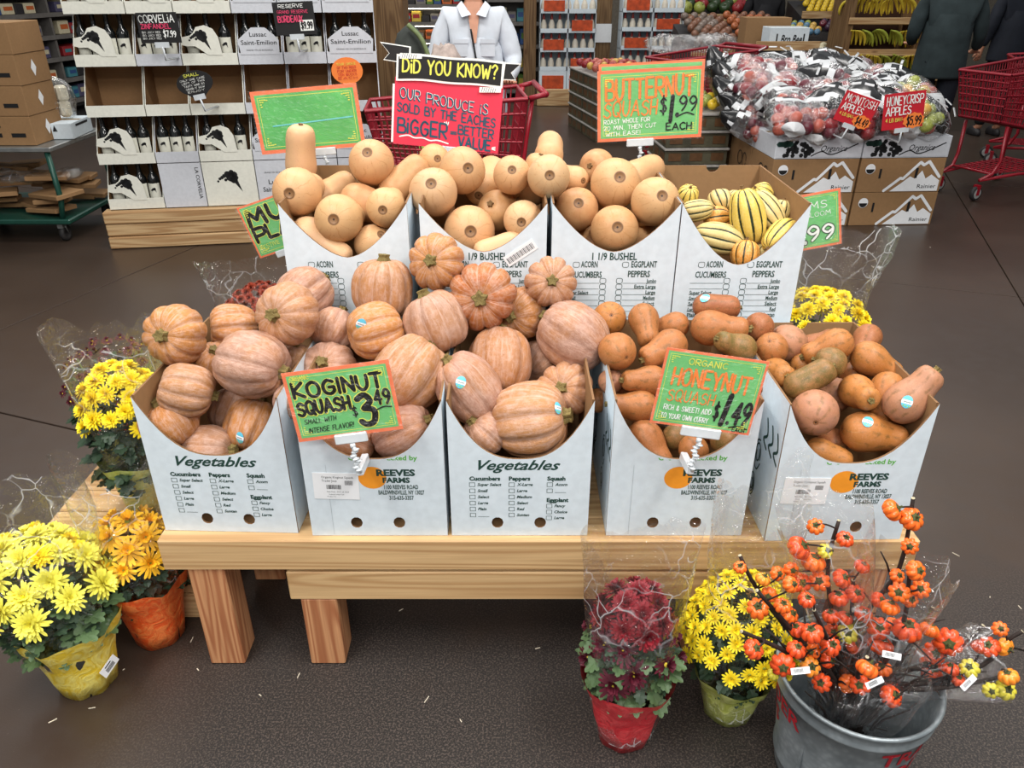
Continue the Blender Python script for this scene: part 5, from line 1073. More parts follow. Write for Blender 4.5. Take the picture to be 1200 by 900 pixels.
tag(fm.build('film_sleeve', FILM, None, T(bx_, by_, .0)), 'crumpled clear film bunched around the branches in the bucket mouth', 'wrap')
# white tags
for i, (px, py, Y, bi) in enumerate(((1045, 768, 1.02, 11), (938, 786, 1.0, 3), (1025, 800, 1.0, 11), (1135, 800, 1.03, 10))):
    t = BT_[bi][0]; b = MB(); b.box((0, 0, 0), (.035, .012, .0006)); [rect(b, -.012+k*.002, -.003, -.011+k*.002, .004, .0006, 1) for k in range(9)]; b.build('paper_tag', [PAPER, INKK], t, T(*(at(px, py, Y)-BT_[bi][2])) @ RX(.9) @ RZ(-.2+.3*i))
# ================================================================ WINE DISPLAY
WO = Vector((-2.60, 4.92, 0)); WM = T(*WO) @ RZ(radians(9))
pal = thing('timber_plinth', 'stacked pale timber plinth under the white wine cases', 'plinth', WM)
for k in range(3): beam('timber', (.89, -.0+.008*(k % 2), .042+k*.082), (1.86, .10, .078), pine_x, pal, .006)
for k in range(3): beam('timber', (.89, .34, .042+k*.082), (1.86, .10, .078), pine_x, pal, .006)
for k in range(3):
    for x in (.02, 1.76): beam('timber', (x, .17, .042+k*.082), (.09, .22, .078), pine_y, pal, .006)
GLASS = mat('dark_wine_glass', srgb(18, 20, 20), .12, .6, var=.0); LAB = mat('cream_label', srgb(214, 214, 200), .6, var=.03)
def bottle_mesh():
    b = MB(); b.lathe([(.001, .001), (.034, .001), (.036, .006), (.036, .165), (.033, .182), (.018, .205), (.0135, .215), (.0135, .265), (.0155, .267), (.0155, .277), (.001, .278)], 14, 0); m1 = b.mesh('glass', [GLASS])
    b = MB(); n = 7
    vs = []; 
    for k in range(n):
        a = -pi/2+(k/(n-1)-.5)*2.4
        for z in (.045, .145): vs.append((.0368*cos(a), .0368*sin(a), z))
    b.add(vs, [(2*k, 2*k+2, 2*k+3, 2*k+1) for k in range(n-1)], 0, None, True)
    for dx, dz, rr in ((.006, .11, .009), (-.003, .108, .008), (-.011, .103, .006)):
        b.add([(dx+rr*cos(q*pi/4), -.0375, dz+rr*sin(q*pi/4)) for q in range(8)], [tuple(range(8))], 1)
    b.add([(.004, -.0375, .108), (.016, -.0375, .085), (.011, -.0375, .112)], [(0, 1, 2)], 1)
    return m1, b.mesh('label', [LAB, INKK])
WB, WL = bottle_mesh()
def head_print(mb, x, z, s, mi, M=None, zz=0):
    for cx, cy, r in ((.62, .62, .2), (.5, .72, .13), (.76, .7, .13), (.72, .5, .15), (.66, .8, .1), (.82, .58, .09), (.36, .66, .08), (.27, .6, .07), (.18, .55, .06), (.1, .45, .045), (.4, .5, .06)):
        mb.add([(x+s*(cx+r*cos(q*pi/5)), z+s*(cy+r*sin(q*pi/5)), zz) for q in range(10)], [tuple(range(10))], mi, M)
    mb.add([(x+s*.68, z+s*.45, zz), (x+s*1.0, z+s*.0, zz), (x+s*.86, z+s*.48, zz)], [(0, 1, 2)], mi, M)
FR = Matrix(((1, 0, 0, 0), (0, 0, -1, 0), (0, 1, 0, 0), (0, 0, 0, 1)))    # a flat XY shape stood up facing -Y
def slant_side(D, H, lip): return [(0, 0), (D, 0), (D, H), (.1*D, H*.96) if lip > H*.9 else (D*.45, H*.98), (0, lip)]
def wine_case(label, u0, u1, z0, H, kind, dy=0, art='head', nb=None):
    W = u1-u0-.006; D = .31; t = thing('wine_case', label, 'carton', WM @ T(u0+.003, dy, z0), 'white wine cases on the timber plinth'); LM = CREAM if art == 'head' else GREYW
    lip = H-.004 if kind == 'closed' else .066
    b = MB(); b.box((W/2, D/2, .003), (W, D, .005)); b.build('base_panel', KRAFT, t)
    b = MB(); b.poly([(0, 0), (W, 0), (W, H-.004), (0, H-.004)], -D, -D+.005, mi=(1, 0, 0), M=FR); b.build('back_panel', [LM, KRAFT], t)
    for s, x in ((-1, 0), (1, W)):
        Mx = Matrix(((0, 0, 1, x-(.005 if s > 0 else 0)), (1, 0, 0, 0), (0, 1, 0, 0), (0, 0, 0, 1)))
        b = MB(); b.poly(slant_side(D, H-.004, lip), 0, .005, mi=((0, 1, 0) if s > 0 else (1, 0, 0)), M=Mx); b.build('side_panel', [LM, KRAFT], t)
    b = MB(); b.poly([(0, 0), (W, 0), (W, lip), (0, lip)], 0, .005, M=FR, mi=(0, 1, 0)); fp = b.build('front_panel', [LM, KRAFT], t)
    if kind == 'closed':
        b = MB(); b.box((W/2, D/2, H-.006), (W, D, .004)); b.build('lid', LM, t); g = MB()
        if art == 'head': head_print(g, W*.22, H*.3, .16, 0, FR, .006)
        elif art == 'vert':
            pass
        else: prt(g, 'Lussac', W*.5, H*.45, .03, .12, z=.006, M=FR, align=.5, bold=.01); prt(g, 'Saint-Emilion', W*.5, H*.28, .03, .2, z=.006, M=FR, align=.5, bold=.01); prt(g, 'GRAND VIN DE BORDEAUX', W*.5, H*.7, .01, .16, z=.006, M=FR, align=.5)
        if g.v: g.build('print', [INKK], fp)
    elif kind == 'bottles':
        if art == 'head' and nb != 0:
            b = MB(); b.poly([(.12, -.0), (.2, 0), (.19, .10), (.165, .145), (.12, .165), (.07, .155), (.05, .125), (.03, .11), (-.02, .10), (-.03, .06), (0, .05), (.05, .05)], .006, .008, M=FR @ T(W*.12, lip-.01, 0)); cd_ = b.build('display_card', [CREAM], t)
            g = MB(); head_print(g, W*.12+.01, lip+.015, .13, 0, FR, .0088); g.build('print', [INKK], cd_)
        elif art == 'script':
            b = MB(); b.poly([(0, 0), (W*.86, 0), (W*.88, .08), (W*.78, .11), (W*.6, .15), (W*.3, .15), (W*.1, .11), (-.01, .08)], .006, .008, M=FR @ T(W*.07, lip-.01, 0)); cd_ = b.build('display_card', [GREYW], t)
            g = MB(); prt(g, 'Lussac', W*.5, lip+.09, .025, .1, z=.0088, M=FR, align=.5, bold=.01); prt(g, 'Saint-Emilion', W*.5, lip+.045, .025, W*.8, z=.0088, M=FR, align=.5, bold=.01); prt(g, 'GRAND VIN DE BORDEAUX', W*.5, lip+.01, .009, W*.6, z=.0088, M=FR, align=.5); g.build('print', [INKK], cd_)
    return t
UU = [0, .345, .61, .94, 1.21, 1.47, 1.78]; ZZ = [.252, .537, .822, 1.107, 1.392]; colw = ['leftmost', 'second', 'third', 'fourth', 'fifth', 'sixth']; rown = ['bottom', 'second-lowest', 'middle', 'fourth', 'top']
bot0 = None; nbt = 0
for j, z0 in enumerate(ZZ):
    for i in range(6):
        kind = ('bottles' if i == 0 else 'closed') if j == 0 else 'empty' if j == 2 else 'bottles'; art = 'head' if i < 3 else 'script'
        if j == 0 and i == 1: art = 'vert'
        W = UU[i+1]-UU[i]; desc = {'bottles': 'white wine case holding bottles', 'closed': 'closed white wine case', 'empty': 'empty open brown-lined wine case'}[kind]
        c = wine_case(f"{desc}, {colw[i]} from left in the {rown[j]} tier of the stack", UU[i], UU[i+1], z0, .283, kind, dy=(0 if j < 3 else .02), art=art if not (i == 1 and j in (1, 3)) and not (i == 4 and j == 3) else 'none')
        if kind == 'closed' and art == 'vert':
            fp = [q for q in c.children if q.name.startswith('front_panel')][0]; g = MB(); prt(g, 'LA CORVELIA', 0, 0, .022, .2, z=0, bold=.01); g.build('print', [INKK], fp, FR @ T(.22, .25, .006) @ RZ(-pi/2))
        if kind == 'bottles':
            n = max(3, int((W-.02)/.078)); 
            for k in range(n):
                u = UU[i]+.02+(W-.04)*(k+.5)/n; M = WM @ T(u, .055+(0 if j < 3 else .02), z0+.007)
                lbl = f"dark wine bottle with cream label, {ORD[k]} in the {rown[j]} tier, {colw[i]} case"
                if bot0 is None:
                    bot0 = thing('wine_bottle', lbl, 'bottle', M, 'wine bottles in the white cases'); link('glass', WB, bot0); link('label', WL, bot0)
                else: copy_thing(bot0, M, lbl)
def small_sign(name, label, TL, TR, BL, Y, draw, mats=SM, clip=True):
    M, wd, hh = signM(TL, TR, BL, Y, Y); t = thing(name, label, 'sign', M); draw(t, wd, hh)
    for q in t.children:
        if q.name.startswith('lettering'): q.location.z = .004
    if clip:
        b = MB(); b.box((wd/2, -.01, 0), (wd*.35, .03, .006)); b.tube([(wd/2, -.02, 0), (wd/2, -.09, -.01), (wd/2, -.095, -.24)], .006, 6); b.build('clip', CLIPM, t)
    return t
def d_corv(t, w, h):
    b = MB(); b.box((w/2, h/2, -.001), (w, h, .002), 10); b.build('card', SM, t)
    def f(g):
        hand(g, 'CORVELiA', .06*w, .68*h, .24*h, .86*w, .13, .001, 4); hand(g, 'ZINFANDEL', .08*w, .48*h, .15*h, .72*w, .17, .001, 11)
        for k in range(3): hand(g, 'BIG JUICY RED', .08*w, (.33-.1*k)*h, .06*h, .45*w, .13, .001, 4)
        hand(g, '$7.99', .6*w, .2*h, .2*h, .3*w, .16, .001, 4)
    letters(t, 'lettering', f)
small_sign('chalk_sign', 'black chalk card with white and pink lettering on the second-column wine cases', (158, 15), (206, 14), (166, 51), 4.83, d_corv)
def d_bord(t, w, h):
    b = MB(); b.box((w/2, h/2, -.001), (w, h, .002), 10); b.build('card', SM, t)
    def f(g):
        hand(g, 'RESERVE', .15*w, .83*h, .1*h, .6*w, .16, .001, 4); hand(g, 'GRAND RESERVE', .1*w, .66*h, .09*h, .75*w, .14, .001, 11); hand(g, 'BORDEAUX', .1*w, .4*h, .18*h, .6*w, .17, .001, 11)
        rect(g, .62*w, .12*h, .95*w, .45*h, .0008, 4); hand(g, '$9.99', .65*w, .18*h, .2*h, .27*w, .2, .0012, 3)
    letters(t, 'lettering', f)
small_sign('chalk_sign', 'black chalk card with red lettering and white price on the fifth-column wine cases', (318, 3), (366, 1), (324, 42), 4.98, d_bord)
def d_leaf(t, w, h):
    P = [(w*.5+w*.55*cos(a)*(1 if 1 else 1), h*.5+h*.5*sin(a)*(1+.25*(sin(a) < -.9))) for a in [k*2*pi/20 for k in range(20)]]
    b = MB(); b.poly(P, -.002, 0, mi=(10, 10, 10)); b.build('card', SM, t)
    def f(g):
        hand(g, 'SMALL', .25*w, .78*h, .12*h, .45*w, .16, .001, 2)
        for k in range(5): hand(g, ['ONLY ONE CASE', 'LEFT OF THIS', 'TASTY WINE SO', 'GRAB IT NOW', 'ENJOY'][k], (.1+.03*k)*w, (.63-.12*k)*h, .07*h, .75*w-.06*k*w, .15, .001, 4)
    letters(t, 'lettering', f)
small_sign('chalk_sign', 'oval black chalk card on the empty brown wine cases', (204, 87), (242, 79), (207, 117), 4.80, d_leaf)
def d_red(t, w, h):
    P = [(w*.5+w*.5*cos(k*2*pi/24), h*.5+h*.5*sin(k*2*pi/24)) for k in range(24)]; b = MB(); b.poly(P, -.002, 0, mi=(5, 5, 5)); b.build('card', SM, t)
    letters(t, 'lettering', lambda g: [hand(g, s, .2*w, (.72-.13*k)*h, .08*h, .6*w, .16, .001, 2 if k == 0 else 8) for k, s in enumerate(('YOUR CHOICE', 'OF TWO REDS', 'FOR UNDER', 'TEN BUCKS', 'EACH'))])
small_sign('round_sign', 'round orange-red card hanging on the sixth-column wine case', (386, 68), (423, 66), (386, 100), 5.02, d_red)

# ================================================================ STOCK CART AND CARTONS ON THE LEFT
GRN = mat('green_painted_steel', srgb(28, 74, 62), .35, .5, .2, var=.1); STL = mat('worn_grey_steel', srgb(150, 152, 150), .35, .5, .7, var=.15, scale=20); RUB = mat('dark_rubber', srgb(46, 44, 44), .6); HUB = mat('pale_hub', srgb(170, 166, 160), .5)
ct = thing('stock_cart', 'green steel stock cart with two decks and casters at left edge', 'cart', T(-3.42, 5.35, 0))
b = MB(); b.box((0, 0, .615), (1.0, .74, .03), ch=.005); b.build('top_deck', STL, ct)
b = MB(); b.box((0, 0, .15), (1.0, .74, .035), ch=.008); b.build('lower_deck', GRN, ct)
for sx in (-1, 1):
    for sy in (-1, 1):
        b = MB(); b.tube([(sx*.46, sy*.34, .62), (sx*.47, sy*.345, .3), (sx*.44, sy*.34, .15)], .018, 8); b.build('post', GRN, ct)
        fk = MB(); fk.box((sx*.40, sy*.30, .115), (.035, .05, .04)); fk.tube([(sx*.40-.022, sy*.3, .11), (sx*.40-.022, sy*.3+.02, .055)], .005, 5); fk.tube([(sx*.40+.022, sy*.3, .11), (sx*.40+.022, sy*.3+.02, .055)], .005, 5); cs = fk.build('caster', STL, ct)
        b = MB(); b.lathe([(.001, -.016), (.03, -.016), (.032, -.018), (.052, -.015), (.055, 0), (.052, .015), (.032, .018), (.03, .016), (.001, .016)], 18, 0, T(sx*.40, sy*.3+.02, .0565) @ RY(pi/2)); b.build('wheel', RUB, cs)
def carton_thing(name, label, cat_, M, W, D, H, m=KRAFT, marks=None, group=None, flaps=False):
    t = thing(name, label, cat_, M, group); b = MB(); b.box((0, 0, H/2), (W, D, H), ch=.003); b.build('body', m, t)
    b = MB(); b.box((0, 0, H+.0006), (W*.98, .05, .001)); b.build('packing_tape', mat('tape', srgb(176, 150, 112), .3, .5), t)
    if marks:
        g = MB(); marks(g, W, D, H); g.build('print', [INKK, PAPER, INKG, INKO, KRAFTD, GREYW], t)
    return t
def mk1(g, W, D, H):
    rect(g, -W/2+.14, .05, -W/2+.3, .075, D/2+.0015, 0, FR); rect(g, W/2-.14, .05, W/2-.05, .075, D/2+.0015, 0, FR)
    for k in range(6): rect(g, -W/2+.14+k*.03, .11, -W/2+.155+k*.03, .12, D/2+.0015, 0, FR)
    Mr = Matrix(((0, 0, 1, W/2+.0015), (1, 0, 0, 0), (0, 1, 0, 0), (0, 0, 0, 1))); g.add([(-.03, .09, 0), (0, .04, 0), (.03, .09, 0), (0, .14, 0)], [(0, 1, 2, 3)], 1, Mr)
for k in range(4): carton_thing('cardboard_carton', f"brown cardboard carton on the green stock cart, {['lowest', 'second from bottom', 'third from bottom', 'topmost'][k]} in its stack", 'carton', T(-3.28+.004*k, 5.22, .632+k*.178), .5, .36, .176, KRAFT, mk1 if k < 3 else None, 'brown cartons stacked on the stock cart')
for k in range(4): carton_thing('cardboard_carton', f"brown cardboard carton at the left end of the stock cart, {['lowest', 'second', 'third', 'top'][k]} one", 'carton', T(-3.76, 5.22, .632+k*.178), .44, .36, .176, KRAFT, mk1, 'brown cartons stacked on the stock cart')
def mk2(g, W, D, H):
    Mr = FR; g.add([(-.07, .05, D/2+.002), (-.045, .05, D/2+.002), (-.0575, .09, D/2+.002)], [(0, 1, 2)], 0, Mr); g.add([(-.02, .05, D/2+.002), (.01, .05, D/2+.002), (-.005, .09, D/2+.002)], [(0, 1, 2)], 0, Mr)
    Mr = Matrix(((0, 0, 1, W/2+.0015), (1, 0, 0, 0), (0, 1, 0, 0), (0, 0, 0, 1))); rect(g, -.1, .07, .1, .085, 0, 0, Mr)
carton_thing('white_carton', 'small white carton with black arrows on the right end of the stock cart', 'carton', T(-3.02, 5.42, .632) @ RZ(.1), .2, .34, .1, WHITE, mk2)
# bag of wrapped goods on the cart
pb = thing('plastic_bag', 'clear plastic bag of wrapped goods on the small white carton', 'bag', T(-3.06, 5.46, .735))
rb = random.Random(4)
for k in range(4): b = MB(); b.box((0, 0, 0), (.07, .07, .10), 0, T(-.04+.08*(k % 2), 0, .06+.1*(k//2)) @ RZ(.3*k), ch=.015); b.build('wrapped_pack', mat('cream_pack', srgb(222, 216, 196), .5), pb)
def blob(mb, c, s, seed, n=20, m=12, amp=.18, mi=0, M=None):
    off = Vector((seed*5.1,)*3); vs = []
    for j in range(m+1):
        for i in range(n):
            t, a = pi*j/m, 2*pi*i/n; d = Vector((sin(t)*cos(a), sin(t)*sin(a), cos(t))); q = 1+amp*noise.noise(d*2.3+off)+amp*.5*noise.noise(d*6+off); vs.append((c[0]+d.x*s[0]*q, c[1]+d.y*s[1]*q, c[2]+d.z*s[2]*q))
    mb.add(vs, [(j*n+i, (j+1)*n+i, (j+1)*n+(i+1) % n, j*n+(i+1) % n) for j in range(m) for i in range(n)], mi, M, True)
b = MB(); blob(b, (0, 0, .125), (.12, .10, .14), 3); b.build('film', FILM, pb)
# heap of flattened cartons on the lower deck
for k in range(34):
    x, y = rb.uniform(-3.85, -3.0), rb.uniform(5.08, 5.6); L = k//7
    b = MB(); b.box((0, 0, 0), (rb.uniform(.2, .34), rb.uniform(.1, .2), .028), 0, ch=.003)
    if k % 3 == 0: rect(b, -.08, -.02, .0, .0, .0146, 1)
    o = b.build('flattened_carton', [KRAFT, INKK], None, T(x, y, .20+L*.05+rb.uniform(0, .012)) @ RZ(rb.uniform(-.6, .6)) @ RX(rb.uniform(-.08, .08)) @ RY(rb.uniform(-.08, .08)))
    tag(o, f"flattened brown carton heaped on the stock cart's lower deck, {ordn(k)} from below", 'carton', 'flattened cartons on the lower deck')
for k in range(6):
    b = MB(); blob(b, (0, 0, 0), (.13, .09, .035), k, amp=.35); o = b.build('plastic_wrap', FILM, None, T(-3.8+.16*k, 5.15+.05*(k % 3), .40+.01*(k % 2)) @ RZ(k))
    tag(o, f"crumpled clear plastic wrap on the flattened cartons, {ORD[k]} from the left", 'wrap', 'crumpled plastic on the lower deck')
def mk3(g, W, D, H): prt(g, 'ORGANIC COCONUT', -W/2+.02, .02, .03, W*.9, z=D/2+.002, M=FR, bold=.01)
carton_thing('coconut_tray', 'long low white carton lettered along its side, floor level beside stock cart', 'carton', T(-2.62, 5.9, .25), .5, .3, .075, WHITE, mk3)
lt = thing('low_dolly', 'low green dolly behind the stock cart carrying the long white carton', 'dolly', T(-2.62, 5.95, 0))
b = MB(); b.box((0, 0, .22), (.7, .5, .05), ch=.005); b.build('deck', GRN, lt)
for sx in (-1, 1):
    for sy in (-1, 1):
        b = MB(); b.tube([(sx*.3, sy*.2, .2), (sx*.3, sy*.2, .1)], .015, 6); cs = b.build('caster', STL, lt); b = MB(); b.lathe([(.001, -.015), (.05, -.015), (.055, 0), (.05, .015), (.001, .015)], 16, 0, T(sx*.3, sy*.2, .0565) @ RY(pi/2)); b.build('wheel', RUB, cs)

# ================================================================ SHELVES
PK = [mat('pack_'+n, c, .5, var=.15, scale=25) for n, c in (('green', srgb(84, 120, 50)), ('brown', srgb(96, 66, 40)), ('yellow', srgb(196, 170, 70)), ('blue', srgb(50, 80, 130)), ('teal', srgb(70, 130, 140)), ('grey', srgb(120, 116, 110)), ('purple', srgb(80, 76, 104)), ('orange', srgb(190, 98, 50)), ('red', srgb(150, 40, 44)), ('cream', srgb(200, 190, 160)), ('dark', srgb(44, 42, 44)))]
SHM = mat('grey_shelf_steel', srgb(112, 108, 104), .5, .4, .2, var=.1, scale=15)
def pack_mesh(k):
    b = MB(); b.box((0, 0, .5), (1, 1, 1), 0, ch=.06); b.box((0, -.502, .55), (.7, .01, .35), 1); return b.mesh('package', [PK[k], PK[(k*3+2) % len(PK)]])
PM = [pack_mesh(k) for k in range(len(PK))]
def shelf_unit(label, M, L, D, rows, H, bays, pitch, where_, seed, zmax=9, hgt=.17):
    t = thing('shelf_unit', label, 'shelf', M); r = random.Random(seed)
    b = MB(); b.box((L/2, D, H/2), (L, .02, H)); b.build('back_panel', SHM, t)
    for k in range(bays+1): b = MB(); b.box((L*k/bays, D/2, H/2), (.035, D, H)); b.build('upright', SHM, t)
    for z in rows:
        b = MB(); b.box((L/2, D/2, z-.015), (L, D, .03), 0); b.box((L/2, -.012, z-.02), (L, .02, .05)); b.build('shelf_board', SHM, t)
    n = 0
    for j, z in enumerate(rows):
        if z > zmax: continue
        x = .05; i = 0
        while x < L-.1:
            w_ = r.uniform(*pitch); k = r.randrange(len(PM)); h_ = hgt*r.uniform(.65, 1.1)
            nearb = min(abs(x+w_/2-L*q/bays) for q in range(bays+1))
            if nearb > w_/2+.02:
                o = link('package', PM[k], None, M @ T(x+w_/2, D*.42, z+.001) @ SCL(w_*.92, D*.6, h_)); tag(o, f"{PK[k].name.split('_')[1]} package, {ordn(i)} along {['lowest', 'second-lowest', 'third', 'fourth', 'fifth', 'sixth'][j]} shelf of {where_}", 'package', f'packages on {where_}'); i += 1
            x += w_
    return t
A_, B_ = Vector((-6.2, 9.0, 0)), Vector((-5.7, 11.7, 0)); dAB = (B_-A_).normalized()
shelf_unit('grey grocery shelves full of packages at the far left', frame(A_, dAB, Vector((0, 0, 1)).cross(dAB)), (B_-A_).length, .4, [.14, .40, .66, .92, 1.18, 1.44], 1.75, 3, (.12, .24), 'the far left shelves', 3, 1.3)
shelf_unit('dark narrow shelves behind the woman in the white shirt', T(-.35, 12.0, 0), .75, .35, [.12, .42, .72, 1.02, 1.32], 1.9, 1, (.09, .16), 'the narrow shelves behind the woman', 5, 1.3, .2)
sh = shelf_unit('lit chilled shelves with bright packs beyond the wooden pillar', T(-1.95, 12.8, 0), 1.25, .4, [.5, .74, .98, 1.22, 1.46], 1.9, 1, (.1, .17), 'the lit chilled shelves', 7, 1.3, .14)
LMP = mat('shelf_tube_lamp', (1, .9, .72), .5, emit=5)
for z in (.72, .96, 1.2, 1.44): b = MB(); b.box((.62, .02, z-.035), (1.15, .03, .012)); b.build('tube_lamp', LMP, sh)
def post(label, X, Y, s, H=3.0, m=pillar_z):
    t = thing('wooden_post', label, 'post', T(X, Y, 0)); b = MB(); b.box((0, 0, H/2), (s, s, H), ch=.006); b.build('timber', m, t); b = MB(); b.box((0, 0, .05), (s+.04, s+.04, .1), ch=.004); b.build('foot_block', m, t); return t
post('thick knotty wooden pillar between the wine cases and the woman', -.93, 6.15, .33)
post('slim wooden post between narrow shelves and sauce bottle display', .24, 11.4, .17)
post('dark wooden post between the two sauce bottle displays', 1.28, 12.1, .25)

# ================================================================ SAUCE BOTTLE DISPLAYS
SB_W = mat('sauce_white', srgb(214, 206, 190), .35, var=.05); SB_O = mat('sauce_orange', srgb(176, 66, 34), .4, var=.1); SB_R = mat('sauce_neck_red', srgb(128, 42, 36), .4)
def sauce():
    b = MB(); b.lathe([(.001, 0), (.04, 0), (.042, .01), (.042, .04)], 10, 1); m0 = b
    m0.lathe([(.042, .04), (.042, .09), (.03, .125), (.019, .15)], 10, 0); m0.lathe([(.019, .15), (.015, .2), (.015, .222), (.001, .223)], 10, 2); return m0.mesh('sauce_bottle', [SB_W, SB_O, SB_R])
SBM = sauce()
ORB = mat('orange_card', srgb(196, 76, 34), .6, var=.25, scale=14)
def sauce_display(label, X0, X1, Y, tiers, wh, z0=.22):
    t = thing('bottle_display', label, 'display', T(X0, Y, 0)); W = X1-X0
    b = MB(); b.box((W/2, .2, z0/2), (W+.05, .45, z0), ch=.01); b.build('timber_base', pine_x, t)
    for j, z in enumerate(tiers):
        H = .235
        for i in range(2):
            w2 = W/2-.006; x = i*W/2+w2/2+.003; b = MB(); b.box((x, .2, z+.004), (w2, .4, .008)); b.box((x, .004, z+.03), (w2, .008, .045)); b.box((x, .396, z+H/2), (w2, .008, H-.006))
            for s in (-1, 1): b.box((x+s*(w2/2-.003), .2, z+H/2), (.006, .4, H-.006))
            if j == 0 and z < .3: b.box((x, .002, z+H/2), (w2, .01, H-.006))
            b.build('tray', WHITE, t)
            if (i+j) % 2 == 0 or (j == 0 and z < .3): b = MB(); b.box((x, -.006, z+.09), (w2*(.75 if j else .8), .006, .13 if j else .17)); b.build('promo_card', ORB, t)
        if j == 0 and z < .3: continue
        n = int(W/.105)
        for k in range(n):
            o = link('sauce_bottle', SBM, None, T(X0+W*(k+.5)/n, Y+.07, z+.009)); tag(o, f"white and orange bottle, {ORD[k]} from left in {['lowest', 'second', 'third', 'fourth', 'fifth'][j]} tier of {wh}", 'bottle', f'bottles in {wh}')
    return t
sauce_display('left display of orange and white bottles in white trays on timber base', .37, 1.12, 11.25, [.22, .455, .69, .925, 1.16], 'the left bottle display')
sauce_display('right display of orange and white bottles behind the apple bin', 1.50, 2.35, 11.6, [.22, .455, .69, .925, 1.16], 'the right bottle display')
tag(MB().box((0, 0, .1), (.22, .01, .24)).build('notice_card', PAPER, None, T(1.30, 11.966, .78)), 'white notice card on the dark post between the bottle displays', 'sign')

# ================================================================ CRATE ISLAND, LOOSE APPLES, ONION BAGS
CR = mat('crate_green_brown', srgb(84, 80, 62), .6, var=.3, scale=8); CRW = mat('crate_white_rim', srgb(168, 164, 158), .6)
CIM = T(.90, 8.55, 0) @ RZ(radians(11))
crm = MB(); crm.box((0, 0, .055), (.50, .56, .108), 0, ch=.004); crm.box((0, 0, .12), (.52, .60, .018), 1, ch=.004)
for s in (-1, 1):
    for k in (-1, 0, 1): crm.box((s*.252, k*.2, .06), (.006, .12, .06), 2); crm.box((k*.17, s*.282, .06), (.1, .006, .06), 2)
CRM_ = crm.mesh('body', [CR, CRW, PK[1]])
n = 0
for j in range(5):
    for (ix, iy) in [(0, 0), (0, 1), (1, 0), (2, 0)]:
        t = thing('produce_crate', f"stacked produce crate, {['lowest', 'second', 'third', 'fourth', 'top'][j]} tier, {'left side, far' if iy else ORD[ix]+' from left'}, under the loose apples", 'crate', CIM @ T(.26+ix*.525, .3+iy*.61, j*.131), 'produce crates under the loose apples'); link('body', CRM_, t)
b = MB(); b.box((1.05, .95, .30), (1.0, .6, .6)); tag(b.build('display_table', PK[10], None, CIM), 'dark table behind the stacked produce crates', 'table')
def ball(name, m, m2=None, n=12, flat=.92):
    b = MB(); b.lathe([(.001, -.86*flat), (.5, -.85*flat), (.86, -.5*flat), (1, 0), (.88, .52*flat), (.5, .86*flat), (.15, .8*flat), (.001, .7*flat)], n, 0, None, True)
    b.tube([(0, 0, .7*flat), (.08, 0, 1.02*flat)], .05, 4, 1); return b.mesh(name, [m, m2 or STEMK])
AP = {k: ball('apple', mat('apple_'+k, c, .3, .5, var=.25, scale=12)) for k, c in (('red', srgb(150, 40, 46)), ('pink', srgb(186, 96, 80)), ('yellow', srgb(212, 170, 84)), ('green', srgb(160, 168, 80)), ('dark', srgb(104, 36, 50)), ('purple', srgb(58, 34, 58)), ('brown', srgb(124, 82, 60)), ('grey', srgb(120, 104, 94)), ('orange', srgb(172, 96, 56)), ('lemon', srgb(236, 196, 50)), ('white', srgb(214, 204, 170)), ('leafy', srgb(46, 66, 34)), ('blue', srgb(90, 130, 160)))}
def heap(name, cat_, desc, grp, X0, X1, Y0, z0, Y1, z1, r, kinds, seed, hump=.0, M=None, rows=None):
    rr = random.Random(seed); nx = max(2, int((X1-X0)/(2.15*r))); ny = max(2, int(hypot(Y1-Y0, z1-z0)/(2.0*r))); out = 0
    for j in range(ny):
        for i in range(nx):
            u, v = (i+.5+.5*(j % 2))/(nx+.5), (j+.5)/ny; k = rr.choice(kinds); s = r*rr.uniform(.9, 1.02)
            M2 = T(X0+(X1-X0)*u, Y0+(Y1-Y0)*v, z0+(z1-z0)*v+hump*sin(pi*u)*sin(pi*min(1, v+.2))+r) @ zto(Vector((rr.uniform(-1, 1), rr.uniform(-1, .3), rr.uniform(0, 1.)))) @ SCL(s, s, s)
            if M is not None: M2 = M @ M2
            o = link(name, AP[k], None, M2); tag(o, f"{desc}, {ordn(i)} from left in {ordn(j)} row", cat_, grp)
heap('apple', 'apple', 'loose red and yellow apple on the crate island', 'loose apples on the crate island', .0, .62, .02, .656, .95, .68, .047, ['red', 'red', 'pink', 'yellow', 'pink'], 1, .05, CIM)
heap('onion', 'onion', 'purple-white bulb among the netted onions by the loose apples', 'onions beside the loose apples', .68, 1.5, .06, .66, .58, .67, .06, ['dark', 'grey', 'pink'], 2, .0, CIM)
for k in range(4):
    b = MB(); blob(b, (0, 0, .08), (.2, .16, .09), k+20, amp=.3); tag(b.build('onion_bag', FILM, None, CIM @ T(.8+.22*k, .3+.06*(k % 2), .87)), f"clear plastic bag over the onions, {ORD[k]} from the left", 'bag', 'clear onion bags')

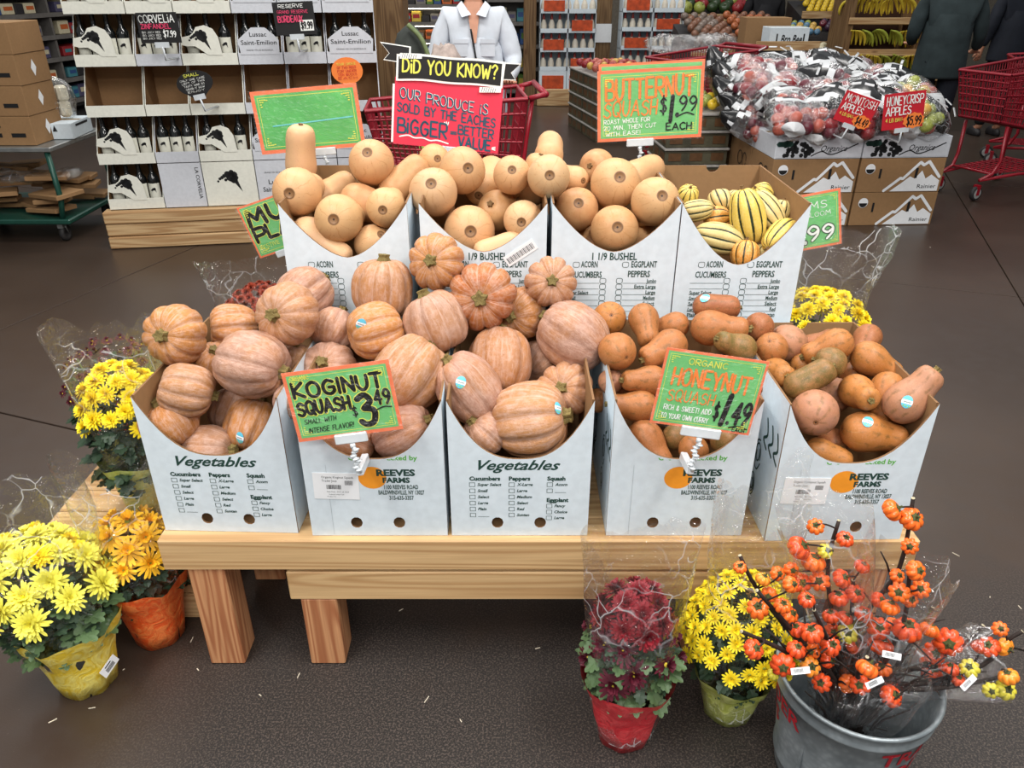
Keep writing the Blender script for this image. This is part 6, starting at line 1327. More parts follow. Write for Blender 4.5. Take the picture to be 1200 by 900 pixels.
# ================================================================ VEGETABLE STANDS FAR BEHIND
def stand(label, X0, X1, Y0, z0, Y1, z1, m=PK[10], name='produce_stand'):
    t = thing(name, label, 'stand', T((X0+X1)/2, (Y0+Y1)/2, 0)); W = X1-X0; hy = (Y1-Y0)/2
    P = [(-hy, .0), (hy, .0), (hy, z1-.02), (-hy, z0-.02)]; Mx = Matrix(((0, 0, 1, -W/2), (1, 0, 0, 0), (0, 1, 0, 0), (0, 0, 0, 1)))
    b = MB(); b.poly(P, 0, W, mi=(0, 0, 0), M=Mx); b.build('body', m, t)
    b = MB(); b.box((0, -hy-.01, z0+.01), (W, .03, .09)); b.build('front_board', pine_x, t); return t
stand('dark stand heaped with potatoes and yams beyond the red cart', 2.15, 3.45, 10.0, .78, 11.3, 1.05)
heap('potato', 'potato', 'grey-brown potato heaped on the dark stand', 'potatoes on the dark stand', 2.2, 2.75, 10.1, .8, 11.2, 1.08, .06, ['grey', 'brown'], 3, .05)
heap('yam', 'yam', 'orange-brown yam heaped on the dark stand', 'yams on the dark stand', 2.78, 3.4, 10.5, .88, 11.3, 1.1, .055, ['orange', 'brown', 'orange'], 4, .06)
heap('plum', 'plum', 'dark purple fruit at the dark stand front', 'purple fruit on the dark stand', 2.78, 3.4, 10.05, .78, 10.5, .87, .05, ['purple'], 5)
stand('low stand of green vegetables behind the potato stand', 2.2, 4.0, 12.5, 1.05, 13.2, 1.2)
heap('cabbage', 'vegetable', 'dark leafy vegetable on the low rear stand', 'leafy vegetables on the rear stand', 2.3, 3.9, 12.55, 1.07, 13.1, 1.2, .09, ['leafy', 'leafy', 'red', 'green'], 6)
stand('stand of lemons, pale fruit and onions in the far middle right', 3.6, 4.9, 10.75, .80, 11.4, .95)
heap('lemon', 'lemon', 'yellow lemon on the far middle-right stand', 'lemons on the far stand', 4.05, 4.75, 11.7, 1.12, 12.2, 1.3, .045, ['lemon'], 7)
heap('pear', 'fruit', 'pale yellow or blue-wrapped fruit on far middle-right stand', 'pale fruit on the far stand', 3.65, 4.05, 10.9, .9, 11.4, 1.0, .045, ['green', 'blue', 'yellow'], 8)
heap('red_onion', 'onion', 'dark purple onion heaped on far middle-right stand', 'purple onions on the far stand', 4.08, 4.85, 10.8, .88, 11.4, 1.02, .05, ['purple', 'dark', 'purple'], 9, .06)
heap('white_onion', 'onion', 'large white onion on the far low front shelf', 'white onions on the far stand', 3.53, 4.27, 10.34, .70, 10.66, .76, .06, ['white'], 10)
stand('rear lemon shelf beneath the yellow card', 3.95, 5.0, 11.6, 1.12, 12.3, 1.3); stand('low front shelf holding white onions', 3.5, 4.3, 10.3, .70, 10.68, .76)
tag(MB().box((0, 0, 0), (.2, .01, .17)).build('yellow_sign', S_OI if 0 else mat('amber_card', srgb(226, 164, 30), .5), None, T(4.62, 11.55, 1.33)), 'amber price card above the lemons', 'sign')
stand('small dark counter carrying the white and brown cartons', 2.62, 3.3, 9.0, .92, 9.8, .92)
def mk4(g, W, D, H): prt(g, 'Bro Bee', -W/2+.12, .05, .08, W*.55, z=D/2+.003, M=FR, bold=.02, shear=.3); rect(g, -W/2+.07, .06, -W/2+.085, .14, D/2+.003, 0, FR); rect(g, W/2-.06, .06, W/2-.045, .14, D/2+.003, 0, FR)
carton_thing('white_carton', 'white carton with black script lettering on the small dark counter', 'carton', T(2.98, 9.19, .905), .42, .3, .2, WHITE, mk4)
carton_thing('cardboard_carton', 'open brown carton behind the white lettered carton', 'carton', T(2.86, 9.58, .905), .5, .3, .28, KRAFT)
# bananas on wooden racks
rk = thing('banana_rack', 'tall wooden rack of bananas left of the man in the dark jacket', 'rack', T(4.45, 9.6, 0))
for z, y in ((.55, .0), (.80, .15), (1.12, .3)): b = MB(); b.box((0, y, z), (1.2, .4, .04), ch=.004); b.box((0, y-.21, z+.02), (1.2, .025, .07), ch=.003); b.build('shelf_board', pine_x, rk)
for x in (-.58, .25, .6): b = MB(); b.box((x, .35, .75), (.08, .5, 1.5)); b.build('upright', pillar_z, rk)
b = MB(); b.box((0, .62, .75), (1.2, .03, 1.5)); b.build('back_panel', mat('dark_brown_panel', srgb(70, 44, 30), .7), rk)
BAN = mat('banana_skin', srgb(206, 184, 60), .45, var=.12, scale=8); BANG = mat('banana_green_skin', srgb(150, 160, 56), .45, var=.12)
def banana_bunch(m):
    b = MB()
    for k in range(5):
        a = (k-2)*.22; pts = []
        for q in range(7): th = -.2+q*.28; pts.append((.13*cos(th)*cos(a)-.13+.02*k, .13*cos(th)*sin(a)*1.4+(k-2)*.018, .13*sin(th)))
        b.tube(pts, [.007, .013, .017, .018, .017, .012, .006], 6)
    return b.mesh('bananas', [m])
BB = [banana_bunch(BAN), banana_bunch(BANG)]
rq = random.Random(9); nb_ = 0
for z, y, lv in ((.59, 0, 'lowest'), (.84, .15, 'middle'), (1.16, .3, 'top')):
    for k in range(7):
        o = link('banana_bunch', BB[rq.random() < .4], None, T(3.94+k*.155+rq.uniform(-.02, .02), 9.55+y+rq.uniform(-.03, .03), z+.075) @ RZ(rq.uniform(-1.2, .2)+pi/2) @ RX(rq.uniform(-.3, .3)))
        tag(o, f"banana bunch, {ORD[k]} from left on the {lv} board of the wooden rack", 'bananas', 'banana bunches on the rack')

# ================================================================ BAGGED APPLE ISLAND
def mountain(g, W, D, H):
    z = D/2+.003; P = lambda x, y: (-W/2+x*W, y*H, z)
    def ply(pts, mi, dz=0): g.add([(q[0], q[1], q[2]+dz) for q in [P(*p) for p in pts]], [tuple(range(len(pts)))], mi, FR)
    for q in (((.40, .03), (.97, .03), (.97, .34), (.86, .52), (.80, .40), (.74, .64), (.67, .40), (.61, .47), (.52, .27)),): ply(q, 1)
    strokes(g, [[(P(x, y)[0], P(x, y)[1]) for x, y in ((.33, .05), (.50, .42), (.53, .40), (.70, .88), (.745, .80), (.80, .90), (.96, .45))]], .020, z, 1, FR)
    pts = hole(P(.12, .7)[0], P(.12, .7)[1], .035, .035, 18); g.add([(p[0], p[1], z) for p in pts], [tuple(range(18))], 1, FR)
    g.add([(P(.12, .7)[0]+.03*cos(a), P(.12, .7)[1]-.002+.03*sin(a), z+.001) for a in [pi+k*pi/8 for k in range(9)]], [tuple(range(9))], 0, FR)
    ply(((.235, .42), (.26, .42), (.26, .70), (.235, .70)), 0); ply(((.66, .42), (.69, .42), (.69, .72), (.66, .72)), 0, .002)
    prt(g, 'Rainier', P(.72, .12)[0], P(.72, .12)[1], .028, W*.22, z=z+.002, M=FR)
    Mr = Matrix(((0, 0, -1, -W/2-.003), (-1, 0, 0, 0), (0, 1, 0, 0), (0, 0, 0, 1))); strokes(g, [hole(.0, H*.5, .05, .05, 16), hole(.1, H*.5, .04, .05, 16)], .008, 0, 0, Mr)
IM = T(1.80, 5.38, 0) @ RZ(radians(3.2))
for c in range(2):
    for j in range(2):
        for d in range(3):
            if d == 0 or c == 0: carton_thing('apple_carton', f"brown carton with white mountain peaks, {['left', 'right'][c]} column, {['bottom', 'upper'][j]} tier, {['front', 'middle', 'rear'][d]} row of apple island", 'carton', IM @ T(.305+c*.62, .23+d*.46, j*.237), .605, .45, .235, KRAFT, mountain, 'brown cartons under the bagged apples')
for d in range(1, 3): b = MB(); b.box((.925, .25+d*.46, .235), (.6, .44, .47)); tag(b.build('plain_carton', KRAFT, None, IM), f"plain brown block of cartons inside apple island, {['', 'middle', 'rear'][d]} right", 'carton')
def photo_tray(g, W, D, H):
    z = D/2+.003; r = random.Random(int(W*1000)); rect(g, -W/2+.01, .01, W/2-.01, H-.008, z, 5, FR)
    for k in range(42): x = -W/2+.06+r.uniform(0, .2); y = r.uniform(.02, H-.03); q = .016; g.add([(x+q*cos(a*pi/3), y+q*sin(a*pi/3), z+.001) for a in range(6)], [tuple(range(6))], 0, FR)
    for k in range(6): x = -W/2+.03+k*.012; g.add([(x+.03*cos(a*pi/3), .1+.02*sin(a*pi/3), z+.002) for a in range(6)], [tuple(range(6))], 2, FR)
    prt(g, 'Organics', W*.02, H*.35, .04, W*.3, z=z+.001, M=FR, shear=.3, bold=.005)
    strokes(g, [cat([(-.05, .02), (.02, .05), (.1, .03), (W/2-.04, .1)])], .008, z+.001, 0, FR)
for c in range(2):
    for d in range(3): carton_thing('printed_tray', f"grey printed fruit tray, {['left', 'right'][c]} column, {['front', 'middle', 'rear'][d]} row on the apple island", 'tray', IM @ T(.305+c*.62, .23+d*.46, .475), .61, .45, .145, GREYW, photo_tray, 'printed trays on the apple island')
BAGB = mat('bag_black_print', srgb(22, 22, 24), .25, .6, var=.0); BAGW = mat('bag_white_print', srgb(214, 216, 218), .3, .5, var=.03)
def bag_mesh(seed):
    b = MB(); off = Vector((seed*9.,)*3); n, m = 22, 14; vs = []; r = random.Random(seed)
    for j in range(m+1):
        for i in range(n):
            t, a = pi*j/m, 2*pi*i/n; d = Vector((sin(t)*cos(a), sin(t)*sin(a), cos(t))); q = 1+.16*noise.noise(d*2.2+off)+.08*noise.noise(d*6+off)
            f = 1.0 if d.z < .3 else 1-.45*(d.z-.3); vs.append((d.x*.15*q*f, d.y*.10*q*f, d.z*.19*q+(.05*max(0, d.z-.6))))
    fs = []; ms = []
    for j in range(m):
        for i in range(n):
            fs.append((j*n+i, (j+1)*n+i, (j+1)*n+(i+1) % n, j*n+(i+1) % n)); zz = cos(pi*(j+.5)/m); w_ = .12*sin(i*.57+seed)
            ms.append(1 if zz > .42+w_ else 2 if zz > .2+w_*2 else 0 if zz > -.9 else 2)
    b.add(vs, fs, ms, None, True)
    for k in range(3): a = 3*pi/2+(k-1)*.5; b.box((0, 0, 0), (.05, .004, .014), 2, T(.14*cos(a), .105*sin(a)*1.0-.004, .10) @ RZ(a+pi/2))
    return b.mesh('film_bag', [FILM, BAGB, BAGW])
BG = [bag_mesh(k) for k in (1, 2, 3)]; nbag = 0
def apple_bag(M, label, kinds, r):
    t = thing('apple_bag', label, 'bag', M, 'bags of apples heaped on the island'); link('film_bag', BG[r.randrange(3)], t)
    for k in range(9):
        a = k*2.4; z = -.12+.035*(k//3); q = .062
        link('apple', AP[r.choice(kinds)], t, T(q*1.25*cos(a), .042*sin(a), z) @ zto(Vector((r.uniform(-1, 1), r.uniform(-1, 1), .5))) @ SCL(.041, .041, .041))
    for k in range(3): link('apple', AP[r.choice(kinds)], t, T(-.07+.07*k, -.045, -.035) @ SCL(.036, .036, .036))
rg = random.Random(12)
for j in range(5):
    for i in range(5):
        v = j/4; x = .10+1.05*(i+.5*(j % 2)*.8)/4.4; y = .10+1.16*v; z = .72+.17*v+rg.uniform(0, .03)+.04*sin(pi*i/4)
        kinds = ['green', 'green', 'yellow', 'pink'] if (i == 4 and j < 2) else ['dark', 'red', 'dark', 'red', 'pink', 'yellow'][:5 if rg.random() < .75 else 6]
        apple_bag(IM @ T(x, y, z) @ RZ(rg.uniform(-.9, .9)) @ RX(-.95+rg.uniform(-.5, .4)) @ RY(rg.choice((0, 0, .8, -.8, 1.6, -1.6, 2.6))+rg.uniform(-.5, .5)) @ SCL(1.22, 1.22, 1.22), f"black-and-white printed apple bag, {ORD[i]} from left in {ORD[j]} row from the front", kinds, rg)
for k in range(5): apple_bag(IM @ T(-.06+.03*(k % 2), .5+.2*k, .62+.07*k) @ RZ(1.2) @ RX(-1.2+.2*k), f"bag of apples slumping over the left side of the island, {ORD[k]} from the front", ['dark', 'pink', 'dark'], rg)
def d_app(words, price, seed):
    def f(t, w, h):
        b = MB(); b.box((w/2, h/2, -.001), (w, h, .002), 8); b.build('card', SM, t)
        def g_(g):
            hand(g, words[0], .07*w, .68*h, .24*h, .86*w, .11, .001, 4); hand(g, 'APPLES', .07*w, .40*h, .22*h, .6*w, .13, .001, 4); hand(g, '4 LB BAG', .08*w, .22*h, .1*h, .4*w, .14, .001, 2)
            g.add([(.76*w+.24*w*cos(a)*(1+.15*(k % 2)), .2*h+.2*h*sin(a)*(1+.15*(k % 2)), .0012) for k, a in enumerate([q*2*pi/20 for q in range(20)])], [tuple(range(20))], 5); hand(g, price, .60*w, .08*h, .24*h, .34*w, .14, .0018, 3)
        letters(t, 'lettering', g_)
    return f
small_sign('price_sign', 'red card with white lettering tilted over the left of the bagged apples', (993, 105), (1032, 119), (986, 143), 5.16, d_app(('MCINTOSH',), '$4.49', 1))
small_sign('price_sign', 'red card with white lettering and orange price burst at right of bagged apples', (1037, 111), (1086, 105), (1037, 153), 5.16, d_app(('HONEYCRISP',), '$5.99', 2))

for j in range(5): link('body', CRM_, thing('produce_crate', f"produce crate stacked left of the bagged apple island, {['lowest', 'second', 'third', 'fourth', 'top'][j]} tier", 'crate', T(1.44, 6.5, j*.131) @ RZ(.06), 'crates left of the bagged apple island'))
heap('pear', 'fruit', 'yellow-green pear in the crates left of the apple island', 'pears left of the apple island', 1.22, 1.66, 6.26, .657, 6.74, .68, .045, ['green', 'lemon', 'green'], 31)
# ================================================================ SHOPPING CARTS
CRD = mat('red_cart_plastic', srgb(142, 24, 40), .4, .5, var=.08); CRT = mat('red_cart_tube', srgb(150, 22, 38), .3, .5, var=.05); CWH = mat('grey_wheel_rim', srgb(160, 160, 158), .5)
def lattice(P0, P1, P2, P3, nu, nv, r=.005):     # wires between the four corners
    b = MB()
    for k in range(nu+1):
        a = P0.lerp(P1, k/nu); c = P3.lerp(P2, k/nu); b.tube([a, c], r, 4, cap=False)
    for k in range(nv+1):
        a = P0.lerp(P3, k/nv); c = P1.lerp(P2, k/nv); b.tube([a, c], r*(1.3 if 0 < k < nv else 2.4), 4, cap=False)
    return b
CARTG = {}
def shopping_cart(label, M):
    t = thing('shopping_cart', label, 'cart', M); V = Vector
    # local +x is the front; basket
    tf, tb = (.46, .22, .94), (-.42, .28, 1.0); bf, bb_ = (.38, .18, .60), (-.36, .22, .46)
    f = lambda p, s: V((p[0], p[1]*s, p[2]))
    if not CARTG:
        CARTG['s1'] = lattice(f(bb_, 1), f(bf, 1), f(tf, 1), f(tb, 1), 26, 7).mesh('basket_side', CRD); CARTG['s-1'] = lattice(f(bb_, -1), f(bf, -1), f(tf, -1), f(tb, -1), 26, 7).mesh('basket_side', CRD)
        CARTG['f'] = lattice(f(bf, -1), f(bf, 1), f(tf, 1), f(tf, -1), 12, 6).mesh('basket_front', CRD); CARTG['b'] = lattice(f(bb_, -1), f(bb_, 1), f(tb, 1), f(tb, -1), 12, 6).mesh('basket_gate', CRD)
        CARTG['u'] = lattice(f(bf, -1), f(bf, 1), f(bb_, 1), f(bb_, -1), 10, 20).mesh('basket_floor', CRD)
        b = MB()
        for s in (-1, 1):
            b.tube([(-.45, .24*s, 1.0), (-.42, .24*s, .8), (-.38, .23*s, .48), (-.40, .25*s, .30), (-.42, .26*s, .14)], .013, 8); b.tube([(.28, .18*s, .56), (.26, .19*s, .3), (.30, .18*s, .2), (.42, .17*s, .16)], .013, 8); b.tube([(-.42, .26*s, .16), (0, .2*s, .18), (.42, .17*s, .16)], .013, 8)
        for x, w_ in ((-.42, .26), (.30, .18)): b.tube([(x, -w_, .16 if x < 0 else .2), (x, w_, .16 if x < 0 else .2)], .011, 6)
        CARTG['fr'] = b.mesh('frame', CRT); b = lattice(V((-.4, -.22, .2)), V((-.4, .22, .2)), V((.3, .16, .2)), V((.3, -.16, .2)), 8, 10, .004); CARTG['lr'] = b.mesh('lower_rack', CRT)
        b = MB(); b.tube([(-.52, -.27, 1.02), (-.52, .27, 1.02)], .017, 10); b.tube([(-.52, -.27, 1.02), (-.43, -.26, 1.0)], .014, 8); b.tube([(-.52, .27, 1.02), (-.43, .26, 1.0)], .014, 8); CARTG['h'] = b.mesh('handle', CRD)
        b = MB(); b.box((0, 0, .10), (.03, .045, .05)); b.box((.0, .02, .075), (.03, .004, .06)); b.box((.0, -.02, .075), (.03, .004, .06)); CARTG['ck'] = b.mesh('caster', CRT)
        b = MB(); b.lathe([(.001, -.014), (.028, -.014), (.03, -.017), (.054, -.014), (.058, 0), (.054, .014), (.03, .017), (.028, .014), (.001, .014)], 18, 0, RX(pi/2)); b.lathe([(.001, -.018), (.036, -.0185), (.04, -.0175)], 16, 1, RX(pi/2)); b.lathe([(.001, .018), (.036, .0185), (.04, .0175)], 16, 1, RX(pi/2)); CARTG['w'] = b.mesh('wheel', [RUB, CWH])
    for k, nm in (('s1', 'basket_side'), ('s-1', 'basket_side'), ('f', 'basket_front'), ('b', 'basket_gate'), ('u', 'basket_floor'), ('fr', 'frame'), ('lr', 'lower_rack'), ('h', 'handle')):
        o = link(nm, CARTG[k], t)
        if k in ('s1', 's-1', 'f', 'b', 'u', 'lr'): o['kind'] = 'stuff'
    for x, y in ((-.42, .26), (-.42, -.26), (.42, .17), (.42, -.17)): c = link('caster', CARTG['ck'], t, T(x, y, 0)); link('wheel', CARTG['w'], c, T(-.0, 0, .0585))
    return t
shopping_cart('red shopping cart right of the apple island, nearest the camera', T(4.01, 6.45, 0) @ RZ(pi+.42))
shopping_cart('red shopping cart behind the butternut price card', T(1.72, 7.55, 0) @ RZ(pi+.5))
shopping_cart('red shopping cart in front of the woman in the white shirt', T(-.36, 4.62, 0) @ RZ(pi+.1))
shopping_cart('red shopping cart farther back at the right edge, beside the person in grey-green', T(5.0, 7.45, 0) @ RZ(pi-.4))
tote = thing('tote_bag', 'dark tote bag with green edge and pale patterned scarf in the cart by the pillar', 'bag', T(-.52, 4.95, .98))
b = MB(); blob(b, (-.08, 0, .16), (.10, .09, .20), 3, amp=.1); b.build('bag_body', mat('charcoal_fabric', srgb(52, 56, 52), .8), tote)
b = MB(); b.tube(cat([(-.08, -.08, .36), (.0, -.1, .28), (.05, -.1, .12), (.06, -.1, -.02)]), .014, 6); b.build('green_edge', mat('olive_trim', srgb(112, 126, 84), .7), tote)
b = MB(); blob(b, (.12, -.03, .10), (.11, .07, .15), 8, amp=.3); b.build('scarf', mat('pale_pink_scarf', srgb(176, 160, 152), .8, var=.35, scale=16), tote)
vg = thing('celery', 'green celery stalks upright in the cart before the wooden pillar', 'vegetable', T(-.5, 4.72, .52))
for k in range(5): b = MB(); b.tube([(.02*k-.04, 0, 0), (.022*k-.045, .01*(k % 2), .2+.02*k)], .012, 6); b.build('stalk', mat('celery_green', srgb(150, 190, 90), .5), vg)

# ================================================================ PEOPLE
def skin_mesh(nodes, edges, root, mat_, name, sub=2):
    keys = list(nodes); me = bpy.data.meshes.new('sk'); me.from_pydata([nodes[k][0] for k in keys], [(keys.index(a), keys.index(b)) for a, b in edges], [])
    o = bpy.data.objects.new('sk', me); COL.objects.link(o); md = o.modifiers.new('s', 'SKIN'); md.use_smooth_shade = True; sl = me.skin_vertices[0].data
    for i, k in enumerate(keys):
        r = nodes[k][1]; sl[i].radius = r if isinstance(r, tuple) else (r, r); sl[i].use_root = (k == root)
    s = o.modifiers.new('u', 'SUBSURF'); s.levels = sub; s.render_levels = sub
    dg = bpy.context.evaluated_depsgraph_get(); m2 = bpy.data.meshes.new_from_object(o.evaluated_get(dg)); vs = [tuple(v.co) for v in m2.vertices]; fs = [tuple(p.vertices) for p in m2.polygons]
    bpy.data.objects.remove(o); bpy.data.meshes.remove(m2); return vs, fs
SKN = mat('human_skin', srgb(196, 140, 112), .5, var=.05); LIP = mat('lips', srgb(160, 84, 76), .4, var=0); EYE = mat('eye_white', srgb(230, 228, 222), .2, var=0); IRIS = mat('dark_iris', srgb(40, 28, 22), .2, var=0)
def head_geo(mb, M):      # an egg-shaped head with face; local: face toward -y, centre of skull at the origin, height .23
    n, m = 32, 26; vs = []
    for j in range(m+1):
        for i in range(n):
            t, a = pi*j/m, 2*pi*i/n; x, y, z = sin(t)*cos(a), sin(t)*sin(a), cos(t)
            X, Y, Z = x*.075, y*.095, z*.115
            if z < 0: X *= 1-.30*z*z; Y = Y*(1-.18*z*z) - .010*max(0, -z)
            if y < 0:
                f = -y
                Y -= .022*math.exp(-((X/.012)**2)-((Z+.018)/.018)**2) + .012*math.exp(-((X/.009)**2)-((Z-.005)/.02)**2)       # nose
                Y += .008*f*(math.exp(-(((X-.031)/.014)**2)-((Z-.01)/.011)**2)+math.exp(-(((X+.031)/.014)**2)-((Z-.01)/.011)**2))  # sockets
                Y -= .005*math.exp(-((X/.022)**2)-((Z+.052)/.008)**2)+.008*math.exp(-((X/.02)**2)-((Z+.092)/.014)**2)       # lips, chin
            vs.append((X, Y, Z))
    mb.add(vs, [(j*n+i, (j+1)*n+i, (j+1)*n+(i+1) % n, j*n+(i+1) % n) for j in range(m) for i in range(n)], 0, M, True)
    for s in (-1, 1):
        mb.lathe([(.001, -.011), (.008, -.008), (.011, 0), (.008, .008), (.001, .011)], 12, 2, M @ T(s*.031, -.078, .01) @ SCL(1.1, .8, .8)); mb.lathe([(.001, 0), (.005, 0), (.0055, -.001)], 10, 3, M @ T(s*.031, -.0875, .01) @ RX(pi/2))
        mb.lathe([(.001, -.006), (.02, -.004), (.026, .002), (.018, .006), (.001, .002)], 12, 0, M @ T(s*.077, .005, .0) @ RY(pi/2*s) @ SCL(1.2, .7, 1), True)
    mb.lathe([(.001, .0), (.006, .001), (.0065, .004), (.001, .006)], 14, 1, M @ T(0, -.0965, -.052) @ RX(pi/2) @ SCL(3.6, 1.0, 1.0), True)
def hand_nodes(nd_, ed, pre, wrist, fwd, side, out=1, curl=.35):
    fwd = Vector(fwd).normalized(); side = Vector(side).normalized(); up = fwd.cross(side); W = Vector(wrist); pl = W+fwd*.075; nd_[pre+'palm'] = (W+fwd*.045, (.036, .018)); ed.append((pre+'wrist', pre+'palm'))
    for k, (off, L) in enumerate(((-.026, .062), (-.009, .07), (.009, .066), (.026, .052))):
        a = pl+side*off; c = curl; p1 = a+(fwd*cos(c)+up*sin(c))*L*.45; p2 = p1+(fwd*cos(2.2*c)+up*sin(2.2*c))*L*.55
        for q, (p, r) in enumerate(((a, .0095), (p1, .0085), (p2, .007))): nd_[f'{pre}f{k}{q}'] = (p, r)
        ed += [(pre+'palm', f'{pre}f{k}0'), (f'{pre}f{k}0', f'{pre}f{k}1'), (f'{pre}f{k}1', f'{pre}f{k}2')]
    t0 = W+fwd*.03-side*.03*out; nd_[pre+'t0'] = (t0, .012); nd_[pre+'t1'] = (t0+fwd*.03-side*.02*out, .010); nd_[pre+'t2'] = (t0+fwd*.055-side*.022*out+up*.01, .008)
    ed += [(pre+'palm', pre+'t0'), (pre+'t0', pre+'t1'), (pre+'t1', pre+'t2')]
def person(label, x, y, yaw, sc, top, bottom, hairm, arms, shoes=None, female=False, openneck=False, hair='short', legs=0.0, lean=0.0):
    t = thing('person', label, 'person', T(x, y, 0) @ RZ(yaw) @ SCL(sc, sc, sc)); sh_w = .17 if female else .195; hw = .095
    N = {'pel': ((0, 0, .93), (.12, .09)), 'wai': ((0, lean*.3, 1.10), (.115, .085)), 'che': ((0, lean*.7, 1.30), (.15, .105)), 'nkb': ((0, lean, 1.44), (.07, .065)), 'nk': ((0, lean-.005, 1.50), (.052, .052)), 'hd': ((0, lean-.01, 1.56), (.055, .06))}
    E = [('pel', 'wai'), ('wai', 'che'), ('che', 'nkb'), ('nkb', 'nk'), ('nk', 'hd')]; G = dict(N)
    for s, nm in ((-1, 'l'), (1, 'r')):
        elb, wr, fw = arms[0 if s < 0 else 1]
        N[nm+'sh'] = ((s*sh_w, lean, 1.39), .055); N[nm+'el'] = (elb, .042); N[nm+'wrist'] = (wr, (.028, .022)); E += [('che', nm+'sh'), (nm+'sh', nm+'el'), (nm+'el', nm+'wrist')]
        hand_nodes(N, E, nm, wr, fw, (1, 0, 0) if abs(Vector(fw).normalized().x) < .7 else (0, 1, 0), out=-s)
        N[nm+'hip'] = ((s*hw, 0, .84), .065); N[nm+'kn'] = ((s*hw*1.1, -.02-legs*s, .48), .055); N[nm+'an'] = ((s*hw*1.1, .02+legs*s, .09), .038); N[nm+'to'] = ((s*hw*1.2, -.13+legs*s, .035), (.035, .028)); E += [('pel', nm+'hip'), (nm+'hip', nm+'kn'), (nm+'kn', nm+'an'), (nm+'an', nm+'to')]
    vs, fs = skin_mesh(N, E, 'pel', None, 'body', 1); b = MB(); b.add(vs, fs, 0, None, True); head_geo(b, T(0, lean-.015, 1.60)); b.build('body', [SKN, LIP, EYE, IRIS], t)
    Tn = {}; TE = [('pel', 'wai'), ('wai', 'che'), ('che', 'yoke')]
    k = 1.12
    Tn['pel'] = ((0, 0, .92), (.185, .14)); Tn['wai'] = ((0, lean*.3, 1.08), (.165 if not female else .15, .125)); Tn['che'] = ((0, lean*.7, 1.29), (.175, .13)); Tn['yoke'] = ((0, lean, 1.425), (.085, .08))
    for s, nm in ((-1, 'l'), (1, 'r')):
        elb, wr, fw = arms[0 if s < 0 else 1]; e, w_ = Vector(elb), Vector(wr)
        Tn[nm+'sh'] = ((s*sh_w, lean, 1.385), .075); Tn[nm+'m'] = (Vector((s*sh_w, lean, 1.385)).lerp(e, .55), .066); Tn[nm+'el'] = (e, .06); Tn[nm+'wr'] = (e.lerp(w_, .88), .046); TE += [('che', nm+'sh'), (nm+'sh', nm+'m'), (nm+'m', nm+'el'), (nm+'el', nm+'wr')]
    vs, fs = skin_mesh(Tn, TE, 'che', None, 'top', 2)
    vs = [Vector(v)+Vector(v).normalized()*0+Vector((0, 0, 0)) for v in vs]; vs = [v+Vector((noise.noise(v*9), noise.noise(v*9+Vector((5, 5, 5))), 0))*.012 for v in vs]
    b = MB(); b.add(vs, fs, 0, None, True)
    b.lathe([(.15, .80), (.205, .78), (.21, .80), (.205, .9), (.198, 1.0), (.19, 1.1), (.185, 1.2), (.15, 1.27)], 32, 0, T(0, lean*.35, 0) @ SCL(1, .74, 1), True, lambda a, j, r, z: (r*(1+.025*sin(5*a+z*9))*cos(a), r*(1+.03*sin(4*a+z*7))*sin(a), z))
    tp = b.build('shirt' if openneck else 'jacket', [top, SKN], t)
    if openneck:
        b = MB()      # open collar: two folded flaps, placket, pockets
        for s in (-1, 1): b.add([(s*.075, -.03, 1.475), (s*.015, -.118, 1.40), (s*.075, -.128, 1.385), (s*.105, -.06, 1.445)], [(0, 1, 2, 3)] if s > 0 else [(3, 2, 1, 0)])
        b.build('collar', top, tp)
        b = MB(); b.add([(-.045, -.078, 1.47), (.045, -.078, 1.47), (.012, -.142, 1.24), (-.012, -.142, 1.24)], [(0, 3, 2, 1)]); b.build('open_neckline', SKN, tp)
        b = MB(); b.box((0, -.137, 1.1), (.03, .004, .26)); b.build('placket', top, tp)
        for s in (-1, 1): b = MB(); b.box((s*.085, -.134, 1.21), (.09, .006, .10), ch=.002); b.box((s*.085, -.138, 1.25), (.094, .005, .025)); b.build('pocket', top, tp)
        b = MB(); b.tube(cat([(-.02, -.145, 1.32), (.0, -.150, 1.2), (.02, -.15, 1.08)]), .006, 5); b.build('bag_strap', INKK, tp)
    else:
        b = MB(); b.lathe([(.085, 1.42), (.088, 1.47), (.08, 1.50), (.075, 1.49)], 20, 0, T(0, lean, 0)); b.build('collar', top, tp)
    L = {'p': ((0, 0, .92), (.10, .10))}; LE = []
    for s, nm in ((-1, 'l'), (1, 'r')): L[nm+'h'] = ((s*hw, 0, .82), .10); L[nm+'k'] = ((s*hw*1.1, -.02-legs*s, .48), .075); L[nm+'a'] = ((s*hw*1.1, .02+legs*s, .1), .062); LE += [('p', nm+'h'), (nm+'h', nm+'k'), (nm+'k', nm+'a')]
    vs, fs = skin_mesh(L, LE, 'p', None, 'trousers', 2); b = MB(); b.add(vs, fs, 0, None, True); b.build('trousers', bottom, t)
    for s in (-1, 1):
        b = MB(); X = s*hw*1.15; Yo = legs*s; b.lathe([(.001, 0), (.045, 0), (.05, .012), (.046, .05), (.03, .085), (.001, .09)], 18, 0, T(X, -.05+Yo, 0.002) @ SCL(1, 2.6, 1), True); b.build('shoe', shoes or mat('dark_shoe', srgb(40, 38, 40), .5), t)
    b = MB(); hp = []
    vs = []; n, m = 28, 16
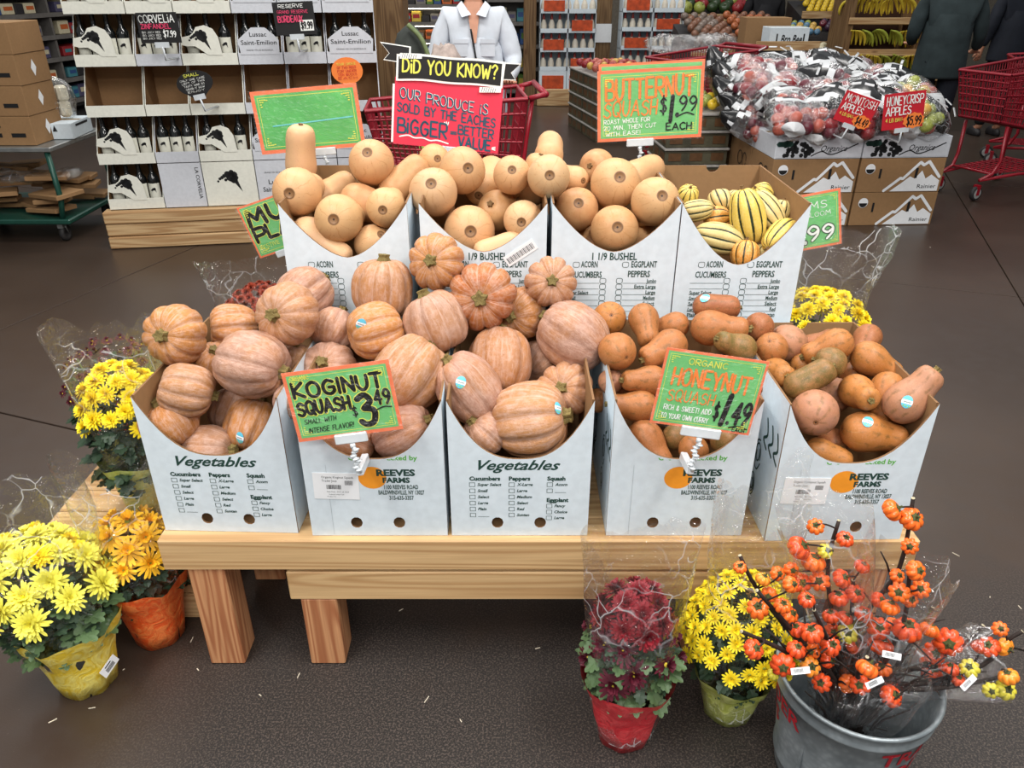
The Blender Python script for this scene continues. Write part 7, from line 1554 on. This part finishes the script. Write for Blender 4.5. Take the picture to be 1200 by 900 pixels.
    for j in range(m+1):
        for i in range(n):
            tt, a = pi*j/m*.62, 2*pi*i/n; d = Vector((sin(tt)*cos(a), sin(tt)*sin(a), cos(tt))); q = 1.1+.03*noise.noise(d*7); cut = .0
            back = max(0, d.y); z = d.z*.125*q; Y = d.y*.105*q
            if d.y < -.2 and d.z < .45: Y = max(Y, -.06); 
            if hair == 'long' and d.y > -.1 and j > m*.6: z -= (j/m-.6)*.42*(.4+back)
            vs.append((d.x*.084*q, Y+.006, z+.006))
    b.add(vs, [(j*n+i, (j+1)*n+i, (j+1)*n+(i+1) % n, j*n+(i+1) % n) for j in range(m) for i in range(n)], 0, T(0, lean-.015, 1.60), True); b.build('hair', hairm, t); return t
HB = mat('dark_brown_hair', srgb(52, 36, 28), .6, var=.3, scale=80); HG = mat('grey_hair', srgb(120, 116, 112), .6, var=.3, scale=80)
J_W = mat('white_shirt_cloth', srgb(206, 212, 220), .8, .2, var=.06, scale=14); J_T = mat('dark_teal_jacket', srgb(46, 56, 58), .8, .2, var=.15, scale=10); J_G = mat('grey_green_coat', srgb(66, 70, 60), .85, var=.15); J_K = mat('black_cloth', srgb(26, 26, 30), .8, var=.1); NAVY = mat('navy_trousers', srgb(22, 27, 38), .8, var=.1); BLK = mat('black_trousers', srgb(20, 20, 22), .8)
dn = lambda s: ((s*.25, .02, 1.13), (s*.27, -.05, .89), (0, -.2, -1))
fwd_ = lambda s: ((s*.26, -.02, 1.12), (s*.20, -.26, 1.03), (0, -1, -.1))
person('woman in an open-collared white shirt standing behind the red cart by the pillar', -.24, 5.32, .05, .985, J_W, BLK, HB, (fwd_(-1), fwd_(1)), female=True, openneck=True, hair='long')
person('man seen from behind in a dark teal jacket and navy trousers, right of the bananas', 3.72, 7.2, pi-.25, 1.03, J_T, NAVY, HG, (((-.27, -.06, 1.12), (-.30, -.24, .98), (-.1, -1, -.3)), fwd_(1)), lean=-.05)
person('person in a grey-green coat at the far right, behind the second red cart', 5.75, 8.3, pi*.5, 1.0, J_G, J_K, HB, (dn(-1), fwd_(1)), legs=.08, hair='long')
person('person in a black top among the produce stands, far middle right', 3.55, 12.0, pi, .98, J_K, BLK, HB, (fwd_(-1), fwd_(1)))
person('shopper in a pale sleeve at the right frame edge, hand on the nearest cart handle', 4.93, 6.86, -1.15, 1.0, mat('pale_grey_sweater', srgb(150, 150, 152), .85), NAVY, HB, (fwd_(-1), fwd_(1)), legs=.06)
person('person in navy standing far behind the man in the dark teal jacket', 5.35, 9.0, pi, 1.0, NAVY, BLK, HB, (dn(-1), dn(1)))

# ================================================================ LITTER
lb = MB(); rl = random.Random(21)
for px, py in ((540, 845), (350, 792), (232, 785), (225, 750), (470, 715), (145, 785), (108, 830), (62, 845), (910, 875), (1120, 650), (735, 805), (1160, 700), (630, 760), (500, 820), (305, 815), (1090, 290), (1195, 712)):
    p = atz(px, py, 0); lb.box((0, 0, .0012), (rl.uniform(.006, .022), .0022, .0015), 0, T(p.x, p.y, 0) @ RZ(rl.uniform(0, 3)))
o = lb.build('wood_shaving', mat('pale_shaving', srgb(206, 196, 176), .8), None, kind='stuff'); tag(o, 'pale straw and wood shavings scattered on the dark floor', 'litter')
